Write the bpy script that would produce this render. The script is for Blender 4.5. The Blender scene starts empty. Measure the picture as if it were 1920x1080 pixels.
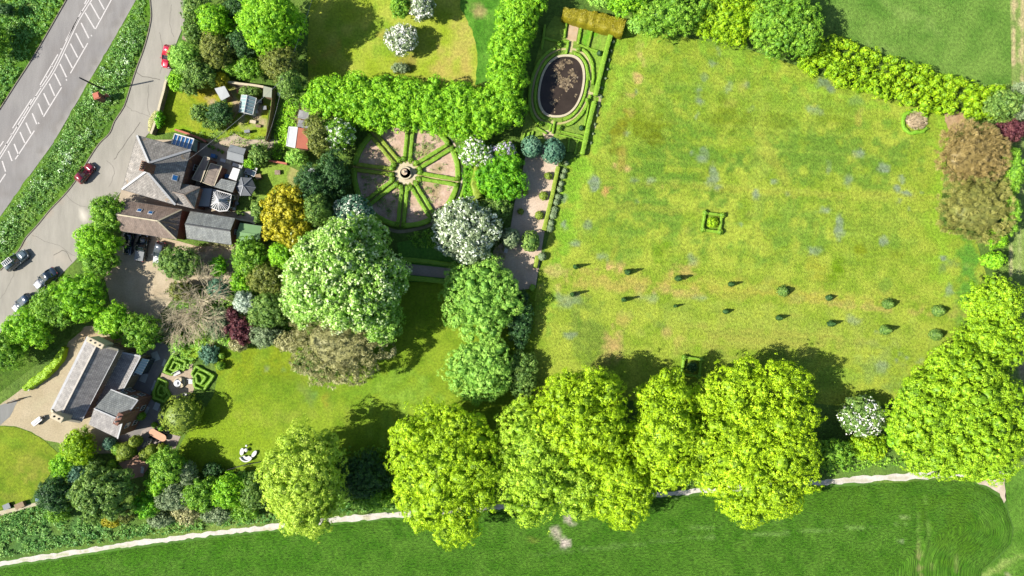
import bpy, math, random
import numpy as np
from mathutils import Vector, Matrix
from mathutils.geometry import delaunay_2d_cdt

# ------------------------------------------------------------------ camera, sky, sun, exposure
SC = bpy.context.scene
H = 120.0                      # drone height above the ground, metres
S = 0.09375                    # metres of ground per photograph pixel (1920 wide)
cam = bpy.data.cameras.new('camera'); cam_o = bpy.data.objects.new('camera', cam)
SC.collection.objects.link(cam_o)
cam.sensor_width = 36.0; cam.lens = 36.0 * H / (1920 * S)
cam.clip_start = 1.0; cam.clip_end = 3000.0
cam_o.location = (0, 0, H); cam_o.rotation_euler = (0, 0, 0)
SC.camera = cam_o
SUN_EL = math.radians(41.0); SUN_DIR = math.radians(11.6)   # direction the shadows run, from +X
world = bpy.data.worlds.new('World'); SC.world = world; world.use_nodes = True
wn = world.node_tree; bg = wn.nodes['Background']
sky = wn.nodes.new('ShaderNodeTexSky'); sky.sky_type = 'NISHITA'; sky.sun_disc = False
sky.sun_elevation = SUN_EL; sky.sun_rotation = math.radians(258.4)
wn.links.new(sky.outputs[0], bg.inputs[0]); bg.inputs[1].default_value = 0.08
sun = bpy.data.lights.new('sun', 'SUN'); sun.energy = 5.0; sun.angle = math.radians(0.5); sun.color = (1.0, 0.955, 0.87)
sun_o = bpy.data.objects.new('sun', sun); SC.collection.objects.link(sun_o)
_d = Vector((math.cos(SUN_EL) * math.cos(SUN_DIR), math.cos(SUN_EL) * math.sin(SUN_DIR), -math.sin(SUN_EL)))
sun_o.rotation_euler = _d.to_track_quat('-Z', 'Y').to_euler()
SC.view_settings.view_transform = 'Standard'; SC.view_settings.look = 'None'
SC.view_settings.exposure = 1.33; SC.view_settings.gamma = 1.0

# ------------------------------------------------------------------ small helpers
COL = SC.collection
rng = np.random.default_rng(7)

def P(px, py, z=0.0):
    """a place in metres for a photograph pixel at height z"""
    k = S * (H - z) / H
    return ((px - 960.0) * k, (540.0 - py) * k)

def L(c):
    a = np.array(c, float) / 255.0
    return np.where(a <= 0.04045, a / 12.92, ((a + 0.055) / 1.055) ** 2.4)

GF = 0.42          # lit picture colour -> base colour of flat ground
LF = 1.0          # the same for foliage, whose leaves lie at all angles
def G(*c): return L(c) * GF
def F(*c):
    c = list(c)
    if c[1] > c[0] and c[1] > c[2] + 20: c[0] += .10 * (c[1] - c[0]); c[2] += 8
    return L(c) * LF

def hsh(ix, iy, iz, seed):
    h = (ix.astype(np.int64) * 374761393 + iy.astype(np.int64) * 668265263 + iz.astype(np.int64) * 2147483647 + seed * 974634777) & 0xFFFFFFFF
    h = ((h ^ (h >> 13)) * 1274126177) & 0xFFFFFFFF
    h = h ^ (h >> 16)
    return (h & 0xFFFF) / 65535.0

def vn(x, y, z=None, seed=0):
    x = np.asarray(x, float); y = np.asarray(y, float); z = np.zeros_like(x) if z is None else np.asarray(z, float)
    ix = np.floor(x); iy = np.floor(y); iz = np.floor(z)
    fx = x - ix; fy = y - iy; fz = z - iz
    fx = fx * fx * (3 - 2 * fx); fy = fy * fy * (3 - 2 * fy); fz = fz * fz * (3 - 2 * fz)
    r = 0
    for a in (0, 1):
        for b in (0, 1):
            for c in (0, 1):
                w = (fx if a else 1 - fx) * (fy if b else 1 - fy) * (fz if c else 1 - fz)
                r = r + w * hsh(ix + a, iy + b, iz + c, seed)
    return r

def fbm(x, y, seed=0, o=3, z=None):
    r = 0; a = 0.5; t = 0
    for i in range(o):
        r = r + a * vn(x * 2 ** i, y * 2 ** i, None if z is None else z * 2 ** i, seed + i * 17); t += a; a *= 0.5
    return r / t

def tag(o, label=None, cat=None, group=None, kind=None):
    if label: o['label'] = label
    if cat: o['category'] = cat
    if group: o['group'] = group
    if kind: o['kind'] = kind
    return o

def empty(name, loc, label, cat, group=None, rz=0.0):
    o = bpy.data.objects.new(name, None); COL.objects.link(o)
    o.location = loc; o.rotation_euler = (0, 0, rz); o.empty_display_size = 0.3
    return tag(o, label, cat, group)

def copy_tree(o, parent=None):
    c = o.copy(); COL.objects.link(c); c.parent = parent
    for ch in list(o.children): copy_tree(ch, c)
    return c

# ------------------------------------------------------------------ materials
def new_mat(name):
    m = bpy.data.materials.new(name); m.use_nodes = True
    nt = m.node_tree; b = nt.nodes['Principled BSDF']
    return m, nt, b
def nd(nt, t, **k):
    n = nt.nodes.new(t)
    for a, v in k.items(): setattr(n, a, v)
    return n
def c4(c): return (float(c[0]), float(c[1]), float(c[2]), 1.0)

def mat_plain(name, col, rough=0.7, var=0.15, scale=2.0, bump=0.0, bscale=8.0, metal=0.0, spec=0.3, col2=None, coat=0.0):
    m, nt, b = new_mat(name)
    tc = nd(nt, 'ShaderNodeTexCoord')
    no = nd(nt, 'ShaderNodeTexNoise'); no.inputs['Scale'].default_value = scale; no.inputs['Detail'].default_value = 6
    no.inputs['Roughness'].default_value = 0.65
    nt.links.new(tc.outputs['Object'], no.inputs['Vector'])
    r = nd(nt, 'ShaderNodeValToRGB'); r.color_ramp.elements[0].position = 0.3; r.color_ramp.elements[1].position = 0.7
    col = np.array(col); c2 = np.array(col2) if col2 is not None else col * (1 + var)
    r.color_ramp.elements[0].color = c4(col * (1 - var)); r.color_ramp.elements[1].color = c4(c2)
    nt.links.new(no.outputs[0], r.inputs[0]); nt.links.new(r.outputs[0], b.inputs['Base Color'])
    b.inputs['Roughness'].default_value = rough; b.inputs['Metallic'].default_value = metal
    b.inputs['Specular IOR Level'].default_value = spec; b.inputs['Coat Weight'].default_value = coat
    if bump:
        n2 = nd(nt, 'ShaderNodeTexNoise'); n2.inputs['Scale'].default_value = bscale; n2.inputs['Detail'].default_value = 5
        nt.links.new(tc.outputs['Object'], n2.inputs['Vector'])
        bu = nd(nt, 'ShaderNodeBump'); bu.inputs['Strength'].default_value = 1.0; bu.inputs['Distance'].default_value = bump
        nt.links.new(n2.outputs[0], bu.inputs['Height']); nt.links.new(bu.outputs[0], b.inputs['Normal'])
    return m

def mat_leaf(name, cols, trans=0.3, rough=0.55, spec=0.35):
    m, nt, b = new_mat(name)
    at = nd(nt, 'ShaderNodeAttribute'); at.attribute_name = 'tint'
    r = nd(nt, 'ShaderNodeValToRGB'); el = r.color_ramp.elements
    n = len(cols)
    for i, c in enumerate(cols):
        p = i / max(1, n - 1)
        if i == 0: e = el[0]
        elif i == n - 1: e = el[-1]
        else: e = el.new(p)
        e.position = p; e.color = c4(c)
    nt.links.new(at.outputs['Fac'], r.inputs[0]); nt.links.new(r.outputs[0], b.inputs['Base Color'])
    b.inputs['Roughness'].default_value = rough; b.inputs['Specular IOR Level'].default_value = spec
    if trans:
        tr = nd(nt, 'ShaderNodeBsdfTranslucent'); mx = nd(nt, 'ShaderNodeMixShader'); mx.inputs[0].default_value = trans
        out = nt.nodes['Material Output']
        nt.links.new(r.outputs[0], tr.inputs[0]); nt.links.new(b.outputs[0], mx.inputs[1]); nt.links.new(tr.outputs[0], mx.inputs[2])
        nt.links.new(mx.outputs[0], out.inputs['Surface'])
    return m

def mat_ground(name, fine=0.35, scale=2.2, bump=0.12, bscale=5.0, rough=0.95, stretch=None, uvname=None):
    """surface whose broad colours sit in the 'col' attribute, broken up by fine procedural grain"""
    m, nt, b = new_mat(name)
    at = nd(nt, 'ShaderNodeAttribute'); at.attribute_name = 'col'
    if uvname:
        src = nd(nt, 'ShaderNodeUVMap'); src.uv_map = uvname; vec = src.outputs[0]
    else:
        src = nd(nt, 'ShaderNodeTexCoord'); vec = src.outputs['Object']
    if stretch:
        mp = nd(nt, 'ShaderNodeMapping'); mp.inputs['Scale'].default_value = stretch[:3]
        mp.inputs['Rotation'].default_value = (0, 0, stretch[3]); nt.links.new(vec, mp.inputs[0]); vec = mp.outputs[0]
    no = nd(nt, 'ShaderNodeTexNoise'); no.inputs['Scale'].default_value = scale; no.inputs['Detail'].default_value = 7
    no.inputs['Roughness'].default_value = 0.72; nt.links.new(vec, no.inputs['Vector'])
    mr = nd(nt, 'ShaderNodeMapRange'); mr.inputs[1].default_value = 0.3; mr.inputs[2].default_value = 0.7
    mr.inputs[3].default_value = 1 - fine; mr.inputs[4].default_value = 1 + fine
    nt.links.new(no.outputs[0], mr.inputs[0])
    mx = nd(nt, 'ShaderNodeVectorMath', operation='SCALE'); nt.links.new(at.outputs['Color'], mx.inputs[0]); nt.links.new(mr.outputs[0], mx.inputs['Scale'])
    nt.links.new(mx.outputs[0], b.inputs['Base Color'])
    b.inputs['Roughness'].default_value = rough; b.inputs['Specular IOR Level'].default_value = 0.15
    if bump:
        n2 = nd(nt, 'ShaderNodeTexNoise'); n2.inputs['Scale'].default_value = bscale; n2.inputs['Detail'].default_value = 6
        n2.inputs['Roughness'].default_value = 0.7; nt.links.new(vec, n2.inputs['Vector'])
        bu = nd(nt, 'ShaderNodeBump'); bu.inputs['Strength'].default_value = 1.0; bu.inputs['Distance'].default_value = bump
        nt.links.new(n2.outputs[0], bu.inputs['Height']); nt.links.new(bu.outputs[0], b.inputs['Normal'])
    return m

def mat_slate(name, ca, cb, w=0.5, h=0.3, stain=None, mortar=0.45, rough=0.65, bumpd=0.02):
    """courses of slates or tiles laid along each slope (UV in metres), with weathering"""
    m, nt, b = new_mat(name)
    uv = nd(nt, 'ShaderNodeUVMap'); uv.uv_map = 'uv'
    br = nd(nt, 'ShaderNodeTexBrick'); br.inputs['Color1'].default_value = c4(ca); br.inputs['Color2'].default_value = c4(cb)
    br.inputs['Mortar'].default_value = c4(np.array(ca) * mortar); br.inputs['Scale'].default_value = 1.0
    br.inputs['Mortar Size'].default_value = 0.02; br.inputs['Brick Width'].default_value = w; br.inputs['Row Height'].default_value = h
    nt.links.new(uv.outputs[0], br.inputs['Vector'])
    no = nd(nt, 'ShaderNodeTexNoise'); no.inputs['Scale'].default_value = 0.9; no.inputs['Detail'].default_value = 7; no.inputs['Roughness'].default_value = 0.7
    mp = nd(nt, 'ShaderNodeMapping'); mp.inputs['Scale'].default_value = (1.6, 0.5, 1); nt.links.new(uv.outputs[0], mp.inputs[0]); nt.links.new(mp.outputs[0], no.inputs['Vector'])
    mr = nd(nt, 'ShaderNodeMapRange'); mr.inputs[1].default_value = 0.3; mr.inputs[2].default_value = 0.72; mr.inputs[3].default_value = 0.5; mr.inputs[4].default_value = 1.5
    nt.links.new(no.outputs[0], mr.inputs[0])
    sc = nd(nt, 'ShaderNodeVectorMath', operation='SCALE'); nt.links.new(br.outputs['Color'], sc.inputs[0]); nt.links.new(mr.outputs[0], sc.inputs['Scale'])
    last = sc.outputs[0]
    n3 = nd(nt, 'ShaderNodeTexNoise'); n3.inputs['Scale'].default_value = 1.7; n3.inputs['Detail'].default_value = 5; n3.inputs['Roughness'].default_value = 0.8
    nt.links.new(uv.outputs[0], n3.inputs['Vector'])
    for k, (sc_c, lo, hi) in enumerate([(G(215, 212, 205), 0.62, 0.72)] + ([(stain, 0.60, 0.74)] if stain is not None else [])):
        src = n3
        if k:
            src = nd(nt, 'ShaderNodeTexNoise'); src.inputs['Scale'].default_value = 0.45; src.inputs['Detail'].default_value = 6; src.inputs['Roughness'].default_value = 0.75
            nt.links.new(uv.outputs[0], src.inputs['Vector'])
        f = nd(nt, 'ShaderNodeMapRange'); f.inputs[1].default_value = lo; f.inputs[2].default_value = hi; f.inputs[4].default_value = 0.75
        nt.links.new(src.outputs[0], f.inputs[0])
        mx = nd(nt, 'ShaderNodeMix', data_type='RGBA'); nt.links.new(f.outputs[0], mx.inputs[0]); nt.links.new(last, mx.inputs[6]); mx.inputs[7].default_value = c4(sc_c)
        last = mx.outputs[2]
    nt.links.new(last, b.inputs['Base Color']); b.inputs['Roughness'].default_value = rough
    bu = nd(nt, 'ShaderNodeBump'); bu.inputs['Distance'].default_value = bumpd; bu.inputs['Strength'].default_value = 1.0
    nt.links.new(br.outputs['Fac'], bu.inputs['Height']); bu.invert = True; nt.links.new(bu.outputs[0], b.inputs['Normal'])
    return m

def mat_glass(name, col, rough=0.08):
    m, nt, b = new_mat(name)
    b.inputs['Base Color'].default_value = c4(col); b.inputs['Roughness'].default_value = rough
    b.inputs['Specular IOR Level'].default_value = 0.9; b.inputs['Coat Weight'].default_value = 0.6; b.inputs['Coat Roughness'].default_value = 0.03
    return m

# ------------------------------------------------------------------ mesh building
def np_mesh(name, V, Q, mat, parent=None, tint=None, loc=None, smooth=False):
    """V (n,3) world verts, Q (m,4) quads"""
    V = np.asarray(V, np.float32)
    off = np.zeros(3, np.float32)
    if parent is not None: off = np.array(parent.matrix_basis.translation, np.float32)
    elif loc is not None: off = np.array(loc, np.float32)
    V = V - off
    me = bpy.data.meshes.new(name)
    n, k = Q.shape
    me.vertices.add(len(V)); me.vertices.foreach_set('co', V.ravel())
    me.loops.add(n * k); me.loops.foreach_set('vertex_index', Q.astype(np.int32).ravel())
    me.polygons.add(n); me.polygons.foreach_set('loop_start', np.arange(0, n * k, k, dtype=np.int32))
    me.polygons.foreach_set('loop_total', np.full(n, k, np.int32))
    if smooth: me.polygons.foreach_set('use_smooth', np.ones(n, bool))
    me.update(calc_edges=True)
    if tint is not None:
        a = me.attributes.new('tint', 'FLOAT', 'FACE'); a.data.foreach_set('value', np.clip(tint, 0, 1).astype(np.float32))
    me.materials.append(mat)
    o = bpy.data.objects.new(name, me); COL.objects.link(o)
    if parent is not None: o.parent = parent
    elif loc is not None: o.location = loc
    return o

class MB:
    def __init__(s): s.v = []; s.f = []; s.mi = []; s.sm = []
    def poly(s, pts, mi=0, sm=False):
        i = len(s.v); s.v += [tuple(p) for p in pts]; s.f.append(list(range(i, i + len(pts)))); s.mi.append(mi); s.sm.append(sm)
    def shared(s, verts, faces, mi=0, sm=True):
        i = len(s.v); s.v += [tuple(p) for p in verts]
        for f in faces: s.f.append([i + a for a in f]); s.mi.append(mi); s.sm.append(sm)
    def prism(s, base, z0, z1, mi=0):
        """base: (x,y) list counter-clockwise"""
        a = sum(base[i][0] * base[(i + 1) % len(base)][1] - base[(i + 1) % len(base)][0] * base[i][1] for i in range(len(base)))
        if a < 0: base = base[::-1]
        n = len(base)
        s.poly([(x, y, z1) for x, y in base], mi); s.poly([(x, y, z0) for x, y in base[::-1]], mi)
        for i in range(n):
            p, q = base[i], base[(i + 1) % n]
            s.poly([(p[0], p[1], z0), (q[0], q[1], z0), (q[0], q[1], z1), (p[0], p[1], z1)], mi)
        return s
    def box(s, c, d, rz=0.0, mi=0, bev=0.0):
        cx, cy, cz = c; dx, dy, dz = d[0] / 2, d[1] / 2, d[2] / 2
        co, si = math.cos(rz), math.sin(rz)
        if bev:
            b = min(bev, dx * .9, dy * .9)
            base = [(-dx + b, -dy), (dx - b, -dy), (dx, -dy + b), (dx, dy - b), (dx - b, dy), (-dx + b, dy), (-dx, dy - b), (-dx, -dy + b)]
        else: base = [(-dx, -dy), (dx, -dy), (dx, dy), (-dx, dy)]
        s.prism([(cx + x * co - y * si, cy + x * si + y * co) for x, y in base], cz - dz, cz + dz, mi); return s
    def slab(s, pts, t, mi=0):
        """a roof plane: polygon (upward facing) thickened downwards"""
        p = [Vector(a) for a in pts]
        n = (p[1] - p[0]).cross(p[2] - p[0]).normalized()
        if n.z < 0: p = p[::-1]; n = -n
        q = [a - Vector((0, 0, t)) for a in p]
        s.poly(p, mi); s.poly(q[::-1], mi)
        for i in range(len(p)):
            j = (i + 1) % len(p); s.poly([q[i], q[j], p[j], p[i]], mi)
        return s
    def bar(s, a, b, r, r2=None, n=6, mi=0, sm=True, caps=True):
        a = Vector(a); b = Vector(b); d = (b - a)
        if d.length < 1e-6: return s
        d.normalize(); u = d.cross(Vector((0, 0, 1)) if abs(d.z) < .9 else Vector((1, 0, 0))).normalized(); w = d.cross(u)
        r2 = r if r2 is None else r2
        vs = []
        for (c, rr) in ((a, r), (b, r2)):
            for i in range(n):
                t = 2 * math.pi * i / n; vs.append(c + u * math.cos(t) * rr + w * math.sin(t) * rr)
        fs = [[i, (i + 1) % n, n + (i + 1) % n, n + i] for i in range(n)]
        if caps: fs += [list(range(n))[::-1], list(range(n, 2 * n))]
        s.shared(vs, fs, mi, sm and n > 5); return s
    def beam(s, a, b, w, h, mi=0):
        """rectangular bar from a to b lying with width w and height h"""
        a = Vector(a); b = Vector(b); d = (b - a).normalized(); u = Vector((0, 0, 1)).cross(d).normalized() * (w / 2); v = d.cross(u).normalized() * (h / 2)
        vs = [c + x * u + y * v for c in (a, b) for x, y in ((-1, -1), (1, -1), (1, 1), (-1, 1))]
        s.shared(vs, [[0, 3, 2, 1], [4, 5, 6, 7], [0, 1, 5, 4], [1, 2, 6, 5], [2, 3, 7, 6], [3, 0, 4, 7]], mi, False); return s
    def lathe(s, c, prof, n=20, mi=0):
        cx, cy, cz = c; vs = []; fs = []
        for r, z in prof:
            for i in range(n):
                t = 2 * math.pi * i / n; vs.append((cx + r * math.cos(t), cy + r * math.sin(t), cz + z))
        for k in range(len(prof) - 1):
            for i in range(n):
                j = (i + 1) % n; fs.append([k * n + i, k * n + j, (k + 1) * n + j, (k + 1) * n + i])
        fs.append(list(range(n))[::-1]); fs.append(list(range((len(prof) - 1) * n, len(prof) * n)))
        s.shared(vs, fs, mi, True); return s
    def build(s, name, mats, parent=None, loc=None, local=False):
        if not isinstance(mats, (list, tuple)): mats = [mats]
        off = Vector((0, 0, 0))
        if parent is not None and not local: off = Vector(parent.matrix_basis.translation)
        if parent is None and loc is not None and not local: off = Vector(loc)
        me = bpy.data.meshes.new(name)
        me.from_pydata([tuple(Vector(v) - off) for v in s.v], [], s.f)
        for m in mats: me.materials.append(m)
        for p, mi, sm in zip(me.polygons, s.mi, s.sm): p.material_index = mi; p.use_smooth = sm
        uvl = me.uv_layers.new(name='uv')
        for p in me.polygons:
            n = p.normal
            u = Vector((0, 0, 1)).cross(n)
            if u.length < 0.05:
                e = me.vertices[p.vertices[1]].co - me.vertices[p.vertices[0]].co
                u = e if e.length > 1e-6 else Vector((1, 0, 0))
            u = u.normalized(); v = n.cross(u)
            for li in p.loop_indices:
                c = me.vertices[me.loops[li].vertex_index].co; uvl.data[li].uv = (c.dot(u), c.dot(v))
        o = bpy.data.objects.new(name, me); COL.objects.link(o)
        if parent is not None: o.parent = parent
        elif loc is not None: o.location = loc
        return o

# ------------------------------------------------------------------ ground sheets
def inside(poly, x, y):
    r = np.zeros(len(x), bool); n = len(poly)
    for i in range(n):
        x0, y0 = poly[i]; x1, y1 = poly[(i + 1) % n]
        if y0 == y1: continue
        c = ((y0 > y) != (y1 > y)) & (x < (x1 - x0) * (y - y0) / (y1 - y0) + x0); r ^= c
    return r
def edge_dist(poly, x, y, closed=True):
    d = np.full(len(x), 1e9); n = len(poly)
    for i in range(n if closed else n - 1):
        x0, y0 = poly[i]; x1, y1 = poly[(i + 1) % n]
        dx, dy = x1 - x0, y1 - y0; l2 = dx * dx + dy * dy + 1e-9
        t = np.clip(((x - x0) * dx + (y - y0) * dy) / l2, 0, 1)
        d = np.minimum(d, np.hypot(x - x0 - t * dx, y - y0 - t * dy))
    return d
def resample(poly, step, closed=True, jit=0.0, seed=1):
    out = []; n = len(poly)
    for i in range(n if closed else n - 1):
        a = np.array(poly[i]); b = np.array(poly[(i + 1) % n]); l = np.hypot(*(b - a)); k = max(1, int(l / step))
        for j in range(k): out.append(a + (b - a) * j / k)
    if not closed: out.append(np.array(poly[-1]))
    out = np.array(out, float)
    if jit:
        out[:, 0] += (vn(out[:, 0] * 1.3, out[:, 1] * 1.3, seed=seed) - .5) * 2 * jit
        out[:, 1] += (vn(out[:, 0] * 1.3, out[:, 1] * 1.3, seed=seed + 9) - .5) * 2 * jit
    return out
def smooth_line(pts, n=4):
    """Catmull-Rom through the points"""
    p = [np.array(a, float) for a in pts]; out = []
    for i in range(len(p) - 1):
        a = p[max(0, i - 1)]; b = p[i]; c = p[i + 1]; d = p[min(len(p) - 1, i + 2)]
        for k in range(n):
            t = k / n; out.append(0.5 * ((2 * b) + (-a + c) * t + (2 * a - 5 * b + 4 * c - d) * t * t + (-a + 3 * b - 3 * c + d) * t ** 3))
    out.append(p[-1]); return [tuple(a) for a in out]

def sheet(name, pix, z, mat, colfn, step=1.0, edge=0.0, zfn=None, kind='structure', label=None, cat=None, uvfn=None, seed=1, group=None):
    pol = [P(a, b) for a, b in pix]
    bd = resample(pol, min(step, 1.0) if edge else max(step, 0.6), True, edge, seed)
    x0, y0 = bd.min(0); x1, y1 = bd.max(0)
    gx, gy = np.meshgrid(np.arange(x0, x1, step), np.arange(y0, y1, step)); gx = gx.ravel(); gy = gy.ravel()
    gx = gx + (vn(gx * 3.1, gy * 3.1, seed=3) - .5) * step * .5; gy = gy + (vn(gx * 3.1, gy * 3.1, seed=4) - .5) * step * .5
    pl = [tuple(a) for a in bd]
    k = inside(pl, gx, gy); gx, gy = gx[k], gy[k]
    if len(gx):
        k = edge_dist(pl, gx, gy) > step * .4; gx, gy = gx[k], gy[k]
    vs = [Vector(a) for a in bd] + [Vector((a, b)) for a, b in zip(gx, gy)]
    nb = len(bd)
    r = delaunay_2d_cdt(vs, [(i, (i + 1) % nb) for i in range(nb)], [], 1, 1e-4)
    xy = np.array([(a.x, a.y) for a in r[0]]); tri = np.array([f for f in r[2] if len(f) == 3], np.int32)
    a, b_, c = xy[tri[:, 0]], xy[tri[:, 1]], xy[tri[:, 2]]
    cr = (b_[:, 0] - a[:, 0]) * (c[:, 1] - a[:, 1]) - (b_[:, 1] - a[:, 1]) * (c[:, 0] - a[:, 0])
    tri[cr < 0] = tri[cr < 0][:, ::-1]
    V = np.zeros((len(xy), 3)); V[:, :2] = xy; V[:, 2] = z
    px = xy[:, 0] / S + 960; py = 540 - xy[:, 1] / S
    if zfn is not None: V[:, 2] += zfn(px, py, edge_dist(pl, xy[:, 0], xy[:, 1]))
    o = np_mesh(name, V, tri, mat, smooth=True)
    cc = np.ones((len(xy), 4), np.float32); cc[:, :3] = np.clip(colfn(px, py), 0, 1)
    at = o.data.attributes.new('col', 'FLOAT_COLOR', 'POINT'); at.data.foreach_set('color', cc.ravel())
    if uvfn is not None:
        uv = uvfn(px, py); u = o.data.uv_layers.new(name='flow')
        li = tri.ravel(); u.data.foreach_set('uv', uv[li].astype(np.float32).ravel())
    tag(o, label, cat, group, kind); return o

def band(pts, w, n=4):
    """pixel polygon of a strip of width w (pixels, or a list) along pts"""
    m = len(pts); ws = list(w) if isinstance(w, (list, tuple)) else [w] * m
    q = smooth_line([(a, b, c) for (a, b), c in zip(pts, ws)], n)
    l = []; r = []
    for i, p in enumerate(q):
        a = q[max(0, i - 1)]; b = q[min(len(q) - 1, i + 1)]
        dx, dy = b[0] - a[0], b[1] - a[1]; d = math.hypot(dx, dy) or 1
        l.append((p[0] - dy / d * p[2] / 2, p[1] + dx / d * p[2] / 2)); r.append((p[0] + dy / d * p[2] / 2, p[1] - dx / d * p[2] / 2))
    return l + r[::-1]

def paint(c1, c2, sc=2.0, seed=1, patches=(), c3=None, con=1.0):
    """broad colour of a ground: two or three tones in clouds sc metres wide plus patches (px,py,rx,ry,deg,colour,strength)"""
    c1 = np.array(c1); c2 = np.array(c2)
    def f(px, py):
        x = (px - 960) * S; y = (540 - py) * S
        t = np.clip((fbm(x / sc, y / sc, seed, 4) - .5) * 2.2 * con + .5, 0, 1)[:, None]
        c = c1 * (1 - t) + c2 * t
        if c3 is not None:
            t = np.clip((fbm(x / sc / 2.3 + 9, y / sc / 2.3, seed + 50, 3) - .52) * 6, 0, 1)[:, None] * .8
            c = c * (1 - t) + np.array(c3) * t
        wob = fbm(x / 1.6, y / 1.6, seed + 5, 4)
        for (a, b, rx, ry, dg, col, st) in patches:
            th = math.radians(dg); u = (px - a) * math.cos(th) + (py - b) * math.sin(th); v = -(px - a) * math.sin(th) + (py - b) * math.cos(th)
            d = np.sqrt((u / rx) ** 2 + (v / ry) ** 2)
            m = np.clip((1.2 - d - (wob - .5) * 3.4) * 1.3, 0, 1)[:, None] * st
            c = c * (1 - m) + np.array(col) * m
        return c
    return f

# ------------------------------------------------------------------ foliage
def rdir(n, r): 
    v = r.normal(size=(n, 3)); return v / np.linalg.norm(v, axis=1)[:, None]
def quads(c, nrm, size, r, asp=0.7, along=None):
    n = len(c)
    t = rdir(n, r) if along is None else along + 0.25 * rdir(n, r)
    u = t - (t * nrm).sum(1)[:, None] * nrm if along is None else t
    u /= np.linalg.norm(u, axis=1)[:, None] + 1e-9
    w = np.cross(nrm, u); w /= np.linalg.norm(w, axis=1)[:, None] + 1e-9
    s = np.asarray(size)[:, None] * .5 if np.ndim(size) else size * .5
    a = u * s; b = w * s * asp
    V = np.stack([c - a, c - b * 1.0 + a * .1, c + a, c + b * 1.0 + a * .1], 1).reshape(-1, 3)
    return V, np.arange(n * 4).reshape(n, 4)

def foliage(lobes, csize=.55, leaf=.3, dens=1.0, rough=.25, r=None, zmin=-.35, asp=.7, twig=False, leaves=9, core=.84, seed=0, spread=1.0, allcore=False):
    r = r or rng; CV = []; CN = []; CL = []
    for i, (c, rad) in enumerate(lobes):
        c = np.array(c); rad = np.array(rad); p = 1.6
        area = 4 * math.pi * (((rad[0] * rad[1]) ** p + (rad[0] * rad[2]) ** p + (rad[1] * rad[2]) ** p) / 3) ** (1 / p)
        n = max(6, int(area * dens / (csize * csize) * .8)); d = rdir(n, r); d = d[d[:, 2] > zmin]
        q = c + d * rad
        k = 1 + rough * (fbm(q[:, 0] / 1.7, q[:, 1] / 1.7, seed + 3, 2, q[:, 2] / 1.7) - .5) * 2
        q = c + d * rad * k[:, None]
        nn = d / rad; nn /= np.linalg.norm(nn, axis=1)[:, None]
        keep = np.ones(len(q), bool)
        for j, (c2, rd2) in enumerate(lobes):
            if j == i: continue
            keep &= (((q - np.array(c2)) / (np.array(rd2) * .8)) ** 2).sum(1) > 1
        CV.append(q[keep]); CN.append(nn[keep]); CL.append(np.full(keep.sum(), i))
    q = np.concatenate(CV); nn = np.concatenate(CN); cl = np.concatenate(CL); m = len(q)
    ct = np.clip(.5 + r.normal(size=m) * .17 + (hsh(cl, cl, cl, seed + 8) - .5) * .3, 0, 1)
    q = np.repeat(q, leaves, 0); nb = np.repeat(nn, leaves, 0); t = np.repeat(ct, leaves)
    off = rdir(len(q), r) * (r.random((len(q), 1)) ** .5) * csize * .62 * spread
    dn = (off * nb).sum(1); off = off + nb * np.where(dn < -.15 * csize, -dn, 0)[:, None]
    pos = q + off
    if twig:
        al = nb + .35 * rdir(len(q), r); al /= np.linalg.norm(al, axis=1)[:, None]
        nrm = np.cross(al, rdir(len(q), r)); nrm /= np.linalg.norm(nrm, axis=1)[:, None]
        V, Q = quads(pos, nrm, leaf * (.6 + .8 * r.random(len(q))), r, asp, al)
    else:
        nr = nb * .75 + off / (csize * .6) * .8 + .55 * rdir(len(q), r); nr /= np.linalg.norm(nr, axis=1)[:, None]
        V, Q = quads(pos, nr, leaf * (.7 + .6 * r.random(len(q))), r, asp)
    T = np.clip(t + r.normal(size=len(q)) * .12, 0, 1)
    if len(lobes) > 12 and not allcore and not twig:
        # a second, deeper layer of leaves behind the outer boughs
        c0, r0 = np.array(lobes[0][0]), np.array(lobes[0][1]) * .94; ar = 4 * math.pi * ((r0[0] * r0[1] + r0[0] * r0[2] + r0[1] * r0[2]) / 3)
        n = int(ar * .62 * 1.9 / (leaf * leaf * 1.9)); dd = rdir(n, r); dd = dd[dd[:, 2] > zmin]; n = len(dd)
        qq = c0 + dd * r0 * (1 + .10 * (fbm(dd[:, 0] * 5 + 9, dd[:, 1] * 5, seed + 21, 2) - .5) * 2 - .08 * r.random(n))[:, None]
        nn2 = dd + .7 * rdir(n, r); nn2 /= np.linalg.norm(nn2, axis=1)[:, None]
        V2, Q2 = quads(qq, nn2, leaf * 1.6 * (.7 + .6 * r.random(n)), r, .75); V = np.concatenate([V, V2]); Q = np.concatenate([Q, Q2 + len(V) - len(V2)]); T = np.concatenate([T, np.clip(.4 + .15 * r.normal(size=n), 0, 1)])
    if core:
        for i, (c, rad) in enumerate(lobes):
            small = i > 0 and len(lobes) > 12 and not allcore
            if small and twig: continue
            cv, cq = blob(c, np.array(rad) * core * (.78 if small else 1), seed + i, *((8, 6) if small else (14, 9))); cq = cq + len(V); V = np.concatenate([V, cv]); Q = np.concatenate([Q, cq]); T = np.concatenate([T, np.full(len(cq), .15)])  # core takes the darkest tint: shade inside the crown put into its colour
    return V, Q, T

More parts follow.
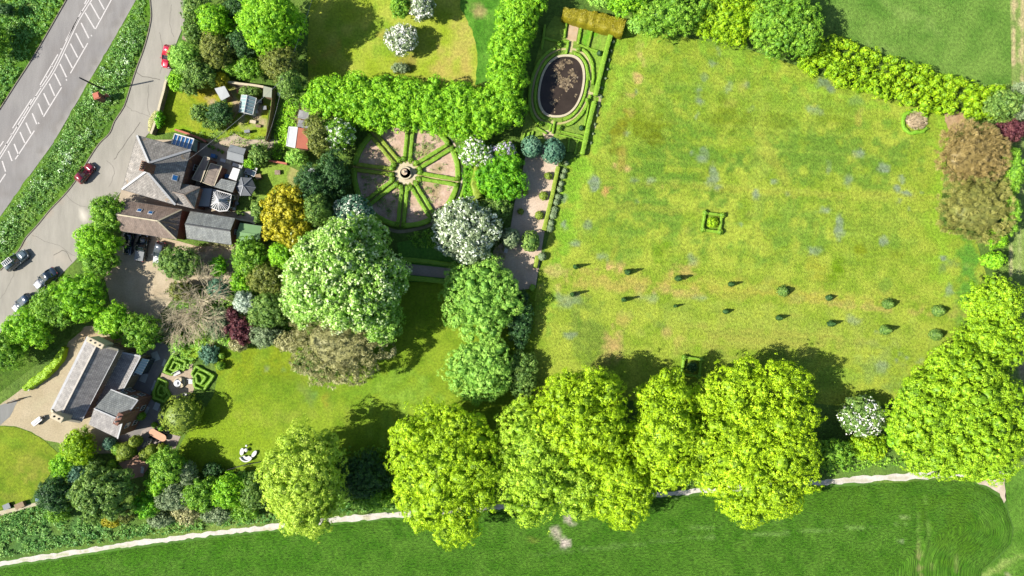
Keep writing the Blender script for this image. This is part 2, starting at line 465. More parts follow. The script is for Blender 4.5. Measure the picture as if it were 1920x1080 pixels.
def blob(c, rad, seed=0, nu=14, nv=9, amp=.16):
    u = np.arange(nu) / nu * 2 * np.pi; v = np.arange(nv) / (nv - 1) * np.pi
    uu, vv = np.meshgrid(u, v); d = np.stack([np.sin(vv) * np.cos(uu), np.sin(vv) * np.sin(uu), np.cos(vv)], -1).reshape(-1, 3)
    k = 1 + amp * (vn(d[:, 0] * 2 + 5, d[:, 1] * 2 + 5, d[:, 2] * 2 + seed, seed) - .5) * 2
    V = np.array(c) + d * np.array(rad) * k[:, None]; Q = []
    for j in range(nv - 1):
        for i in range(nu): Q.append([j * nu + i, (j + 1) * nu + i, (j + 1) * nu + (i + 1) % nu, j * nu + (i + 1) % nu])
    return V, np.array(Q)

def trunk_mesh(name, mat, parent, x, y, h, r0, spread, seed, top=None, n=6):
    m = MB(); rr = random.Random(seed); z1 = h * .4
    m.bar((x, y, -.1), (x + .02 * h, y, z1 * .5), r0 * 1.25, r0, 9); m.bar((x + .02 * h, y, z1 * .5), (x, y + .01 * h, z1), r0, r0 * .8, 9)
    for k in range(n):
        a = k * 2.4 + rr.random(); d = spread * (.35 + .3 * rr.random()); zt = h * (.6 + .2 * rr.random())
        mid = (x + math.cos(a) * d * .5, y + math.sin(a) * d * .5, z1 + (zt - z1) * .6)
        e = (x + math.cos(a) * d, y + math.sin(a) * d, zt)
        m.bar((x, y + .01 * h, z1 - .1), mid, r0 * .55, r0 * .35, 6); m.bar(mid, e, r0 * .35, r0 * .12, 6)
    return m.build(name, mat, parent)

# ------------------------------------------------------------------ palettes
M = {}
M['grass'] = mat_ground('mown_grass', .4, 2.4, .11, 5.0)
M['meadow'] = mat_ground('meadow_grass', .5, 2.3, .2, 4.4)
M['rough'] = mat_ground('rough_grass', .48, 2.0, .2, 3.6)
M['crop'] = mat_ground('cereal_crop', .8, 1.9, .42, 2.6, uvname='flow')
M['asphalt'] = mat_ground('asphalt', .13, .6, .015, 9.0, .85, stretch=(1.0, .22, 1.0, math.radians(-32)))
M['gravel'] = mat_ground('gravel', .20, 4.0, .05, 9.0)
M['chalk'] = mat_ground('chalk_track', .16, 3.0, .05, 7.0)
M['soil'] = mat_ground('bare_soil', .3, 3.0, .08, 7.0)
M['paving'] = mat_ground('paving', .12, 1.6, .01, 8.0)
M['marking'] = mat_plain('road_paint', G(222, 216, 211), .8, .16, 7.0, col2=G(242, 236, 232))
M['bark'] = mat_plain('bark', F(105, 90, 72), .9, .3, 3, .03, 9)
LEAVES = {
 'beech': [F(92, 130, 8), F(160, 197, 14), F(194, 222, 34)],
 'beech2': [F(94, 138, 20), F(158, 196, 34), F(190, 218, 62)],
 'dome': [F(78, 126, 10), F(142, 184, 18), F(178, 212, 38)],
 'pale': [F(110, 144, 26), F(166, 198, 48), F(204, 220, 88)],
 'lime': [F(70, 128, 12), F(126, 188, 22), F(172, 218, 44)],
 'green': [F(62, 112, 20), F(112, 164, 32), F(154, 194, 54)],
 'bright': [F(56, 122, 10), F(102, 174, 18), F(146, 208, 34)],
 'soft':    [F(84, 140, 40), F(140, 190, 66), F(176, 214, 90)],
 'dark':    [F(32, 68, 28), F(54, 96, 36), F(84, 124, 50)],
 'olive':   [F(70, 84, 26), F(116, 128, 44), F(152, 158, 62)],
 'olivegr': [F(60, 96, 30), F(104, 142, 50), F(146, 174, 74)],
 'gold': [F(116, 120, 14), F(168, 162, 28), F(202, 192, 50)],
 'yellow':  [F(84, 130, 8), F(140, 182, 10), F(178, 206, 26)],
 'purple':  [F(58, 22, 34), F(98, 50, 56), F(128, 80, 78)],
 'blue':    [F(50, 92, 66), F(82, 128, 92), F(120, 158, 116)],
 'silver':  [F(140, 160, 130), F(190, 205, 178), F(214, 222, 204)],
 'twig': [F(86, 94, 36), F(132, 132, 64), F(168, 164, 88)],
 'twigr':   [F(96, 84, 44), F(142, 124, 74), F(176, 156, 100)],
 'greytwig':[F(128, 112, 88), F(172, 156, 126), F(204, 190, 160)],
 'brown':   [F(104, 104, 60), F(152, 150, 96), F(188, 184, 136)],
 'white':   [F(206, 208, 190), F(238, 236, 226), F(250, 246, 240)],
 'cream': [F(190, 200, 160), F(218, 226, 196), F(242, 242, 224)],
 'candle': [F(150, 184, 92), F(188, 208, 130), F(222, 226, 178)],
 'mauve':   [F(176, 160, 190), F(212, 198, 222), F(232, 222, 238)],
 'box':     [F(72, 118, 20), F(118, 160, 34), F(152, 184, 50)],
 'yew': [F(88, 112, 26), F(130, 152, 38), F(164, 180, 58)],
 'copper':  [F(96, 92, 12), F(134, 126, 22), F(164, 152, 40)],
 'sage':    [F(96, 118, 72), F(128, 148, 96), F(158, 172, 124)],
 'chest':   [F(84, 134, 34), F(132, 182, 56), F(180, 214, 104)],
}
LM = {k: mat_leaf('leaf_' + k, v, 0.30 if k not in ('white', 'cream', 'candle', 'mauve', 'greytwig', 'twig', 'twigr', 'brown') else .12) for k, v in LEAVES.items()}

# ------------------------------------------------------------------ ground: the wide base sheet
_g1, _g2 = G(92, 138, 44), G(122, 162, 58)
# one sheet out to the horizon
_V = np.array([(-1400, -1400, 0), (1400, -1400, 0), (1400, 1400, 0), (-1400, 1400, 0)], float)
gm = mat_plain('countryside_grass', G(88, 134, 40), .95, .3, .12, .1, 2.0)
ground = np_mesh('ground', _V, np.array([[0, 1, 2, 3]]), gm); tag(ground, kind='structure')

def cg(r, g, b):
    if g > r and g > b + 30: r += .24 * (g - r); g += 7; b += 4
    return G(r, g, b)
Z = 0.02
# rough grass around the garden, garden floor
sheet('garden_ground', [(140, -60), (590, -60), (1010, -60), (1250, -60), (1700, -60), (2000, 150), (2010, 900), (1900, 905), (1490, 905), (1100, 930), (780, 955), (520, 985), (200, 1022), (-60, 1060), (-60, 600), (120, 480), (200, 380), (300, 150), (350, 60), (345, -60)][1:], Z, M['rough'],
      paint(cg(84, 120, 44), cg(118, 150, 60), 3.0, 3, [(1560, 850, 160, 50, 0, cg(96, 140, 56), .7), (60, 1000, 130, 30, -8, cg(78, 128, 60), .9), (400, 990, 120, 14, -8, cg(150, 170, 80), .6),
      (430, 250, 60, 26, 10, cg(196, 172, 140), .8), (480, 270, 40, 22, 0, cg(200, 176, 140), .7), (540, 250, 16, 60, 8, cg(110, 170, 40), .8), (560, 215, 20, 18, 0, cg(196, 168, 130), .7),
      (455, 470, 60, 10, 4, cg(206, 178, 146), .9), (350, 620, 60, 80, 0, cg(130, 150, 80), .7), (450, 600, 60, 70, 0, cg(136, 160, 80), .6), (700, 900, 90, 60, 0, cg(84, 140, 50), .6)]), 1.0)
# chalky pasture top right
sheet('pasture', [(1500, -70), (1892, -70), (1896, 160), (1840, 170), (1700, 120), (1580, 70), (1530, 40)], Z + .01, M['rough'],
      paint(cg(84, 136, 44), cg(120, 160, 66), 3.0, 12, [(1700, 30, 60, 12, 30, cg(150, 180, 90), .4), (1650, 90, 30, 10, 10, cg(150, 176, 90), .5), (1560, 40, 40, 14, 60, cg(140, 170, 80), .4)]), .8)
sheet('farm_track', [(1891, -70), (2040, -70), (2040, 1000), (1905, 1000), (1897, 780), (1890, 500), (1893, 300), (1897, 150)], Z + .016, M['rough'],
      paint(cg(128, 156, 74), cg(150, 172, 88), 1.6, 14, [(1901, 60, 4.5, 110, 1, cg(222, 200, 150), .95), (1917, 60, 4.5, 140, 1, cg(222, 202, 150), .9), (1895, 470, 2.6, 90, 1, cg(214, 206, 150), .9),
      (1913, 400, 4, 170, 1, cg(196, 200, 130), .7), (1917, 690, 5, 25, 0, cg(190, 176, 140), .9)]), .5)

# big lawn with its meadow plots
mead_p = [(1166, 40), (1230, 62), (1300, 72), (1400, 92), (1490, 122), (1560, 152), (1640, 172), (1700, 195), (1760, 200), (1782, 240), (1770, 330), (1760, 420), (1830, 450), (1850, 520), (1830, 620), (1740, 700), (1660, 760), (1560, 760), (1400, 740), (1000, 760), (1003, 560), (1012, 505), (1040, 400), (1066, 300), (1090, 292), (1112, 200)]
bl = cg(150, 168, 138); be = cg(226, 184, 124); dk = cg(92, 140, 34); ol = cg(132, 142, 16); ye = cg(190, 190, 74); lt = cg(150, 196, 56)
mp = [(1190, 300, 150, 230, 0, cg(120, 160, 48), .5), (1420, 210, 260, 90, 10, cg(134, 172, 54), .35), (1260, 290, 110, 90, 4, cg(98, 146, 42), .85), (1550, 290, 170, 60, 4, cg(100, 146, 46), .8), (1480, 420, 70, 60, 0, cg(112, 156, 50), .8), (1640, 420, 90, 60, 8, cg(122, 160, 48), .55),
      (1240, 405, 90, 50, 0, cg(104, 150, 46), .8), (1110, 620, 50, 60, 0, cg(120, 150, 56), .75), (1130, 650, 60, 34, 60, cg(110, 132, 40), .5), (1380, 90, 90, 40, 15, cg(104, 156, 44), .6), (1540, 200, 120, 30, 16, cg(128, 172, 52), .5),
      (1200, 100, 46, 12, 100, lt, .9), (1140, 200, 170, 9, -73, lt, .9), (1110, 200, 190, 14, -72, cg(128, 184, 44), .9), (1075, 400, 150, 12, -76, lt, .8), (1055, 430, 150, 16, -76, cg(120, 178, 42), .8), (1560, 175, 170, 7, 17, lt, .7), (1400, 110, 120, 8, 14, lt, .6),
      (1770, 400, 26, 190, 0, cg(146, 190, 48), .8), (1815, 520, 22, 110, 4, cg(84, 158, 48), .9), (1500, 360, 290, 8, 3, ye, .5), (1250, 393, 120, 7, 3, ye, .45), (1425, 290, 14, 90, 4, cg(170, 186, 70), .6), (1450, 300, 60, 10, 60, ye, .5),
      (1400, 545, 330, 20, 5, cg(192, 184, 76), .65), (1520, 560, 120, 14, 4, cg(198, 182, 78), .55), (1620, 575, 130, 7, 5, cg(214, 182, 108), .75), (1150, 530, 130, 18, 2, cg(206, 186, 96), .7), (1142, 502, 20, 9, 0, be, .95), (1285, 512, 24, 12, 0, cg(220, 186, 110), .8), (1270, 545, 60, 10, 4, be, .5), (1040, 515, 30, 16, 0, cg(214, 196, 120), .7),
      (1200, 100, 18, 9, 80, be, .7), (1196, 145, 8, 16, 20, be, .9), (1185, 178, 9, 9, 0, be, .8), (1173, 205, 5, 6, 0, cg(226, 164, 96), .9), (1152, 310, 6, 8, 0, be, .9), (1176, 316, 6, 8, 60, cg(236, 190, 130), .9), (1135, 358, 5, 9, 0, cg(232, 176, 110), .9), (1168, 290, 10, 40, 8, cg(206, 176, 84), .6), (1150, 640, 14, 30, 0, be, .75), (1250, 622, 12, 12, 0, be, .7), (1165, 600, 18, 14, 0, cg(210, 186, 100), .7),
      (1205, 235, 50, 40, 20, ol, .75), (1230, 262, 26, 14, 0, cg(110, 124, 8), .7), (1160, 250, 16, 40, 20, cg(150, 146, 30), .5), (1360, 220, 36, 26, 0, ol, .55), (1450, 230, 30, 20, 0, ol, .4), (1560, 225, 34, 18, 0, ol, .45), (1335, 330, 30, 18, 30, ol, .45), (1530, 505, 30, 22, 0, cg(186, 182, 56), .5), (1565, 500, 12, 26, 0, cg(110, 150, 4), .9), (1578, 512, 9, 9, 0, cg(110, 150, 4), .9), (1610, 465, 10, 14, 0, cg(140, 150, 10), .7), (1240, 475, 16, 20, 0, cg(122, 160, 20), .7), (1305, 650, 12, 12, 0, cg(128, 180, 20), .7), (1535, 627, 14, 10, 0, cg(140, 156, 30), .6), (1680, 480, 16, 10, 0, ol, .4),
      (1490, 620, 260, 60, 2, cg(164, 180, 70), .6), (1440, 640, 150, 30, 2, cg(190, 180, 82), .4), (1560, 700, 140, 22, 4, cg(120, 170, 50), .5), (1650, 690, 40, 40, 0, cg(148, 170, 80), .6),
      (1344, 98, 9, 9, 0, bl, .8), (1336, 120, 9, 4, 0, bl, .6), (1312, 190, 7, 16, 0, bl, .85), (1307, 215, 6, 12, 10, bl, .8), (1400, 160, 8, 6, 0, bl, .7), (1366, 165, 6, 8, 0, bl, .5), (1323, 142, 8, 8, 0, bl, .4), (1115, 345, 11, 11, 0, bl, .9), (1060, 378, 5, 12, 0, bl, .7), (1058, 421, 4, 6, 0, bl, .8), (1102, 418, 6, 8, 0, bl, .6), (1080, 458, 10, 5, 0, bl, .7), (1130, 484, 10, 7, 0, bl, .6), (1340, 335, 14, 16, 0, bl, .7), (1416, 363, 6, 10, 0, bl, .9), (1310, 298, 8, 6, 0, bl, .6), (1190, 338, 10, 5, 0, bl, .5), (1222, 338, 8, 4, 0, bl, .7), (1320, 285, 6, 16, 0, bl, .5), (1065, 560, 16, 10, 0, bl, .6), (1068, 630, 10, 6, 0, bl, .7), (1225, 560, 14, 10, 0, bl, .5), (1315, 560, 14, 8, 0, bl, .5), (1610, 290, 12, 7, 0, bl, .8), (1660, 315, 11, 7, 0, bl, .9), (1684, 352, 8, 10, 0, bl, .95), (1698, 362, 9, 6, 0, bl, .9), (1686, 376, 8, 7, 0, bl, .9), (1703, 390, 5, 6, 0, bl, .9), (1690, 335, 5, 12, 0, bl, .7), (1545, 395, 12, 8, 0, bl, .8), (1570, 430, 8, 20, 5, bl, .85), (1655, 448, 7, 10, 0, bl, .8), (1590, 340, 8, 12, 0, bl, .6), (1552, 320, 6, 10, 0, bl, .6), (1450, 340, 8, 6, 0, bl, .8), (1548, 160, 16, 7, 20, cg(120, 140, 120), .8), (1562, 170, 14, 7, 20, cg(130, 146, 120), .6), (1605, 188, 16, 6, 10, cg(116, 144, 90), .5), (1522, 207, 14, 8, 0, bl, .6), (1780, 545, 8, 8, 0, bl, .7), (1768, 485, 6, 4, 0, bl, .9), (1680, 676, 6, 8, 0, bl, .8), (1655, 688, 10, 12, 0, bl, .6), (1640, 622, 8, 6, 0, bl, .6), (1600, 600, 16, 8, 0, bl, .5), (1700, 670, 6, 5, 0, bl, .7), (1785, 500, 16, 14, 0, cg(110, 130, 84), .7)]
mp = [(p_[:6] + (p_[6] * (.9 if p_[5][0] > .22 else 1),)) for p_ in mp]
_rs = random.Random(4)
for i in range(34): mp.append((1400, 110 + i * 18.5, 420, 3.2, 4 + i * .05, cg(176, 200, 76) if i % 2 else cg(116, 152, 44), .26))
for i in range(70): mp.append((_rs.uniform(1080, 1740), _rs.uniform(110, 700), _rs.uniform(3, 14), _rs.uniform(3, 10), _rs.uniform(0, 180), [cg(196, 190, 90), cg(100, 150, 46), bl, cg(176, 180, 60), cg(90, 136, 34)][i % 5], _rs.uniform(.3, .7)))
def mead_z(px, py, d):
    x = (px - 960) * S; y = (540 - py) * S
    tall = np.clip((fbm(x / 7, y / 7, 61, 3) - .46) * 5, 0, 1) * np.clip(1 - ((px - 1400) / 340) ** 4, 0, 1) * np.clip(1 - ((py - 330) / 190) ** 4, 0, 1)
    return tall * fbm(x / .7, y / .7, 62, 2) * .22 + .01
sheet('lawn', mead_p, Z + .024, M['meadow'], paint(cg(138, 168, 44), cg(178, 190, 66), 2.4, 21, mp, con=1.15), .42, zfn=mead_z)

# garden lawns
gl = paint(cg(112, 148, 26), cg(146, 172, 42), 1.6, 31, [(560, 710, 60, 30, 20, cg(94, 132, 26), .5), (470, 760, 50, 24, 0, cg(150, 166, 44), .5), (500, 690, 120, 30, 0, cg(150, 158, 20), .6), (500, 688, 20, 5, 5, cg(150, 160, 160), .9), (610, 745, 7, 14, 0, cg(188, 160, 60), .7), (700, 720, 120, 30, 0, cg(110, 160, 36), .6), (520, 730, 60, 30, 20, cg(98, 140, 20), .6), (575, 740, 20, 20, 0, cg(110, 150, 90), .4), (430, 800, 80, 60, 0, cg(140, 170, 24), .6), (570, 720, 10, 40, 0, cg(150, 160, 50), .5), (760, 740, 60, 30, 0, cg(140, 176, 52), .6), (540, 780, 80, 20, 0, cg(160, 170, 60), .5), (690, 776, 1.6, 60, 2, cg(104, 150, 40), .5), (696, 772, 1.6, 60, 2, cg(150, 190, 66), .5), (702, 768, 1.6, 60, 2, cg(104, 150, 40), .5), (708, 764, 1.6, 60, 2, cg(150, 190, 66), .5), (714, 760, 1.6, 60, 2, cg(104, 150, 40), .5), (720, 784, 1.6, 60, 2, cg(150, 190, 66), .5), (726, 780, 1.6, 60, 2, cg(104, 150, 40), .5), (732, 776, 1.6, 60, 2, cg(150, 190, 66), .5), (738, 772, 1.6, 60, 2, cg(104, 150, 40), .5), (744, 768, 1.6, 60, 2, cg(150, 190, 66), .5), (750, 764, 1.6, 60, 2, cg(104, 150, 40), .5), (756, 760, 1.6, 60, 2, cg(150, 190, 66), .5), (762, 784, 1.6, 60, 2, cg(104, 150, 40), .5), (768, 780, 1.6, 60, 2, cg(150, 190, 66), .5), (774, 776, 1.6, 60, 2, cg(104, 150, 40), .5), (780, 772, 1.6, 60, 2, cg(150, 190, 66), .5), (786, 768, 1.6, 60, 2, cg(104, 150, 40), .5), (792, 764, 1.6, 60, 2, cg(150, 190, 66), .5), (798, 760, 1.6, 60, 2, cg(104, 150, 40), .5), (804, 784, 1.6, 60, 2, cg(150, 190, 66), .5), (810, 780, 1.6, 60, 2, cg(104, 150, 40), .5), (816, 776, 1.6, 60, 2, cg(150, 190, 66), .5), (822, 772, 1.6, 60, 2, cg(104, 150, 40), .5), (828, 768, 1.6, 60, 2, cg(150, 190, 66), .5), (834, 764, 1.6, 60, 2, cg(104, 150, 40), .5), (840, 760, 1.6, 60, 2, cg(150, 190, 66), .5), (846, 784, 1.6, 60, 2, cg(104, 150, 40), .5)])
sheet('garden_lawn', [(390, 640), (430, 655), (470, 650), (540, 640), (700, 560), (748, 525), (752, 500), (850, 520), (1010, 540), (1005, 780), (740, 900), (500, 880), (430, 884), (385, 892), (330, 858), (336, 838), (350, 812), (400, 742), (408, 706)], Z + .03, M['grass'], gl, .7, edge=.12)
sheet('orchard_lawn', [(585, -60), (900, -60), (898, 40), (902, 170), (580, 170), (576, 100)], Z + .03, M['grass'],
      paint(cg(158, 180, 40), cg(190, 194, 74), 2.4, 33, [(690, 70, 60, 40, 0, cg(128, 172, 40), .7), (860, 90, 30, 50, 0, cg(200, 186, 96), .7), (850, 130, 50, 20, 0, cg(204, 182, 96), .7), (600, 110, 30, 14, -40, cg(200, 182, 70), .7), (760, 120, 26, 14, 0, cg(160, 140, 70), .6), (640, 20, 30, 20, 0, cg(140, 170, 40), .5), (714, 66, 8, 8, 0, cg(206, 176, 90), .5)]), .7)
sheet('long_grass', [(860, -60), (960, -60), (945, 60), (920, 150), (892, 160), (896, 100), (886, 60), (862, 10)], Z + .04, M['rough'], paint(cg(60, 134, 28), cg(96, 164, 50), 1.5, 35, [(902, 15, 14, 18, 10, cg(186, 172, 110), .9)]), .6, edge=.2)
sheet('cottage_lawn', [(318, 152), (400, 150), (440, 150), (505, 200), (500, 255), (470, 262), (440, 256), (398, 262), (330, 246), (296, 250), (300, 210)], Z + .03, M['grass'],
      paint(cg(134, 160, 22), cg(170, 176, 50), 1.6, 37, [(395, 175, 30, 20, 0, cg(196, 172, 50), .6), (340, 240, 50, 10, 10, cg(130, 180, 20), .7), (470, 240, 30, 20, 0, cg(140, 180, 50), .6), (455, 200, 40, 34, 8, cg(206, 180, 150), .95), (395, 250, 30, 6, 10, cg(110, 170, 60), .5)]), .5, edge=.15)
sheet('back_lawn', [(478, 300), (530, 305), (560, 320), (556, 350), (520, 372), (486, 372), (484, 340)], Z + .03, M['grass'], paint(cg(124, 160, 50), cg(150, 180, 70), 1.5, 38, [(550, 325, 8, 20, 0, cg(196, 180, 120), .7)]), .5, edge=.1)
sheet('drive_lawn', [(-60, 806), (0, 800), (28, 801), (60, 812), (85, 828), (112, 852), (100, 880), (82, 905), (60, 935), (0, 955), (-60, 960)], Z + .05, M['grass'],
      paint(cg(104, 138, 18), cg(150, 164, 40), 2.0, 39, [(66, 890, 30, 26, 30, cg(184, 176, 76), .5), (20, 930, 40, 12, 0, cg(168, 168, 64), .4), (30, 830, 20, 10, 20, cg(120, 170, 30), .6), (50, 850, 40, 40, 0, cg(140, 150, 40), .4)]), .6, edge=.1)
sheet('hedge_bottom_grass', [(130, 640), (160, 615), (120, 640), (60, 690), (0, 735), (-60, 760), (-60, 640), (0, 600), (60, 560), (150, 560)], Z + .032, M['rough'], paint(cg(70, 110, 24), cg(96, 130, 40), 1.5, 40), .8)
sheet('shrub_bed_lawn', [(338, 668), (360, 600), (392, 612), (385, 650), (362, 682), (352, 682)], Z + .05, M['grass'], paint(cg(132, 170, 34), cg(150, 184, 50), 1.2, 42), .5)
sheet('avenue_grass', [(745, 455), (870, 430), (880, 500), (870, 530), (752, 528)], Z + .04, M['grass'], paint(cg(80, 150, 50), cg(96, 160, 60), 1.2, 43), .6)

# crop field, chalk track along it
trk = [(-70, 1068), (0, 1057), (130, 1038), (260, 1018), (400, 1000), (520, 987), (650, 972), (770, 963), (940, 950), (1070, 935), (1110, 931), (1260, 925), (1340, 918), (1490, 908), (1600, 900), (1750, 890), (1860, 884), (1960, 880)]
fld = [(a, b + 9) for a, b in trk[:-4]] + [(1600, 911), (1760, 900), (1820, 904), (1852, 917), (1876, 935), (1888, 958), (1898, 990), (1894, 1020), (1870, 1044), (1840, 1070), (1840, 1300), (-200, 1300)]
_edge = [P(a, b) for a, b in fld[:25]]
def flow(px, py):
    x = (px - 960) * S; y = (540 - py) * S
    d = edge_dist(_edge, x, y, False); w = (fbm(x / 6, y / 6, 77, 2) - .5) * .8
    return np.stack([x * .8 + fbm(x / 3, y / 3, 78, 2) * 1.2, (d + w) * 1.9], -1)
def fz(px, py, d):
    x = (px - 960) * S; y = (540 - py) * S
    rut = np.exp(-((px - (1716 + (py - 950) * .075)) / 2.2) ** 2) + np.exp(-((px - (1735 + (py - 950) * .09)) / 2.2) ** 2)
    rut = rut * (py > 948)
    base = np.clip(d * .9, 0, 1)
    return base * (.34 + .16 * fbm(x / .9, y / .5, 79, 2)) * (1 - .8 * rut)
fpat = [(100, 1060, 300, 40, -6, cg(62, 132, 6), .6), (400, 1050, 200, 30, -5, cg(60, 130, 10), .5), (1650, 940, 200, 30, 0, cg(74, 130, 16), .6), (1800, 1000, 60, 50, 40, cg(76, 128, 14), .6), (1200, 1040, 200, 40, 0, cg(70, 128, 28), .5), (1650, 1060, 60, 30, 0, cg(70, 128, 20), .6),
        (1000, 1010, 12, 4, 0, cg(140, 150, 60), .6), (1040, 1000, 16, 9, 60, cg(226, 214, 190), .9), (1068, 968, 9, 7, 20, cg(226, 214, 190), .9), (1265, 926, 12, 8, 0, cg(226, 214, 190), .9), (1058, 1016, 7, 7, 0, cg(236, 220, 204), .9), (1500, 995, 150, 3, -4, cg(122, 168, 78), .8), (1350, 985, 120, 2.4, -5, cg(116, 164, 74), .7), (250, 1062, 260, 2.2, -7, cg(96, 150, 50), .7), (1180, 1020, 160, 3, -6, cg(110, 156, 70), .6), (1722, 1055, 3, 40, -4, cg(190, 180, 120), .8), (1744, 1060, 3, 36, -4, cg(196, 186, 130), .8), (1719, 990, 2.5, 50, -4, cg(120, 170, 70), .7), (1738, 990, 2.5, 50, -4, cg(120, 170, 70), .7), (1792, 1060, 2, 20, 0, cg(150, 170, 90), .6), (1690, 968, 8, 3, 0, cg(170, 196, 120), .6), (1688, 1012, 6, 2, 0, cg(190, 210, 150), .6), (1765, 952, 10, 3, 10, cg(120, 170, 80), .6)]
sheet('crop_field', fld, .03, M['crop'], paint(cg(58, 122, 14), cg(86, 142, 38), 1.8, 51, fpat), .6, edge=.12, zfn=fz, uvfn=flow)
sheet('headland', [(1838, 1072), (1872, 1046), (1896, 1022), (1901, 990), (1890, 955), (1884, 930), (1890, 880), (2050, 860), (2050, 1300), (1838, 1300)], Z + .03, M['rough'], paint(cg(72, 128, 30), cg(100, 152, 50), 2.0, 52, [(1880, 1058, 60, 4, -30, cg(170, 190, 100), .7), (1905, 1050, 60, 4, -30, cg(160, 184, 90), .6), (1842, 1062, 5, 4, 0, cg(230, 210, 180), .9), (1885, 1075, 4, 4, 0, cg(220, 200, 170), .8), (1860, 990, 6, 30, -30, cg(150, 170, 90), .7)]), .8)
ch = cg(232, 216, 196)
sheet('chalk_track', band(trk, [9, 9, 9, 9, 8, 9, 10, 10, 9, 10, 9, 9, 10, 10, 11, 14, 12, 11], 5), .035, M['chalk'], paint(cg(228, 218, 204), cg(244, 238, 228), .5, 53, [(300, 1022, 300, 2, -8, cg(206, 196, 140), .5), (900, 952, 200, 2.5, -6, cg(180, 184, 110), .6), (150, 1036, 120, 2, -8, cg(170, 180, 100), .6), (1600, 901, 120, 2, -3, cg(190, 184, 140), .5)]), .45, edge=.24)
sheet('chalk_patch', [(1828, 903), (1850, 900), (1881, 898), (1885, 915), (1886, 936), (1880, 944), (1872, 926), (1856, 914)], .05, M['chalk'], paint(cg(214, 194, 168), cg(236, 220, 200), .8, 54), .6, edge=.3)
sheet('garden_path', [(-60, 975), (0, 958), (40, 949), (76, 940), (78, 945), (40, 956), (0, 967), (-60, 985)], .06, M['chalk'], paint(cg(206, 196, 160), cg(226, 214, 186), .8, 58), .6)

# roads
roadL = [(420, -520), (190, -110), (158, -55), (125, 0), (93, 56), (60, 112), (30, 158), (0, 205), (-40, 262), (-110, 360), (-420, 800)]
roadR = [(560, -520), (320, -110), (287, -55), (255, 0), (225, 54), (196, 104), (160, 165), (99, 270), (48, 340), (0, 407), (-60, 486), (-110, 550), (-420, 990)]
asp = paint(cg(154, 150, 148), cg(166, 162, 158), 6.0, 61, [(75, 235, 230, 9, -59, cg(146, 139, 134), .5), (105, 110, 200, 8, -59, cg(150, 143, 138), .5), (180, 130, 230, 5, -60, cg(186, 180, 172), .6), (150, 160, 200, 4, -60, cg(154, 148, 142), .5), (40, 130, 200, 4, -58, cg(148, 141, 134), .5), (215, 60, 90, 3, -60, cg(142, 136, 130), .5), (120, 215, 120, 3, -60, cg(144, 138, 132), .5), (20, 60, 10, 6, -60, cg(140, 134, 128), .6), (175, 95, 7, 5, -60, cg(138, 132, 126), .6), (30, 340, 60, 3, -57, cg(142, 136, 130), .5)])
sheet('main_road', roadL + roadR[::-1], .05, M['asphalt'], asp, 1.2)
sl = [(282, -60), (281, 0), (283, 30), (278, 60), (268, 95), (255, 130), (242, 170), (232, 200), (214, 228), (205, 250), (185, 270), (165, 300), (140, 341), (118, 368), (92, 395), (70, 422), (48, 446), (34, 470), (0, 507), (-60, 575), (-110, 640)]
sr = [(352, -60), (346, 0), (348, 30), (344, 50), (330, 84), (326, 120), (316, 142), (308, 155), (296, 205), (288, 240), (268, 262), (262, 300), (232, 352), (218, 372), (205, 400), (170, 450), (148, 480), (120, 510), (60, 570), (0, 625), (-60, 690), (-110, 740)]
sheet('side_road', sl + sr[::-1], .06, M['asphalt'], paint(cg(176, 171, 158), cg(186, 180, 168), 5.0, 63, [(158, 404, 4.5, 4, 0, cg(230, 222, 206), .95), (80, 405, 60, 4, -45, cg(190, 170, 150), .6), (60, 440, 60, 3, -48, cg(180, 160, 130), .5), (150, 375, 40, 3, 25, cg(188, 182, 170), .5), (120, 480, 30, 8, 20, cg(196, 186, 170), .6), (230, 170, 30, 2, 0, cg(168, 162, 150), .4), (240, 220, 40, 3, 40, cg(190, 182, 170), .5), (310, 130, 8, 10, 0, cg(196, 182, 172), .6), (232, 370, 20, 8, 0, cg(196, 176, 150), .9), (110, 430, 70, 5, 30, cg(184, 178, 166), .4)]), 1.0, edge=.08)
# painted lines
mk = MB()
def line(a, b, w=1.7, z=.060):
    w = w + .45
    (x0, y0), (x1, y1) = P(*a), P(*b); d = math.hypot(x1 - x0, y1 - y0); nx, ny = -(y1 - y0) / d * w * S / 2, (x1 - x0) / d * w * S / 2
    mk.poly([(x0 + nx, y0 + ny, z), (x0 - nx, y0 - ny, z), (x1 - nx, y1 - ny, z), (x1 + nx, y1 + ny, z)])
ctr = smooth_line([(206, -60), (170, 0), (147, 37), (130, 72), (102, 130), (75, 172), (50, 212), (20, 262), (-12, 312), (-60, 380)], 3)
for a, b in zip(ctr[:-1], ctr[1:]):
    d = math.hypot(b[0] - a[0], b[1] - a[1]); n = (-(b[1] - a[1]) / d * 2.1, (b[0] - a[0]) / d * 2.1)
    for sg in (1, -1): line((a[0] + n[0] * sg, a[1] + n[1] * sg), (b[0] + n[0] * sg, b[1] + n[1] * sg), 1.5)
for a, b in [((186, 0), (196, 18)), ((170, 6), (187, 36)), ((160, 24), (178, 54)), ((152.5, 43), (167, 72)), ((142.5, 62.5), (157, 90)), ((132.5, 82), (146, 108)), ((122.5, 101), (136, 127.5)), ((113, 120), (125, 145)), ((103, 138), (114.5, 161)), ((93, 157), (103, 180)), ((82.5, 175), (93, 197.5)), ((72, 194), (81, 215.5)), ((61, 212.5), (69.5, 233)), ((49, 230), (58.5, 251)), ((38, 247.5), (47, 268)), ((27, 270), (35, 290)), ((16, 283), (23, 302)), ((4.5, 302), (11, 322)), ((-10, 320), (-2, 342))]: line(a, b, 2.2)
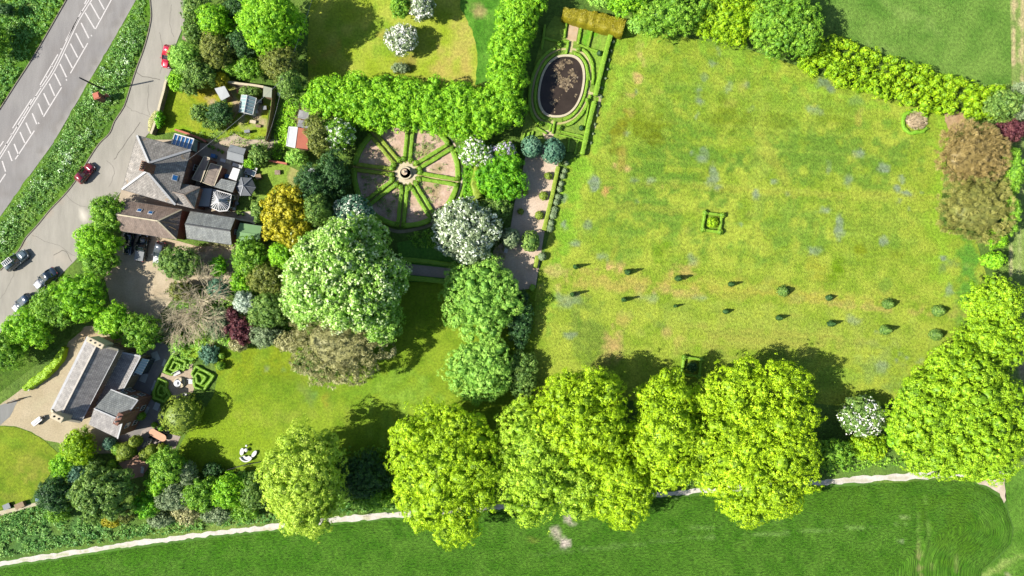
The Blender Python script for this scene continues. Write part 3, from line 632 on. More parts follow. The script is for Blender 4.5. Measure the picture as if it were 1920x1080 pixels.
for a, b in [((209, 0), (179.5, 54.5)), ((226, -40), (214, -12)), ((165, 81), (132.5, 137.5)), ((116, 164), (82, 219)), ((65, 245), (29, 299)), ((11, 326), (-20, 372)), ((148, 32), (123.5, 76.5)), ((109, 102), (75.5, 159.5)), ((59.5, 186), (24, 240.5)), ((7, 265), (-20, 305)), ((166, -8), (159, 8))]: line(a, b, 1.8)
for a in [(98, 124), (87, 144), (77, 163), (67, 182), (56, 199), (45, 219), (33, 236), (22, 252), (12, 270), (115, 92), (172, 67), (125, 150), (73, 231), (153, 22)]: line((a[0] - .8, a[1] - 1.2), (a[0] + .8, a[1] + 1.2), 2)
o = mk.build('road_markings', M['marking']); tag(o, kind='structure')
ck = MB(); _rc = random.Random(8)
def crack(pts, w=.05, z=.0665):
    q = [P(*p) for p in smooth_line(pts, 5)]
    q = [(x + _rc.uniform(-.12, .12), y + _rc.uniform(-.12, .12)) for x, y in q]
    for a, b in zip(q[:-1], q[1:]):
        d = math.hypot(b[0] - a[0], b[1] - a[1]) or 1; nx, ny = -(b[1] - a[1]) / d * w / 2, (b[0] - a[0]) / d * w / 2
        ck.poly([(a[0] + nx, a[1] + ny, z), (a[0] - nx, a[1] - ny, z), (b[0] - nx, b[1] - ny, z), (b[0] + nx, b[1] + ny, z)])
for pts in [[(280, 160), (277, 190), (281, 215)], [(228, 190), (245, 205), (262, 212), (290, 222)], [(300, 60), (306, 100), (300, 140)], [(120, 360), (140, 380), (170, 392), (185, 410)], [(60, 440), (84, 452), (110, 460), (140, 480)], [(200, 300), (215, 320), (205, 350)], [(322, 10), (318, 40), (325, 70)], [(30, 500), (20, 530), (2, 560)]]: crack(pts)
for pts in [[(262, 230), (240, 262), (214, 300)], [(100, 480), (120, 470), (135, 490)], [(250, 120), (262, 140), (300, 150)]]: crack(pts, .12)
o = ck.build('road_cracks', mat_plain('crack_filler', G(132, 126, 116), .9, .1, 3)); tag(o, kind='structure')
# kerb lines of the main road
def kerb(pts, side, name='kerb'):
    k = MB(); q = smooth_line(pts, 3)
    for a, b in zip(q[:-1], q[1:]):
        x0, y0 = P(*a); x1, y1 = P(*b); k.beam((x0, y0, .09), (x1, y1, .09), .14, .16)
    o = k.build(name, M_kerb); tag(o, kind='structure')
M_kerb = mat_plain('kerb_stone', G(150, 140, 124), .9, .25, 2.0)
kerb(roadL, 1); kerb([(a + 1, b) for a, b in sl[:-2]], -1)

# verge between the roads and land west of the main road
sheet('verge', roadR + sl[::-1], .07, M['rough'], paint(cg(72, 120, 34), cg(104, 150, 44), 1.6, 71, [(262, 20, 20, 20, 0, cg(96, 160, 20), .7)]), .8, edge=.15)
sheet('west_verge', [(a - 1, b) for a, b in roadL] + [(-300, 360), (-300, -110)], .055, M['rough'], paint(cg(78, 132, 34), cg(110, 164, 40), 2.2, 72, [(50, 30, 50, 4, 12, cg(150, 190, 50), .8), (45, 12, 20, 8, 10, cg(150, 150, 100), .5)]), .9)

# yard, drives, terraces, paths
sheet('gravel_yard', [(196, 520), (232, 430), (335, 452), (345, 455), (372, 462), (450, 462), (470, 500), (430, 540), (330, 530), (325, 560), (300, 590), (270, 640), (215, 600)], .05, M['gravel'],
      paint(cg(206, 188, 156), cg(222, 204, 174), 1.4, 81, [(360, 465, 60, 6, 8, cg(216, 184, 150), .6), (300, 545, 20, 10, 0, cg(190, 170, 140), .4)]), .8)
sheet('gravel_drive', [(130, 640), (160, 612), (200, 610), (300, 650), (262, 760), (225, 850), (120, 850), (112, 830), (85, 826), (60, 810), (28, 799), (0, 798), (-60, 804), (-60, 740), (0, 760), (40, 730), (88, 700), (114, 672)], .045, M['gravel'],
      paint(cg(196, 180, 146), cg(210, 194, 162), 2.0, 82, [(30, 775, 40, 16, 0, cg(206, 186, 150), .5), (80, 750, 50, 10, -40, cg(206, 196, 160), .5), (170, 632, 24, 12, 0, cg(208, 180, 140), .7)]), .8, edge=.1)
sheet('tarmac_apron', [(-60, 790), (-60, 745), (0, 762), (28, 748), (34, 752), (18, 782), (0, 800), (-30, 805)], .06, M['asphalt'], paint(cg(150, 150, 146), cg(160, 158, 152), 1.8, 83), 1.0, edge=.15)
sheet('stone_terrace', [(262, 660), (300, 640), (330, 655), (318, 690), (300, 700), (280, 745), (300, 762), (312, 790), (318, 812), (300, 810), (270, 830), (222, 828), (205, 800), (240, 720)], .055, M['paving'], paint(cg(140, 136, 134), cg(156, 150, 144), 1.2, 84), .7)
pv = MB()
for (a, b, w, h, dg) in [(292, 668, 13, 17, -22), (308, 680, 5, 14, 22), (270, 708, 12, 17, 22), (289, 723, 5, 20, 22), (275, 770, 6, 16, 25), (294, 762, 10, 14, 25), (258, 735, 12, 6, 20), (262, 760, 5, 14, 20)]:
    x, y = P(a, b); pv.box((x, y, .075), (w * S, h * S, .03), math.radians(-dg))
o = pv.build('paving_slabs', mat_plain('pale_slabs', G(196, 200, 196), .8, .12, 1.5)); tag(o, kind='structure')
sheet('brick_patio', [(225, 858), (232, 856), (262, 852), (280, 862), (276, 880), (268, 893), (240, 900), (232, 878), (213, 862)], .07, M['paving'], paint(cg(206, 160, 136), cg(216, 174, 146), .8, 85), .5, edge=.1)
sheet('dining_terrace', [(262, 822), (266, 808), (286, 796), (306, 800), (312, 812), (339, 818), (329, 840), (318, 842), (300, 838), (285, 850), (262, 852), (254, 838)], .065, M['paving'], paint(cg(178, 160, 150), cg(190, 176, 166), .9, 86), .5)
sheet('parterre_paving', [(350, 680), (362, 682), (360, 700), (368, 715), (362, 735), (350, 745), (340, 752), (322, 748), (312, 735), (310, 722), (300, 712), (304, 698), (318, 704), (330, 700), (346, 696)], .06, M['gravel'], paint(cg(198, 176, 150), cg(208, 188, 162), .8, 87), .5, edge=.08)
sheet('gravel_terrace', [(990, 270), (1052, 278), (1046, 310), (1020, 440), (1004, 540), (960, 545), (925, 520), (925, 470), (955, 440), (965, 380), (980, 320)], .085, M['gravel'], paint(cg(226, 200, 174), cg(238, 216, 192), 1.6, 88, [(1022, 348, 3, 3, 0, cg(176, 156, 136), .7), (1005, 423, 3, 3, 0, cg(176, 156, 136), .7)]), .7)
sheet('dark_path', [(740, 492), (862, 505), (858, 524), (738, 512)], .07, M['gravel'], paint(cg(190, 176, 160), cg(200, 186, 170), 1.2, 89), .8)
sheet('house_path', [(258, 262), (300, 262), (345, 262), (400, 272), (420, 262), (440, 250), (460, 262), (500, 262), (520, 262), (522, 268), (470, 300), (440, 400), (476, 395), (482, 420), (440, 412), (340, 396), (225, 384), (222, 376), (230, 350)], .067, M['paving'], paint(cg(196, 180, 156), cg(214, 196, 172), 1.2, 90, [(470, 385, 20, 24, 0, cg(236, 220, 196), .9), (430, 305, 30, 14, 20, cg(226, 214, 200), .6), (420, 275, 60, 8, 12, cg(216, 192, 160), .7)]), .7)
sheet('earth_patch', [(1772, 195), (1790, 205), (1812, 215), (1806, 240), (1790, 250), (1776, 240), (1770, 215)], .06, M['soil'], paint(cg(190, 156, 116), cg(206, 176, 136), .8, 91), .5, edge=.2)

# ------------------------------------------------------------------ trees and shrubs
def crown_lobes(cx, cy, zc, rx, ry, rz, r, n=None, ang=0.0, base=.70, out=.64, k=(.28, .42), flat=.85):
    """one broad dome broken by many small boughs that stand out of it at uneven heights"""
    n = int((n or int(9 + (rx + ry) * 1.1)) * 1.9) + 4; ks = (k[0] * .62, k[1] * .72)
    lb = [((cx, cy, zc), (rx * .80, ry * .80, rz * .86))]; ph = r.random() * 6
    for i in range(n):
        z = 1 - (i + .5) / n * 1.3; rr = math.sqrt(max(0, 1 - z * z)); a = i * 2.39996 + ang + r.uniform(-.25, .25)
        d = (math.cos(a) * rr, math.sin(a) * rr, z); s = r.uniform(*ks) * min(rx, ry)
        j = (1.0 - s / min(rx, ry) * .8) * (1 + .07 * math.sin(a * 3 + ph) + .06 * math.sin(a * 5 + ph * 2) + r.uniform(-.07, .05))
        e = r.uniform(.8, 1.35)
        lb.append(((cx + d[0] * rx * j, cy + d[1] * ry * j, zc + d[2] * rz * j), (s * e, s / e, s * flat * r.uniform(.8, 1.2))))
    return lb

SEED = [100]
def nsub(r, n): return r.random(n)
def tree(px, py, rx, ry, h, leafk, label, cat='tree', name='broadleaf_tree', group=None, style='round', bloom=None, bk=.4, leaf=.205, cs=.48, dens=.95, rough=.6, base=.7, k=(.28, .42), n=None, tz=.55, trunk=True, twig=None, core=.74, lv=18, asp=.62, kcore=None):
    SEED[0] += 1; sd = SEED[0]; r = np.random.default_rng(sd)
    zc = h * tz; rz = h - zc
    cx, cy = P(px, py, zc); f = S * (H - zc) / H; rx *= f; ry *= f
    root = empty(name, (cx, cy, 0), label, cat, group)
    if style == 'round': lb = crown_lobes(cx, cy, zc, rx, ry, rz, r, n, sd, base, k=k)
    elif style == 'dome': lb = [((cx, cy, zc), (rx, ry, rz))]
    elif style == 'cone':
        lb = []
        for i in range(7):
            t = i / 6; lb.append(((cx + .05 * rx * math.sin(i * 2.1), cy, h * (.14 + .76 * t)), (rx * (1 - .8 * t), ry * (1 - .8 * t), h * .16)))
    V, Q, T = foliage(lb, cs, leaf, dens, rough, r, -.3 if h > 3 else -.6, asp, bool(twig), lv, core, sd, 1.0 if style == 'dome' else 1.25)
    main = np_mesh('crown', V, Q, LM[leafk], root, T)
    if bloom:
        # blossom sprays on the outside of the crown
        V2, Q2, T2 = foliage([(c, np.array(q) * 1.05) for c, q in lb], cs * .7, leaf * .85, dens * bk * .8, rough, r, -.2, .9, False, 9, 0, sd)
        qc = V2[Q2[:, 0]]; mk = vn(qc[:, 0] / .8, qc[:, 1] / .8, qc[:, 2] / .8, sd) + .35 * (vn(qc[:, 0] / 2.2, qc[:, 1] / 2.2, qc[:, 2] / 2.2, sd + 5) - .5) > (.34 if bk > .5 else .46)
        Q2 = Q2[mk]; T2 = T2[mk]
        b = np_mesh('blossom', V2, Q2, LM[bloom], main, T2); b.location = (0, 0, 0)
        vv = np.empty(len(b.data.vertices) * 3, np.float32)
        b.data.vertices.foreach_get('co', vv); vv = vv.reshape(-1, 3) - np.array([cx, cy, 0], np.float32); b.data.vertices.foreach_set('co', vv.ravel())
    if trunk: trunk_mesh('trunk', M['bark'], root, cx, cy, h, max(.06, .022 * h), min(rx, ry), sd)
    return root

def shrub(px, py, rx, ry, h, leafk, label, cat='shrub', name='shrub', group=None, **kw):
    kw.setdefault('leaf', .21); kw.setdefault('cs', .42); kw.setdefault('tz', .5); kw.setdefault('lv', 13); kw.setdefault('n', 7 + int((rx + ry) * .09)); kw.setdefault('k', (.32, .5)); kw.setdefault('rough', .35)
    return tree(px, py, rx, ry, h, leafk, label, cat, name, group, **kw)

def clip_ball(px, py, r_, h, leafk, label, cat='topiary', name='topiary_ball', group=None, ry=None, z0=0.0):
    SEED[0] += 1; sd = SEED[0]; r = np.random.default_rng(sd); zc = h * .5
    x, y = P(px, py, zc); f = S * (H - zc) / H; ry = (ry or r_) * f; rx = r_ * f
    V, Q, T = foliage([((x, y, zc + z0), (rx * .96, ry * .96, h * .5))], .22, .13, 1.1, .08, r, -.9, .8, False, 7, .93, sd)
    o = np_mesh(name, V, Q, LM[leafk], None, T, loc=(x, y, 0)); tag(o, label, cat, group); return o

def hedge_arrays(pts, w, h, r, leaf=.13, dens=60, amp=.05, step=.3, closed=False, seed=3, z0=0.0):
    """clipped hedge along world points: a rounded section swept along, roughened, with small leaves on its faces"""
    q = resample([tuple(p) for p in pts], step, closed)
    n = len(q); W = np.broadcast_to(np.asarray(w, float), (n,)) if np.ndim(w) == 0 else np.interp(np.linspace(0, 1, n), np.linspace(0, 1, len(w)), w)
    if closed: t = np.roll(q, -1, 0) - np.roll(q, 1, 0)
    else: t = np.gradient(q, axis=0)
    t /= np.linalg.norm(t, axis=1)[:, None] + 1e-9; nn = np.stack([-t[:, 1], t[:, 0]], 1)
    pr = [(-.5, 0), (-.52, .35), (-.5, .8), (-.42, .97), (-.2, 1.0), (0, 1.01), (.2, 1.0), (.42, .97), (.5, .8), (.52, .35), (.5, 0)]
    K = len(pr); V = np.zeros((n, K, 3))
    for k, (a, b) in enumerate(pr):
        V[:, k, :2] = q + nn * (W * a)[:, None]; V[:, k, 2] = h * b + z0
    f = V.reshape(-1, 3); no = (vn(f[:, 0] * 1.6, f[:, 1] * 1.6, f[:, 2] * 1.6, seed) - .5) * 2 * amp + (vn(f[:, 0] * 5, f[:, 1] * 5, f[:, 2] * 5, seed + 1) - .5) * amp
    V[:, :, 2] += (no.reshape(n, K)) * (np.array([b for _, b in pr]) > .1); V[:, :, :2] += nn[:, None, :] * (no.reshape(n, K) * np.sign([a for a, _ in pr]))[:, :, None]
    idx = np.arange(n * K).reshape(n, K); Q = []
    m = n if closed else n - 1
    for i in range(m):
        j = (i + 1) % n
        for k in range(K - 1): Q.append((idx[i, k], idx[i, k + 1], idx[j, k + 1], idx[j, k]))
    if not closed:
        for e in (0, n - 1):
            for k in range(K // 2): Q.append((idx[e, k], idx[e, k + 1], idx[e, K - 2 - k], idx[e, K - 1 - k]))
    V = V.reshape(-1, 3); Q = np.array(Q)
    A = V[Q]; ar = np.linalg.norm(np.cross(A[:, 2] - A[:, 0], A[:, 3] - A[:, 1]), axis=1) * .5; fn = np.cross(A[:, 2] - A[:, 0], A[:, 3] - A[:, 1]); fn /= np.linalg.norm(fn, axis=1)[:, None] + 1e-9
    cen = A.mean(1); # outward
    fn[(fn[:, 2] < 0) & (cen[:, 2] > h * .9 + z0)] *= -1
    N = int(ar.sum() * dens); pick = r.choice(len(Q), N, p=ar / ar.sum()); uv = r.random((N, 2))
    B = A[pick]; pos = (B[:, 0] * (1 - uv[:, :1]) + B[:, 1] * uv[:, :1]) * (1 - uv[:, 1:]) + (B[:, 3] * (1 - uv[:, :1]) + B[:, 2] * uv[:, :1]) * uv[:, 1:]
    nr = fn[pick] + .6 * rdir(N, r); nr /= np.linalg.norm(nr, axis=1)[:, None]
    LV, LQ = quads(pos + fn[pick] * .02, nr, leaf * (.7 + .6 * r.random(N)), r, .8)
    T = np.concatenate([np.full(len(Q), .42), np.clip(.5 + r.normal(size=N) * .2, 0, 1)])
    return np.concatenate([V, LV]), np.concatenate([Q, LQ + len(V)]), T

def hedge(pix, w, h, leafk, label, cat='hedge', name='clipped_hedge', group=None, closed=False, leaf=.13, dens=60, amp=.05, zt=None, parts=None):
    """pix: pixel points of the hedge's middle line measured on its top; w in pixels"""
    SEED[0] += 1; sd = SEED[0]; r = np.random.default_rng(sd); f = S * (H - h) / H
    pts = [P(a, b, h) for a, b in pix]; ww = np.array(w) * f if np.ndim(w) else w * f
    V, Q, T = hedge_arrays(pts, ww, h, r, leaf, dens, amp, .3, closed, sd)
    c = pts[len(pts) // 2] if not closed else tuple(np.mean(pts, 0))
    o = np_mesh(name, V, Q, LM[leafk], None, T, loc=(c[0], c[1], 0)); tag(o, label, cat, group); return o

def scatter(pix, leafks, name, hgt, dens, leaf, seed, asp=.45, cs=.4, tall=1.0, patchy=None, z0=.05, label=None, cat=None, parent=None):
    """uncountable low growth over an area"""
    r = np.random.default_rng(seed); pol = [P(a, b) for a, b in pix]; a = np.array(pol); x0, y0 = a.min(0); x1, y1 = a.max(0)
    N = int((x1 - x0) * (y1 - y0) * dens); x = r.uniform(x0, x1, N); y = r.uniform(y0, y1, N); k = inside(pol, x, y)
    if patchy: k &= fbm(x / patchy[0], y / patchy[0], seed, 3) > patchy[1] + r.normal(size=N) * .03
    x, y = x[k], y[k]; n = len(x); c = np.stack([x, y, np.zeros(n)], 1); lv = 7
    ht = hgt * (.5 + 1.0 * fbm(x / 1.3, y / 1.3, seed + 2, 3)) * tall
    c = np.repeat(c, lv, 0); ht = np.repeat(ht, lv); off = rdir(len(c), r) * cs * .5; c[:, :2] += off[:, :2]
    c[:, 2] = z0 + ht * (.35 + .65 * r.random(len(c)))
    nr = np.stack([off[:, 0] * 1.6, off[:, 1] * 1.6, np.full(len(c), .55)], 1) + .5 * rdir(len(c), r); nr /= np.linalg.norm(nr, axis=1)[:, None]
    V, Q = quads(c, nr, leaf * (.6 + .8 * r.random(len(c))), r, asp)
    T = np.clip(np.repeat(fbm(x / .9, y / .9, seed + 4, 2), lv) + r.normal(size=len(c)) * .16, 0, 1)
    o = np_mesh(name, V, Q, LM[leafks], None, T); tag(o, label, cat, None, 'stuff'); return o

# --- cow parsley and rough growth
LM['parsley'] = mat_leaf('leaf_parsley', [F(58, 106, 26), F(92, 148, 46), F(132, 172, 88), F(214, 226, 196)], .25)
LM['roughg'] = mat_leaf('leaf_rough', [F(64, 112, 40), F(100, 148, 56), F(150, 180, 84)], .25)
LM['bank'] = mat_leaf('leaf_bank', [F(56, 114, 38), F(94, 150, 54), F(144, 180, 84)], .25)
vp = [(258, 2), (272, 2), (276, 60), (262, 96), (236, 168), (206, 228), (180, 268), (140, 330), (90, 386), (44, 440), (0, 498), (-60, 570), (-60, 490), (6, 410), (52, 344), (104, 272), (164, 168), (200, 106), (230, 56)]
scatter(vp, 'roughg', 'verge_grass', .35, 9, .26, 5)
scatter([(240, 45), (262, 50), (262, 90), (236, 150), (205, 200), (170, 262), (118, 330), (70, 390), (10, 470), (-20, 480), (20, 410), (70, 335), (110, 280), (160, 190), (205, 110)], 'parsley', 'cow_parsley', .8, 7, .22, 6, .9, .5, patchy=(2.6, .44))
scatter([(-60, -60), (148, -60), (122, -2), (90, 50), (56, 108), (26, 156), (-4, 202), (-60, 290)], 'bank', 'verge_growth', .6, 6, .34, 8, patchy=(3.0, .36))
scatter([(-60, 985), (0, 966), (78, 946), (110, 960), (200, 985), (330, 975), (500, 962), (640, 950), (740, 900), (770, 950), (640, 962), (520, 976), (260, 1006), (-60, 1052)], 'bank', 'field_bank_growth', .6, 7, .34, 9, patchy=(2.5, .34))
scatter([(620, 840), (760, 830), (1560, 830), (1700, 860), (1700, 870), (1490, 896), (1100, 920), (800, 948), (640, 955)], 'green', 'woodland_undergrowth', .7, 4, .36, 10)
scatter([(330, 560), (450, 520), (560, 560), (560, 640), (440, 652), (395, 640), (355, 690), (330, 690), (318, 640)], 'soft', 'border_planting', .8, 9, .26, 11, patchy=(1.3, .36))
scatter([(868, 316), (885, 310), (890, 368), (870, 372)], 'bright', 'fern_border', .7, 22, .24, 12)
scatter([(545, 170), (562, 176), (556, 240), (525, 300), (512, 300), (516, 250), (530, 200)], 'lime', 'lane_growth', .5, 12, .26, 13)
scatter([(760, 440), (868, 418), (872, 470), (780, 462)], 'green', 'shaded_planting', .5, 12, .28, 14)
scatter([(420, 245), (500, 252), (520, 270), (500, 300), (470, 285), (400, 268), (330, 250)], 'olivegr', 'cottage_border', .5, 8, .2, 15, patchy=(.8, .47))
scatter([(360, 455), (470, 462), (465, 500), (430, 480), (360, 470)], 'brown', 'border_twigs', .5, 6, .2, 16, patchy=(.8, .5))
scatter([(1780, 160), (1920, 160), (1925, 250), (1840, 250), (1800, 205)], 'olivegr', 'hedgerow_bottom', .8, 8, .3, 17)
scatter([(930, 425), (960, 440), (945, 490), (925, 480)], 'brown', 'terrace_bed_plants', .5, 12, .22, 18)

# --- the big trees: pale and lime coloured beeches along the south edge
BT = 'mature trees in the belt along the field'
tree(573, 900, 76, 110, 15, 'pale', 'tall pale yellow-green tree nearest the white lawn furniture', group=BT, tz=.55)
tree(838, 876, 106, 136, 13, 'beech', 'broad vivid lime tree west end of the dense belt, standing right of the deep shadow', group=BT, k=(.2, .36), n=34)
tree(1000, 862, 80, 122, 12.5, 'beech2', 'slightly duller green tree second in the dense belt above the chalk patches', group=BT, k=(.2, .34), n=30)
tree(1090, 786, 92, 100, 13, 'beech', 'bright tree with its crown reaching furthest into the lawn left of the hedge frame', group=BT, k=(.2, .34), n=32)
tree(1160, 905, 64, 88, 11, 'beech', 'lower lime tree bulging over the chalk track at the middle of the belt', group=BT, k=(.22, .36), n=24)
tree(1085, 905, 54, 66, 10, 'beech2', 'small infill tree between the two lobes overhanging the crop at the belt', group=BT, k=(.22, .36), n=20)
tree(1244, 806, 66, 122, 13, 'beech', 'narrow lime tree just left of the dark gap in the belt', group=BT, k=(.2, .34), n=32)
tree(1408, 822, 130, 156, 11.5, 'beech', 'largest lime-green tree of the belt, right of the dark gap', group=BT, k=(.17, .3), n=46)
tree(1798, 782, 128, 126, 11, 'dome', 'huge even green dome at the lower right corner of the lawn', group='trees at the lawn corner', k=(.15, .26), n=64, base=.8)
tree(1858, 640, 66, 60, 8, 'dome', 'round lime tree between the small tree and the huge dome on the right edge', group='trees at the lawn corner', k=(.2, .34))
tree(1860, 566, 56, 50, 8, 'dome', 'upper of the two joined lime trees at the right edge', group='trees at the lawn corner', k=(.2, .34))
tree(1612, 780, 42, 38, 5, 'olivegr', 'white-flowering tree between the biggest lime tree and the huge dome', name='blossom_tree', bloom='white', bk=.42, leaf=.22)
shrub(1560, 850, 36, 30, 5, 'green', 'dark green shrub left of the white tree at the south edge')
shrub(1625, 838, 42, 26, 4, 'yellow', 'yellow-green scrub below the white tree at the south edge')
shrub(1694, 812, 32, 38, 6, 'lime', 'bushy tree tucked against the left side of the huge dome')
# --- middle trees
tree(903, 560, 72, 82, 6, 'soft', 'large soft green tree at the end of the dark path', k=(.2, .36), n=26)
tree(898, 694, 64, 62, 5.5, 'soft', 'soft green tree directly below the larger one in the middle', k=(.2, .36), n=22)
tree(974, 596, 26, 62, 3, 'dark', 'dark narrow tree shaded behind the soft green trees', k=(.25, .4))
tree(978, 700, 30, 50, 3, 'olivegr', 'greyish shrubby tree by the lawn opening in the middle')
tree(712, 592, 46, 56, 11, 'chest', 'lower right shoulder of the chestnut group above the dark lawn', name='chestnut_tree', bloom='candle', bk=.15, k=(.22, .36), tz=.55)
tree(650, 516, 110, 104, 17, 'chest', 'big chestnut dome speckled with pale flower candles', name='chestnut_tree', bloom='candle', bk=.52, k=(.16, .26), n=60, base=.8, leaf=.27, tz=.5)
tree(578, 560, 44, 62, 10, 'chest', 'paler western shoulder of the chestnut group', name='chestnut_tree', bloom='candle', bk=.51, k=(.25, .38))
tree(640, 640, 92, 80, 9, 'brown', 'brownish half-leafed tree with rooks nests below the chestnut', twig=True, leaf=.42, asp=.2, cs=.6, lv=20, core=.8, k=(.2, .34), n=26, bloom=None)
tree(600, 678, 50, 36, 5, 'olivegr', 'grey-green tree in front of the brownish tree', k=(.25, .4), leaf=.24)
tree(940, 333, 48, 48, 4.6, 'bright', 'round vivid green tree left of the gravel terrace', k=(.22, .34), n=26, base=.8)
shrub(928, 392, 32, 26, 4, 'olivegr', 'olive shrub under the vivid green round tree')
tree(874, 434, 61, 58, 7, 'sage', 'largest white blossom tree, at the lower right of the wheel garden', name='blossom_tree', bloom='cream', bk=.62, k=(.2, .32), n=34, base=.8, leaf=.26, group='white blossom trees')
tree(664, 400, 38, 34, 7, 'blue', 'white blossom tree between the dark yews and the chestnut', name='blossom_tree', bloom='cream', bk=.5, leaf=.22, group='white blossom trees')
tree(637, 252, 31, 29, 6.5, 'green', 'white blossom tree at the upper left rim of the wheel garden', name='blossom_tree', bloom='cream', bk=.6, leaf=.22, group='white blossom trees')
tree(888, 286, 32, 28, 5, 'green', 'creamy white blossom tree at the upper right rim of the wheel garden', name='blossom_tree', bloom='white', bk=.7, leaf=.22, group='white blossom trees')
shrub(945, 283, 26, 17, 4, 'green', 'mauve lilac bush above the vivid green tree', bloom='mauve', bk=.6, name='lilac_bush')
shrub(918, 300, 16, 12, 4, 'sage', 'small pale lilac between the white tree and the vivid green tree', bloom='mauve', bk=.3, name='lilac_bush')
tree(753, 75, 30, 30, 4.4, 'sage', 'round white blossom tree alone on the top lawn', name='blossom_tree', bloom='white', bk=.75, leaf=.2, k=(.22, .3), n=18, base=.85, group='white blossom trees')
tree(791, 10, 25, 30, 6, 'sage', 'white blossom tree cut by the top edge of the photo', name='blossom_tree', bloom='white', bk=.75, leaf=.2, group='white blossom trees')
tree(752, 14, 20, 22, 6, 'green', 'green tree beside the white blossom tree at the top edge')
shrub(750, 128, 18, 9, 1.6, 'sage', 'low grey shrub below the round white tree on the top lawn')
# dark yews west of the wheel garden
tree(600, 250, 28, 50, 7, 'olive', 'brownish olive yew west of the upper white blossom tree', name='yew_tree', k=(.24, .38))
tree(626, 330, 30, 54, 7, 'dark', 'dark green yew beside the left rim of the wheel garden', name='yew_tree', k=(.24, .38))
tree(590, 350, 36, 42, 8, 'dark', 'dark yew between the back lawn and the golden tree', name='yew_tree', k=(.24, .38))
tree(600, 395, 26, 34, 9, 'olivegr', 'shaded yew to the right of the golden tree', name='yew_tree')
tree(543, 408, 48, 60, 9, 'gold', 'bright golden conifer behind the green-roofed shed', name='golden_conifer', leaf=.4, asp=.35, k=(.22, .34), n=26)
tree(536, 478, 30, 26, 8, 'lime', 'acid green small tree under the golden conifer', k=(.3, .45))
tree(490, 396, 16, 22, 5, 'olivegr', 'grey-green shrub at the right end of the cottage patio', leaf=.24)

# --- pleached limes: an L of tall clipped trees round the wheel garden
PL = 'pleached limes round the wheel garden'
for i, (px, py, rx, ry) in enumerate([(616, 188, 38, 46), (664, 190, 38, 50), (712, 194, 38, 54), (762, 196, 38, 52), (812, 204, 38, 54), (862, 208, 40, 56), (908, 212, 40, 50)]):
    tree(px, py, rx + 6, ry + 2, 7, 'lime', '%s tree from the left in the long bright green row above the wheel garden' % ['first', 'second', 'third', 'fourth', 'fifth', 'sixth', 'seventh'][i], name='pleached_lime', group=PL, k=(.26, .4), n=18, base=.84, tz=.5, rough=.45)
for i, (px, py, rx, ry) in enumerate([(948, 196, 38, 42), (950, 150, 37, 44), (956, 96, 38, 46), (968, 44, 40, 44), (984, 2, 40, 40)]):
    tree(px, py, rx, ry + 4, 6.8, 'lime', '%s tree from the bottom in the bright green row left of the pond' % ['first', 'second', 'third', 'fourth', 'fifth'][i], name='pleached_lime', group=PL, k=(.26, .4), n=18, base=.84, tz=.5, rough=.45)

# --- top right belt
tree(1255, 24, 76, 50, 7, 'green', 'large mid green tree at the top edge right of the brown hedge', k=(.2, .34))
tree(1175, 4, 40, 26, 8, 'lime', 'light green tree above the right end of the brown hedge')
tree(1130, 2, 26, 14, 5, 'soft', 'small pale green tree at the top edge above the brown hedge')
tree(1200, 44, 22, 20, 5, 'soft', 'low soft green shrub beside the brown hedge end')
tree(1368, 36, 70, 54, 5, 'yellow', 'golden green tree left of the dark round tree at the top', k=(.2, .34))
tree(1472, 46, 66, 66, 8, 'green', 'round deep green tree casting a shadow on the pasture', k=(.18, .28), n=34, base=.8)
hp = [(1512, 96), (1560, 108), (1620, 128), (1680, 148), (1740, 166), (1790, 178), (1850, 188), (1886, 196)]
SEEDS_H = np.random.default_rng(5); lb = []
for i, (a, b, c_) in enumerate(smooth_line([(x, y, w) for (x, y), w in zip(hp, [26, 40, 42, 38, 40, 36, 30, 20])], 4)):
    for s_ in (-.9, -.45, .0, .45, .9):
        x, y = P(a + SEEDS_H.uniform(-8, 8) - s_ * c_ * .35, b + s_ * c_ * .8, 2.2); q = SEEDS_H.uniform(.6, 1.15)
        lb.append(((x, y, 1.4 + SEEDS_H.uniform(-.5, .7)), (q, q * SEEDS_H.uniform(.7, 1.2), SEEDS_H.uniform(1.0, 1.5))))
V, Q, T = foliage(lb, .46, .22, .9, .6, SEEDS_H, -.4, .62, False, 14, .62, 4, 1.3, True)
o = np_mesh('informal_hedge', V, Q, LM['yellow'], None, T, loc=(*P(1690, 150), 0)); tag(o, 'long broad yellow-green hedge between the big lawn and the top right pasture', 'hedge')
tree(1880, 196, 34, 26, 6, 'olivegr', 'grey-green thorny tree at the right end of the yellow hedge', leaf=.24)
tree(1910, 190, 20, 40, 5, 'sage', 'pale scrub at the right edge beyond the yellow hedge')
tree(1895, 246, 30, 20, 5, 'purple', 'dark purple-leafed tree at the right edge', name='purple_tree')
tree(1820, 290, 66, 58, 6, 'twigr', 'reddish brown bare-twigged bush, upper of the pair on the right', twig=True, leaf=.52, asp=.08, lv=30, cs=.5, dens=.8, core=.85, k=(.24, .36), base=.8)
tree(1828, 390, 74, 66, 5.5, 'twig', 'tan bare-twigged bush, lower of the pair on the right', twig=True, leaf=.52, asp=.08, lv=30, cs=.5, dens=.8, core=.85, k=(.24, .36), base=.8)
tree(1898, 320, 18, 50, 5, 'green', 'green hedge tree right of the reddish twiggy bush')
tree(1894, 400, 14, 44, 5, 'green', 'green hedge tree right of the tan twiggy bush')
tree(1868, 448, 18, 18, 4, 'lime', 'small green tree below the tan twiggy bush')
tree(1860, 488, 24, 16, 4, 'lime', 'small young tree with bare stem above the joined lime trees')

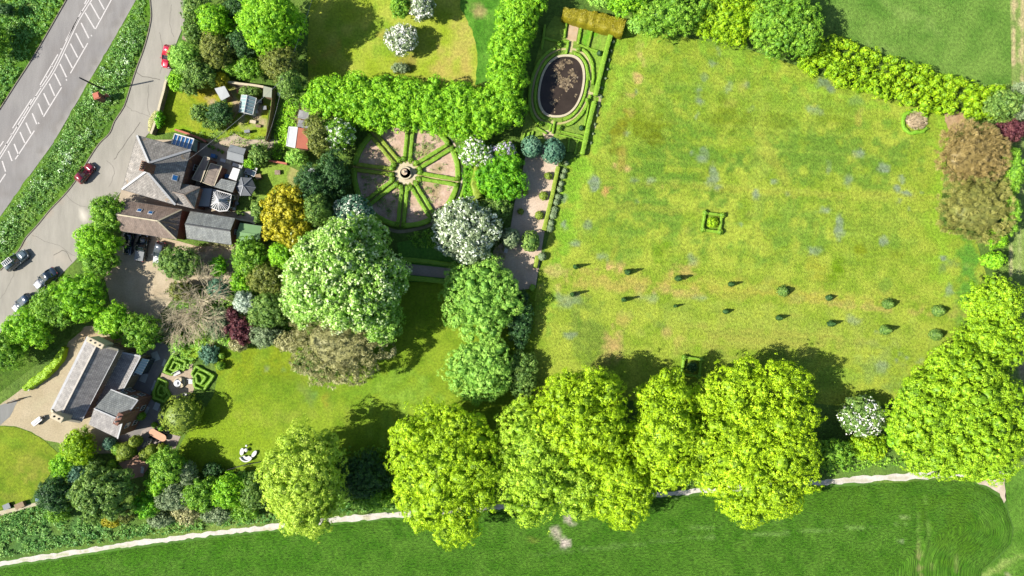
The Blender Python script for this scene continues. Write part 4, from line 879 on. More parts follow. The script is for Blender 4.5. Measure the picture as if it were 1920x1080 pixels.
# --- street side trees
SS = 'trees of the roadside screen'
for i, (px, py, rx, ry, h, lab) in enumerate([(208, 402, 36, 36, 6, 'tree next to the brown tiled coach house roof'), (184, 456, 40, 40, 6, 'tree beside the yard with the parked pickup'), (186, 492, 36, 28, 5, 'tree overhanging the shaded end of the gravel yard'),
        (152, 556, 48, 46, 7, 'roundish tree right of the lowest parked cars'), (106, 574, 42, 40, 6.5, 'tree touching the dark blue parked car'), (58, 616, 44, 40, 6.5, 'tree below the white-bonneted car'), (8, 656, 44, 40, 7, 'tree cut by the left edge of the photo'),
        (216, 602, 32, 34, 5.5, 'tree above the north gable of the chapel house'), (266, 622, 36, 36, 5.5, 'tree over the chapel house terrace corner')]):
    tree(px, py, rx, ry, h, 'lime' if i % 2 else 'green', lab, group=SS, k=(.26, .42), n=16, base=.75)
tree(-6, 78, 24, 40, 4.6, 'green', 'tree at the left edge beyond the main road')
tree(14, 20, 16, 10, 3, 'dark', 'low dark bush at the top left corner')
# --- cottage garden trees
TL = [(372, 20, 30, 26, 7, 'olivegr', 'grey-green tree at the top beside the side road'), (408, 44, 34, 34, 8, 'lime', 'yellow-green tree near the top left of the cottage garden'), (370, 62, 26, 22, 6, 'olivegr', 'olive shrub beside the dark stone post by the road'),
      (510, 44, 58, 60, 13, 'lime', 'tall bright green tree left of the top lawn'), (452, 20, 30, 24, 7, 'dark', 'dark tree left of the tall bright green tree'), (412, 96, 34, 32, 8, 'olive', 'olive tree above the light roofed shed'),
      (350, 112, 30, 32, 6, 'soft', 'soft green bush beside the upper red car'), (376, 140, 34, 26, 6, 'olivegr', 'bush at the top of the cottage lawn'), (356, 166, 16, 14, 4, 'olivegr', 'round bush casting a dark shadow on the cottage lawn'), (334, 152, 18, 20, 3, 'lime', 'small lime shrub inside the stone wall corner'),
      (460, 84, 28, 28, 8, 'dark', 'deep green tree in the middle of the garden belt'), (470, 130, 30, 22, 6, 'green', 'green shrub behind the flat roofed shed'), (530, 122, 36, 34, 9, 'olive', 'olive tree under the tall bright green tree'), (546, 160, 26, 30, 8, 'olivegr', 'tree around the far telegraph pole'),
      (436, 128, 18, 14, 4, 'green', 'small green bush left of the golden shrub'), (300, 224, 8, 18, 2, 'bright', 'narrow green shrub behind the road wall'), (376, 212, 18, 18, 3.5, 'olivegr', 'rounded bush on the cottage lawn'), (414, 212, 26, 22, 4.5, 'dark', 'dark round bush left of the greenhouse'), (400, 232, 24, 12, 2.5, 'olivegr', 'low bush below the dark round bush'),
      (468, 172, 24, 10, 2, 'olivegr', 'low shrub row above the greenhouse'), (488, 290, 20, 22, 3.5, 'olivegr', 'bush right of the grey gabled shed'), (470, 306, 14, 10, 2.5, 'lime', 'small bush below the grey gabled shed'), (556, 296, 22, 16, 3.5, 'soft', 'light green bush below the terracotta roofed shed'), (420, 60, 18, 16, 5, 'lime', 'small lime crown among the garden belt trees')]
for a in TL: shrub(*a[:5], a[5], a[6], cat='tree' if a[4] > 4.5 else 'shrub', name='broadleaf_tree' if a[4] > 4.5 else 'shrub', group='garden trees north of the cottage')
shrub(415, 150, 14, 14, 3.5, 'gold', 'golden-orange shrub behind the light roofed shed', leaf=.36, asp=.3)
# --- shrubs between the yard and the chestnut
ML = [(338, 494, 44, 32, 6, 'olivegr', 'spreading olive-green tree overhanging the silver car'), (410, 500, 16, 22, 3, 'bright', 'small bright shrub below the coach house bed'), (470, 480, 34, 34, 6, 'green', 'dense green tree below the green shed'), (505, 522, 38, 32, 6, 'olive', 'yellow-olive tree between the green tree and the chestnut'),
      (452, 528, 22, 20, 4, 'lime', 'yellow-green shrub beside the silver bush'), (412, 540, 20, 20, 4, 'blue', 'bluish rounded shrub right of the bare tree'), (506, 585, 38, 36, 6, 'olivegr', 'green-grey tree left of the chestnut'), (500, 628, 34, 24, 5, 'sage', 'sage shrub at the top of the garden lawn'), (540, 640, 24, 22, 5, 'brown', 'brownish shrub at the lawn top beside the chestnut'),
      (472, 612, 14, 26, 3.5, 'soft', 'soft green shrub right of the purple tree'), (340, 545, 26, 20, 4, 'olive', 'olive shrub at the edge of the gravel yard'), (410, 605, 26, 30, 2.4, 'sage', 'loose grey-green shrub beside the narrow garden lawn'), (335, 640, 12, 22, 1.8, 'soft', 'leafy border shrub above the parterre'), (392, 664, 18, 20, 1.6, 'blue', 'bluish border shrub between narrow lawn and topiary balls'), (436, 590, 12, 16, 3, 'purple', 'small purple shrub above the big purple tree')]
for a in ML: shrub(*a[:5], a[5], a[6], cat='tree' if a[4] > 4.5 else 'shrub', name='broadleaf_tree' if a[4] > 4.5 else 'shrub', group='garden shrubs by the yard')
shrub(460, 566, 19, 22, 3.6, 'silver', 'silvery white-leafed shrub above the purple tree', leaf=.2)
tree(454, 618, 28, 26, 4.5, 'purple', 'large dark purple-leafed tree at the corner of the garden lawn', name='purple_tree', leaf=.26)
tree(448, 646, 18, 12, 3, 'brown', 'reddish brown lower shrub under the purple tree', leaf=.24)
# bare branching tree, modelled as limbs
def bare_tree(px, py, R, h, label, seed, mat, fan=26, name='bare_tree'):
    r = random.Random(seed); x, y = P(px, py, h * .4); root = empty(name, (x, y, 0), label, 'tree')
    m = MB(); m.bar((x, y, 0), (x, y, h * .3), .22, .18, 8); tw = MB()
    Rm = R * S
    for i in range(fan):
        a = i * 2.39996 + r.uniform(-.2, .2); e = r.uniform(.15, 1.0); L1 = Rm * r.uniform(.45, .6)
        p0 = Vector((x + r.uniform(-.42, .42) * Rm, y + r.uniform(-.42, .42) * Rm, h * .3)); d = Vector((math.cos(a) * (1.15 - .6 * e), math.sin(a) * (1.15 - .6 * e), e * h / Rm * .8))
        p1 = p0 + d * L1; m.bar((x, y, h * .2), p0, .09, .06, 5); m.bar(p0, p1, .055, .03, 5)
        for j in range(5):
            b = a + r.uniform(-.7, .7); d2 = Vector((math.cos(b), math.sin(b), r.uniform(-.1, .7))); q0 = p0.lerp(p1, r.uniform(.4, 1)); q1 = q0 + d2 * Rm * r.uniform(.3, .5)
            tw.bar(q0, q1, .03, .012, 4, caps=False)
            for k in range(6):
                c = b + r.uniform(-.8, .8); d3 = Vector((math.cos(c), math.sin(c), r.uniform(-.2, .8))); s0 = q0.lerp(q1, r.uniform(.3, 1)); tw.bar(s0, s0 + d3 * Rm * r.uniform(.12, .28), .022, .008, 3, caps=False)
    m.build('trunk', mat, root); tw.build('branches', mat, root); return root
M['pbark'] = mat_plain('pale_bark', L((196, 182, 150)) * .62, .85, .2, 2.0)
bare_tree(372, 566, 62, 7, 'bare pale-branched tree beside the gravel yard', 4, M['pbark'], 34)
bare_tree(336, 606, 42, 4.5, 'smaller bare grey-branched shrub above the chapel terrace', 9, M['pbark'], 26)
bare_tree(378, 500, 26, 6, 'thin bare tree behind the olive-green tree', 12, M['pbark'], 12)
# --- shrubbery bottom left
BL = [(150, 838, 32, 36, 4.5, 'yellow', 'yellow-green shrub against the chapel house south corner'), (122, 872, 24, 26, 4, 'lime', 'lime shrub beside the drive lawn'), (150, 888, 22, 22, 4, 'blue', 'blue-grey leafed shrub behind the drive lawn'), (106, 926, 32, 34, 6, 'dark', 'dark green tree at the end of the chalky garden path'),
      (110, 962, 26, 16, 3, 'green', 'low green shrub under the dark tree by the garden path'), (180, 880, 18, 24, 4, 'olivegr', 'olive shrub between the patio and the blue-grey shrub'), (318, 872, 34, 34, 6, 'green', 'green tree right of the brick patio'), (300, 905, 26, 26, 5, 'lime', 'lime tree south of the brick patio'),
      (276, 944, 26, 28, 4, 'bright', 'neat bright green dome in the shrubbery'), (354, 886, 18, 26, 4.5, 'sage', 'grey-mauve shrub at the lawn corner'), (328, 930, 34, 30, 4.5, 'sage', 'sage coloured shrub in the middle of the shrubbery'), (380, 926, 34, 34, 5, 'green', 'green tree in the middle of the shrubbery'), (430, 920, 34, 34, 5, 'lime', 'brighter green tree right of the middle of the shrubbery'),
      (478, 922, 28, 34, 5, 'olivegr', 'grey-green shrub left of the tall pale tree'), (352, 960, 28, 22, 3.5, 'brown', 'brown-grey shrub on the field side of the shrubbery'), (404, 962, 34, 18, 3, 'sage', 'low pale shrub on the field side of the shrubbery'), (460, 960, 30, 18, 3, 'green', 'low green shrub nearest the chalk track bend'), (300, 975, 26, 14, 2.4, 'sage', 'silvery low shrub beside the golden one'),
      (208, 976, 18, 13, 2.6, 'gold', 'golden orange shrub at the foot of the big cypress'), (236, 962, 18, 16, 2.6, 'olive', 'olive shrub between golden shrub and bright dome'), (400, 880, 20, 14, 2.2, 'dark', 'dark shrub below the wire fence'), (465, 895, 30, 12, 1.8, 'soft', 'soft border plant along the wire fence'),
      (680, 890, 60, 44, 4.5, 'dark', 'shaded undergrowth thicket right of the tall pale tree'), (700, 935, 46, 22, 3.5, 'green', 'green thicket beside the chalk track between the tall trees')]
for a in BL: shrub(*a[:5], a[5], a[6], cat='tree' if a[4] > 4.5 else 'shrub', name='broadleaf_tree' if a[4] > 4.5 else 'shrub', group='shrubbery on the south-west side')
tree(196, 925, 56, 50, 9, 'olivegr', 'big feathery cypress with yellow tips in the south-west shrubbery', name='cypress_tree', leaf=.45, asp=.3, k=(.24, .36))
tree(342, 776, 37, 37, 5.5, 'yew', 'large clipped olive dome at the edge of the garden lawn', cat='topiary', name='clipped_dome', style='dome', cs=.4, leaf=.2, lv=10, rough=.14, tz=.42, core=.9)

# --- terrace topiary: blue-green cypress domes and balls
tree(997, 276, 18, 20, 4.2, 'blue', 'left of the two blue-green domes at the top of the gravel terrace', cat='topiary', name='clipped_dome', style='dome', cs=.32, leaf=.2, tz=.4, core=.9, rough=.2)
tree(1038, 284, 20, 24, 4.2, 'blue', 'right of the two blue-green domes at the top of the gravel terrace', cat='topiary', name='clipped_dome', style='dome', cs=.32, leaf=.2, tz=.4, core=.9, rough=.2)
tree(957, 447, 17, 19, 3.6, 'sage', 'grey-green dome on the left of the gravel terrace', cat='topiary', name='clipped_dome', style='dome', cs=.32, leaf=.2, tz=.4, core=.9, rough=.2)
tree(995, 453, 17, 19, 3.6, 'olivegr', 'yellow-green dome on the right of the gravel terrace', cat='topiary', name='clipped_dome', style='dome', cs=.32, leaf=.2, tz=.4, core=.9, rough=.2)
for i, (px, py, r_, lab) in enumerate([(1028, 330, 7.5, 'top right clipped ball on the gravel terrace'), (1019, 367, 8.5, 'middle right clipped ball on the gravel terrace'), (1011, 403.5, 8.5, 'lower right clipped ball on the gravel terrace'), (985, 361, 5.5, 'small ball at the left edge of the gravel terrace, higher one'), (976, 397, 6, 'small ball at the left edge of the gravel terrace, lower one')]):
    clip_ball(px, py, r_, r_ * S * 1.5, 'yew', lab, group='clipped balls on the gravel terrace')
clip_ball(1016, 481, 8, 1.2, 'sage', 'grey-green rounded shrub beside the low hedge end at the terrace foot', cat='shrub', name='shrub')
for px, py, r_, h, k_, lab in [(414, 686, 9, 1.5, 'box', 'larger clipped ball at the left edge of the garden lawn'), (416, 667, 6.5, 1.1, 'box', 'smaller clipped ball above the larger one by the garden lawn'), (432, 640, 6, 1.2, 'lime', 'light green ball at the foot of the purple tree'),
        (206, 831, 13, 2.4, 'blue', 'blue-green clipped mound below the chapel chimney'), (255, 827, 11, 2.8, 'yew', 'peaked topiary beside the dining table'), (238, 845, 17, 3.0, 'yew', 'biggest topiary mound of the patio cluster'), (228, 857, 9, 1.6, 'yew', 'low topiary at the foot of the biggest mound'), (222, 842, 12, 2.2, 'box', 'lighter topiary mound behind the biggest mound'),
        (285, 843, 11, 2.3, 'yew', 'right topiary of the pair above the brick patio'), (272, 853, 12, 1.8, 'yew', 'left topiary of the pair above the brick patio'), (303, 838, 7, 2.0, 'yew', 'small round-headed topiary right of the pair'), (211, 870, 9, 2.0, 'box', 'topiary ball left of the brick patio'), (289, 797, 5.5, 1.0, 'box', 'small ball between terrace and dining table'), (303, 802, 6, 1.2, 'box', 'small ball against the large clipped dome'),
        (264, 780, 8, 2.0, 'box', 'shaded topiary beside the chapel wing'), (464, 889, 5, 1.0, 'lime', 'tiny light ball in the border by the wire fence')]:
    clip_ball(px, py, r_, h, k_, lab, group='clipped shapes round the chapel house')

# --- the two rows of yews on the big lawn
up = [(1080, 500, 5, 2.4), (1178, 510, 6.5, 2.6), (1273, 522, 6.5, 2.5), (1372, 533, 5.5, 2.0), (1470, 546, 12, 1.9), (1556, 558, 7, 1.3), (1667, 570, 12, 1.9), (1762, 583, 13, 1.9)]
lo = [(1074, 552, 5, 2.7), (1171, 562, 5.5, 2.5), (1267, 574, 3.5, 1.6), (1362, 584, 6, 1.3), (1462, 596, 6, 1.9), (1560, 607, 7, 2.0), (1662, 619, 11, 2.4), (1757, 628, 12, 1.9)]
W8 = ['first', 'second', 'third', 'fourth', 'fifth', 'sixth', 'seventh', 'eighth']
for row, nm in ((up, 'upper'), (lo, 'lower')):
    for i, (px, py, r_, h) in enumerate(row):
        SEED[0] += 1; r = np.random.default_rng(SEED[0]); x, y = P(px, py, h * .4); q = r_ * S
        lobes = [((x, y, h * t), (q * (1 - .75 * (t - .2) / .7) * 1.0, q * .85 * (1 - .75 * (t - .2) / .7), h * .2)) for t in (.2, .38, .56, .72, .84)]
        V, Q, T = foliage(lobes, .25, .15, 1.1, .2, r, -.9, .6, False, 7, .92, SEED[0])
        o = np_mesh('topiary_cone', V, Q, LM['dark' if r_ < 8 else 'olivegr'], None, T, loc=(x, y, 0))
        tag(o, '%s clipped yew from the left in the %s row on the big lawn' % (W8[i], nm), 'topiary', 'yews in two rows across the big lawn')

# --- clipped hedges: pond garden
pts = [P(a, b, 2.6) for a, b in [(1056, 22), (1085, 27), (1115, 35), (1145, 42), (1171, 49)]]
V, Q, T = hedge_arrays(pts, [1.6, 2.5, 2.7, 2.8, 2.9], 2.6, rng, .2, 60, .14, .35, False, 9)
o = np_mesh('clipped_hedge', V, Q, LM['copper'], None, T, loc=(*P(1110, 36), 0)); tag(o, 'thick coppery brown block hedge at the head of the pond garden', 'hedge')
hedge([(1146, 62), (1133, 110), (1120, 165), (1117, 178)], 9, .95, 'box', 'long low hedge between pond garden and lawn, upper length above the path gap', group='hedges of the pond garden')
hedge([(1115, 190), (1104, 235), (1092, 289)], 9, .95, 'box', 'long low hedge between pond garden and lawn, lower length below the path gap', group='hedges of the pond garden')
HP = 'hedges of the pond garden'
def arc(cx, cy, rx, ry, a0, a1, n=14, rot=10):
    o = []; t = math.radians(-rot)
    for i in range(n):
        a = math.radians(a0 + (a1 - a0) * i / (n - 1)); x = rx * math.cos(a); y = -ry * math.sin(a)
        o.append((cx + x * math.cos(t) * 1 - y * math.sin(t) * -1 * 0 + y * 0 + 0, cy + y) if False else (cx + x - y * math.tan(math.radians(rot)) * 1.0, cy + y))
    return o
def stadium(cx, cy, rw, hl, a0, a1, n=40, lean=.17):
    """angle sweep round a slightly leaning oval with straight sides"""
    o = []
    for i in range(n):
        a = math.radians(a0 + (a1 - a0) * i / (n - 1)); c, s_ = math.cos(a), math.sin(a)
        x = rw * math.copysign(abs(c) ** .8, c); y = -hl * math.copysign(abs(s_) ** .9, s_)
        o.append((cx + x - y * lean, cy + y))
    return o
PC = (1052.5, 162)
hedge(stadium(*PC, 47.5, 64, -80, 78), 4.5, .45, 'box', 'inner curved hedge hugging the right side of the pond', group=HP)
hedge(stadium(*PC, 47.5, 64, 112, 250), 4.5, .45, 'box', 'inner curved hedge hugging the left side of the pond', group=HP)
hedge(stadium(*PC, 58, 76, 2, 74), 5, .5, 'box', 'outer curved hedge at the upper right of the pond', group=HP)
hedge(stadium(*PC, 58, 76, -74, -10), 5, .5, 'box', 'outer curved hedge at the lower right of the pond', group=HP)
hedge(stadium(*PC, 58, 76, 110, 244), 5, .5, 'box', 'outer curved hedge in the tree shade left of the pond', group=HP)
for pxs, lab, w in [([(1063, 40), (1058, 70)], 'straight hedge left of the upper paved seat', 4), ([(1090, 52), (1084, 82)], 'straight hedge right of the upper paved seat', 4), ([(1110, 58), (1102, 90)], 'hedge dividing the two square beds', 3.5), ([(1088, 47), (1142, 60)], 'thin hedge under the brown block hedge', 3.5),
        ([(1086, 84), (1128, 98)], 'hedge along the bottom of the two square beds', 4), ([(1052, 76), (1066, 78), (1062, 100)], 'short hedge corner at the pond head', 4), ([(1040, 228), (1036, 250)], 'hedge left of the pond foot path', 4.5), ([(1014, 228), (1034, 234), (1030, 246)], 'angled hedge in the lower left quarter bed', 4), ([(1004, 238), (1026, 250)], 'lowest short hedge of the lower left quarter bed', 3.5),
        ([(1050, 246), (1096, 256)], 'upper of the parallel hedges at the pond garden foot', 3.5), ([(1046, 252), (1094, 264)], 'lower of the parallel hedges at the pond garden foot', 3.5), ([(1068, 258), (1064, 284)], 'short upright hedge above the right blue dome', 3.5), ([(1084, 264), (1078, 288)], 'short upright hedge nearest the lawn at the pond garden foot', 3.5),
        ([(984, 250), (976, 276)], 'first of three shaded parallel hedges left of the blue domes', 3.5), ([(992, 248), (984, 272)], 'second of three shaded parallel hedges left of the blue domes', 3.5), ([(1000, 246), (994, 262)], 'third of three shaded parallel hedges left of the blue domes', 3.5),
        ([(1098, 118), (1106, 150)], 'slim hedge right of the upper curved hedge', 3), ([(1104, 196), (1096, 236)], 'slim hedge right of the lower curved hedge', 3), ([(1022, 46), (1016, 92)], 'shaded hedge line left of the upper paved seat', 4), ([(1018, 70), (1050, 78)], 'shaded cross hedge left of the pond head', 4)]:
    hedge(pxs, w, .45, 'box', lab, group=HP)
for px, py, r_, lab in [(1085, 92, 4.5, 'box spiral above the pond, upper right bed'), (1101, 188, 4.5, 'box spiral right of the pond, lower right bed'), (1049, 240, 5, 'box ball right of the foot path below the pond'), (1014, 232, 5, 'box ball left of the foot path below the pond'), (1049, 84, 4.5, 'box ball at the pond head in the shade edge'), (1124, 100, 5, 'little dark conifer between the square beds and the long hedge'), (1090, 240, 5, 'little dark conifer in the lower right corner bed')]:
    clip_ball(px, py, r_, .9, 'dark' if 'conifer' in lab else 'box', lab, group='box shapes in the pond garden')
sheet('pond_garden_beds', [(1058, 34), (1150, 56), (1092, 290), (1050, 280), (975, 262), (990, 200), (1002, 120), (1020, 60), (1040, 30)], .075, M['grass'], paint(cg(124, 158, 60), cg(150, 180, 70), 1.0, 92, [(1100, 70, 8, 14, 12, cg(96, 180, 34), .9), (1122, 76, 9, 16, 12, cg(90, 190, 20), .9), (1110, 120, 20, 26, 20, cg(134, 186, 60), .6)]), .5)
def strip(name, pts, w, z, c1, c2, mat='gravel', n=4):
    o = sheet(name, band(pts, w, n), z, M[mat], paint(c1, c2, .8, 93), .6); return o
gp1, gp2 = cg(206, 196, 128), cg(222, 208, 156)
strip('pond_path', stadium(*PC, 52.5, 70, 0, 359, 50), 3.6, .082, gp1, gp2, n=1)
strip('pond_head_path', [(1072, 74), (1068, 98)], 8, .090, gp1, gp2); strip('pond_foot_path', [(1036, 226), (1031, 252)], 5, .090, gp1, gp2)
strip('pond_side_path', [(1094, 171), (1112, 177), (1128, 181)], 6, .090, cg(212, 200, 140), cg(224, 214, 164)); strip('lawn_edge_path', [(1126, 182), (1116, 230), (1104, 290)], 5, .092, cg(190, 186, 130), cg(206, 196, 150))
sheet('seat_paving', [(1068, 42), (1086, 46), (1080, 78), (1062, 74)], .094, M['paving'], paint(cg(212, 180, 140), cg(222, 196, 164), .8, 94, [(1078, 48, 9, 7, 0, cg(206, 196, 186), .9)]), .5)
sheet('landing_paving', [(1027, 244), (1039, 247), (1036, 262), (1022, 262), (1016, 246)], .095, M['paving'], paint(cg(220, 196, 160), cg(228, 206, 176), .8, 95), .5)
strip('head_path', [(1064, 38), (1100, 46), (1144, 58)], 4, .094, cg(214, 200, 150), cg(224, 212, 170))
# the two hedged squares on the lawn
def frame_bed(cx, cy, s_, label, sub, leafk='box'):
    t = math.radians(8); c = []
    for a, b in ((-1, -1), (1, -1), (1, 1), (-1, 1)):
        c.append((cx + s_ * (a * math.cos(t) - b * math.sin(t)), cy + s_ * (a * math.sin(t) + b * math.cos(t))))
    sd = [hedge([c[0], c[1], c[2], c[3]], 5, .7, leafk, label, closed=True, group='square hedges on the big lawn')]
    return c
for (cx, cy, lab, q) in [(1336, 417, 'square clipped hedge standing alone in the middle of the big lawn', 'middle'), (1297, 688, 'square clipped hedge half in tree shade at the bottom of the big lawn', 'shaded')]:
    c = frame_bed(cx, cy, 16, lab, q)
    for i, p in enumerate(c): clip_ball(p[0], p[1], 5.5, 1.0, 'box', 'ball on the %s corner of the %s square hedge' % (['upper left', 'upper right', 'lower right', 'lower left'][i], q), group='corner balls of the square hedges')
    shrub(cx, cy, 9, 9, 1.4, 'yellow' if q == 'middle' else 'dark', 'leafy plant in the centre of the %s square hedge' % q)
# round compost ring
hedge(stadium(1718, 228, 23, 21, 20, 330, 24, 0), 6, .5, 'green', 'low green ring of plants round the twig heap at the top right of the lawn', cat='hedge', name='plant_ring', amp=.15)
SEED[0] += 1; V, Q, T = foliage([((*P(1716, 226), .25), (1.8, 1.5, .6))], .3, .45, 1.4, .3, rng, 0, .1, True, 10, .9, 3)
o = np_mesh('twig_heap', V, Q, LM['greytwig'], None, T, loc=(*P(1716, 226), 0)); tag(o, 'heap of brown twigs inside the green ring on the lawn', 'heap')
# lawn edge lavender bushes along the terrace hedge
hedge([(1047, 312), (1036, 365), (1020, 432)], 8, .7, 'yew', 'clipped hedge along the right edge of the gravel terrace', group='terrace edge hedges')
hedge([(1008, 480), (1004, 502)], 8, .7, 'yew', 'short hedge length at the foot of the gravel terrace', group='terrace edge hedges')
hedge([(1000, 534), (996, 545)], 9, .6, 'box', 'last stub of hedge below the gravel terrace', group='terrace edge hedges')
for i in range(11):
    t = i / 10; clip_ball(1062 - 32 * t, 306 + 122 * t + (i % 2) * 2, 4.5 + 3.5 * t * (1 if i % 3 else .7), .7, 'sage', '%s grey bush from the top along the lawn side of the terrace hedge' % (W8 + ['ninth', 'tenth', 'lowest'])[i], cat='shrub', name='shrub', group='grey bushes beside the terrace hedge')
for i in range(12):
    t = i / 11; clip_ball(1150 - 42 * t - (3 if i == 5 else 0), 78 + 190 * t, 2.6, .45, 'sage', '%s small bush from the top between the long pond hedge and the lawn' % (W8 + ['ninth', 'tenth', 'eleventh', 'twelfth'])[i], cat='shrub', name='shrub', group='bushes beside the long pond hedge')
# drive hedge and road bank
hedge([(118, 652), (108, 674), (84, 700), (44, 730)], [8, 14, 15, 15, 9], 1.2, 'yellow', 'curved yellow-green hedge along the chapel drive', leaf=.2, amp=.15)
hedge([(292, 208), (284, 226), (279, 246)], [6, 13, 12, 7], .9, 'brown', 'brown dead-looking hedge between the side road and the stone wall', leaf=.2, amp=.12)
hedge([(752, 486), (800, 490), (862, 498)], 8, .8, 'box', 'low hedge along the upper side of the dark path', group='hedges of the dark path')
hedge([(752, 520), (800, 524), (848, 530)], 9, .8, 'box', 'low hedge along the lower side of the dark path', group='hedges of the dark path')
hedge([(893, 312), (889, 345), (897, 372)], [9, 12, 18], 1.6, 'yew', 'tall ochre hedge wedge left of the vivid green tree', amp=.1)

# --- wheel garden
WC = (761, 325); WR = 100.0
def wp_(a, r_): return (WC[0] + r_ * math.cos(math.radians(a)), WC[1] - r_ * math.sin(math.radians(a)))
ang = [-9.5, 31.7, 84.7, 130, 172.6, 217, 264, 301.6]
clock = ['three', 'two', 'twelve', 'ten', 'nine', 'seven', 'six', 'five']
sheet('wheel_path', [wp_(t * 8, 97) for t in range(45)], .07, M['grass'], paint(cg(110, 140, 50), cg(140, 150, 70), 1.0, 97), .8)
def wp(a, r_): return (WC[0] + r_ * math.cos(math.radians(a)), WC[1] - r_ * math.sin(math.radians(a)))
for i in range(8):
    a0 = ang[i]; a1 = ang[(i + 1) % 8] + (360 if i == 7 else 0)
    pl = [wp(a0 + 14, 28), wp((a0 + a1) / 2, 24), wp(a1 - 14, 28)] + [wp(a1 - 3.5 - (a1 - a0 - 7) * t / 6, 95) for t in range(7)]
    sheet('flower_bed', pl, .082, M['soil'], paint(cg(212, 178, 154), cg(238, 208, 186), .8, 100 + i, [(*wp((a0 + a1) / 2, 55), 16, 12, 30 * i, cg(160, 150, 80), .5 if i in (5, 7, 0, 1) else .2)]), .5)
    pl2 = [wp(a0 + 14, 40), wp((a0 + a1) / 2, 30), wp(a1 - 14, 40)] + [wp(a1 - 8 - (a1 - a0 - 16) * t / 6, 88) for t in range(7)]
    scatter(pl2, 'olivegr', 'rose_planting', .45, 10 if i in (7, 5, 4, 1) else 5, .2, 200 + i, patchy=(.9, .5 if i in (7, 5, 4, 1) else .56))
    for sg, sn in ((1, 'anticlockwise'), (-1, 'clockwise')):
        th = math.radians(a0); ox, oy = -math.sin(th) * 5.2 * sg, -math.cos(th) * 5.2 * sg
        p = [(wp(a0, q)[0] + ox, wp(a0, q)[1] + oy) for q in (29, 60, 94)]
        hedge(p, 6.8, .55, 'box' if i not in (3, 4) else 'yew', 'low hedge on the %s side of the %s o clock spoke of the wheel garden' % (sn, clock[i]), group='spoke hedges of the wheel garden', dens=70)
        q = (wp(a0, 27)[0] + ox * 1.25, wp(a0, 27)[1] + oy * 1.25)
        clip_ball(q[0], q[1], 5.4, .8, 'box', 'inner box ball on the %s side of the %s o clock spoke' % (sn, clock[i]), group='inner box balls of the wheel garden')
        q = (wp(a0, 97)[0] + ox * 1.3, wp(a0, 97)[1] + oy * 1.3)
        clip_ball(q[0], q[1], 5.0, .8, 'box', 'outer box ball on the %s side of the %s o clock spoke' % (sn, clock[i]), group='outer box balls of the wheel garden')
    hedge([wp(a0 + 4.5 + (a1 - a0 - 9) * t / 8, 97.5) for t in range(9)], 9.4, .65, 'box', 'curved rim hedge between the %s and %s o clock spokes' % (clock[i], clock[(i + 1) % 8]), group='rim hedges of the wheel garden', dens=70)
    strip('spoke_path', [wp(a0, 20), wp(a0, 100)], 3.0, .088, cg(206, 196, 120), cg(220, 206, 150))
sheet('fountain_paving', [wp(t * 11.25, 22 if t % 2 else 18.5) for t in range(32)], .094, M['gravel'], paint(cg(222, 206, 168), cg(234, 220, 188), .7, 99), .5)
sheet('rim_path', band([wp(-60 + t * 9, 106) for t in range(15)], 3.0, 1), .078, M['gravel'], paint(cg(226, 206, 180), cg(236, 216, 194), .8, 98), .6)
hedge([wp(24 - t * 8, 112) for t in range(9)], 5, .5, 'box', 'outer curved hedge right of the rim path of the wheel garden')
strip('wheel_foot_path', [(700, 408), (720, 425), (745, 434), (770, 432), (800, 424), (815, 416)], 6.5, .080, cg(150, 146, 110), cg(170, 164, 130))  # gravel toned darker, with the shade of the nearby trees put into its colour

# --- chapel parterre: box beds
PB = {'upper left': [(320, 665), (350, 677), (346, 695), (337, 690), (319, 705), (304, 697)], 'right': [(366, 684), (404, 704), (382, 736), (363, 728), (361, 706), (357, 700)], 'lower left': [(297, 707), (313, 716), (311, 728), (320, 743), (308, 756), (286, 748), (285, 734)]}
for k_, pl in PB.items():
    c = np.mean(pl, 0)
    def ins(f): return [tuple(c + (np.array(p) - c) * f) for p in pl]
    hedge(ins(.88), 4.6, .55, 'box', 'outer ring of box hedging of the %s parterre bed' % k_, closed=True, group='box hedges of the parterre', dens=70)
    hedge(ins(.42), 4.0, .5, 'box', 'inner ring of box hedging of the %s parterre bed' % k_, closed=True, group='box hedges of the parterre', dens=70)
    sheet('parterre_bed', ins(.86), .072, M['grass'], paint(cg(96, 146, 30), cg(120, 170, 50), .8, 120), .5)

# ------------------------------------------------------------------ buildings
M['slate'] = mat_slate('roof_slate', G(162, 154, 145), G(184, 176, 166), .5, .3, G(200, 158, 92))
M['slate_pale'] = mat_slate('pale_slate', G(162, 156, 152), G(180, 174, 168), .5, .3)
M['slate_grey'] = mat_slate('grey_slate', G(146, 150, 148), G(164, 168, 162), .45, .3)
M['tile'] = mat_slate('brown_tiles', G(156, 134, 118), G(176, 154, 138), .34, .26, None, .5)
M['outroof'] = mat_slate('mossy_sheet_roof', G(150, 132, 116), G(160, 142, 126), 1.2, 2.4, G(140, 130, 90))
M['felt'] = mat_plain('roof_felt', G(158, 162, 164), .9, .08, 1.4)
M['felt2'] = mat_plain('flat_roof_felt', G(176, 180, 160), .9, .1, 1.0)
M['greenfelt'] = mat_plain('green_felt', G(138, 178, 122), .9, .06, .9, .004, 12)
M['lead'] = mat_plain('lead_flashing', G(206, 206, 206), .7, .12, 2.2)
M['lead2'] = mat_plain('ridge_tile', G(222, 212, 198), .8, .15, 2.0)
M['brick'] = mat_slate('brick_wall', G(156, 104, 84), G(176, 126, 102), .23, .075, None, .8, .9, .005)
M['stone'] = mat_slate('flint_wall', G(168, 146, 124), G(190, 168, 144), .4, .22, None, .7, .9, .012)
M['render'] = mat_plain('wall_render', G(190, 180, 166), .9, .1, 1.2)
M['white'] = mat_plain('white_paint', G(240, 238, 236), .5, .05, 3)
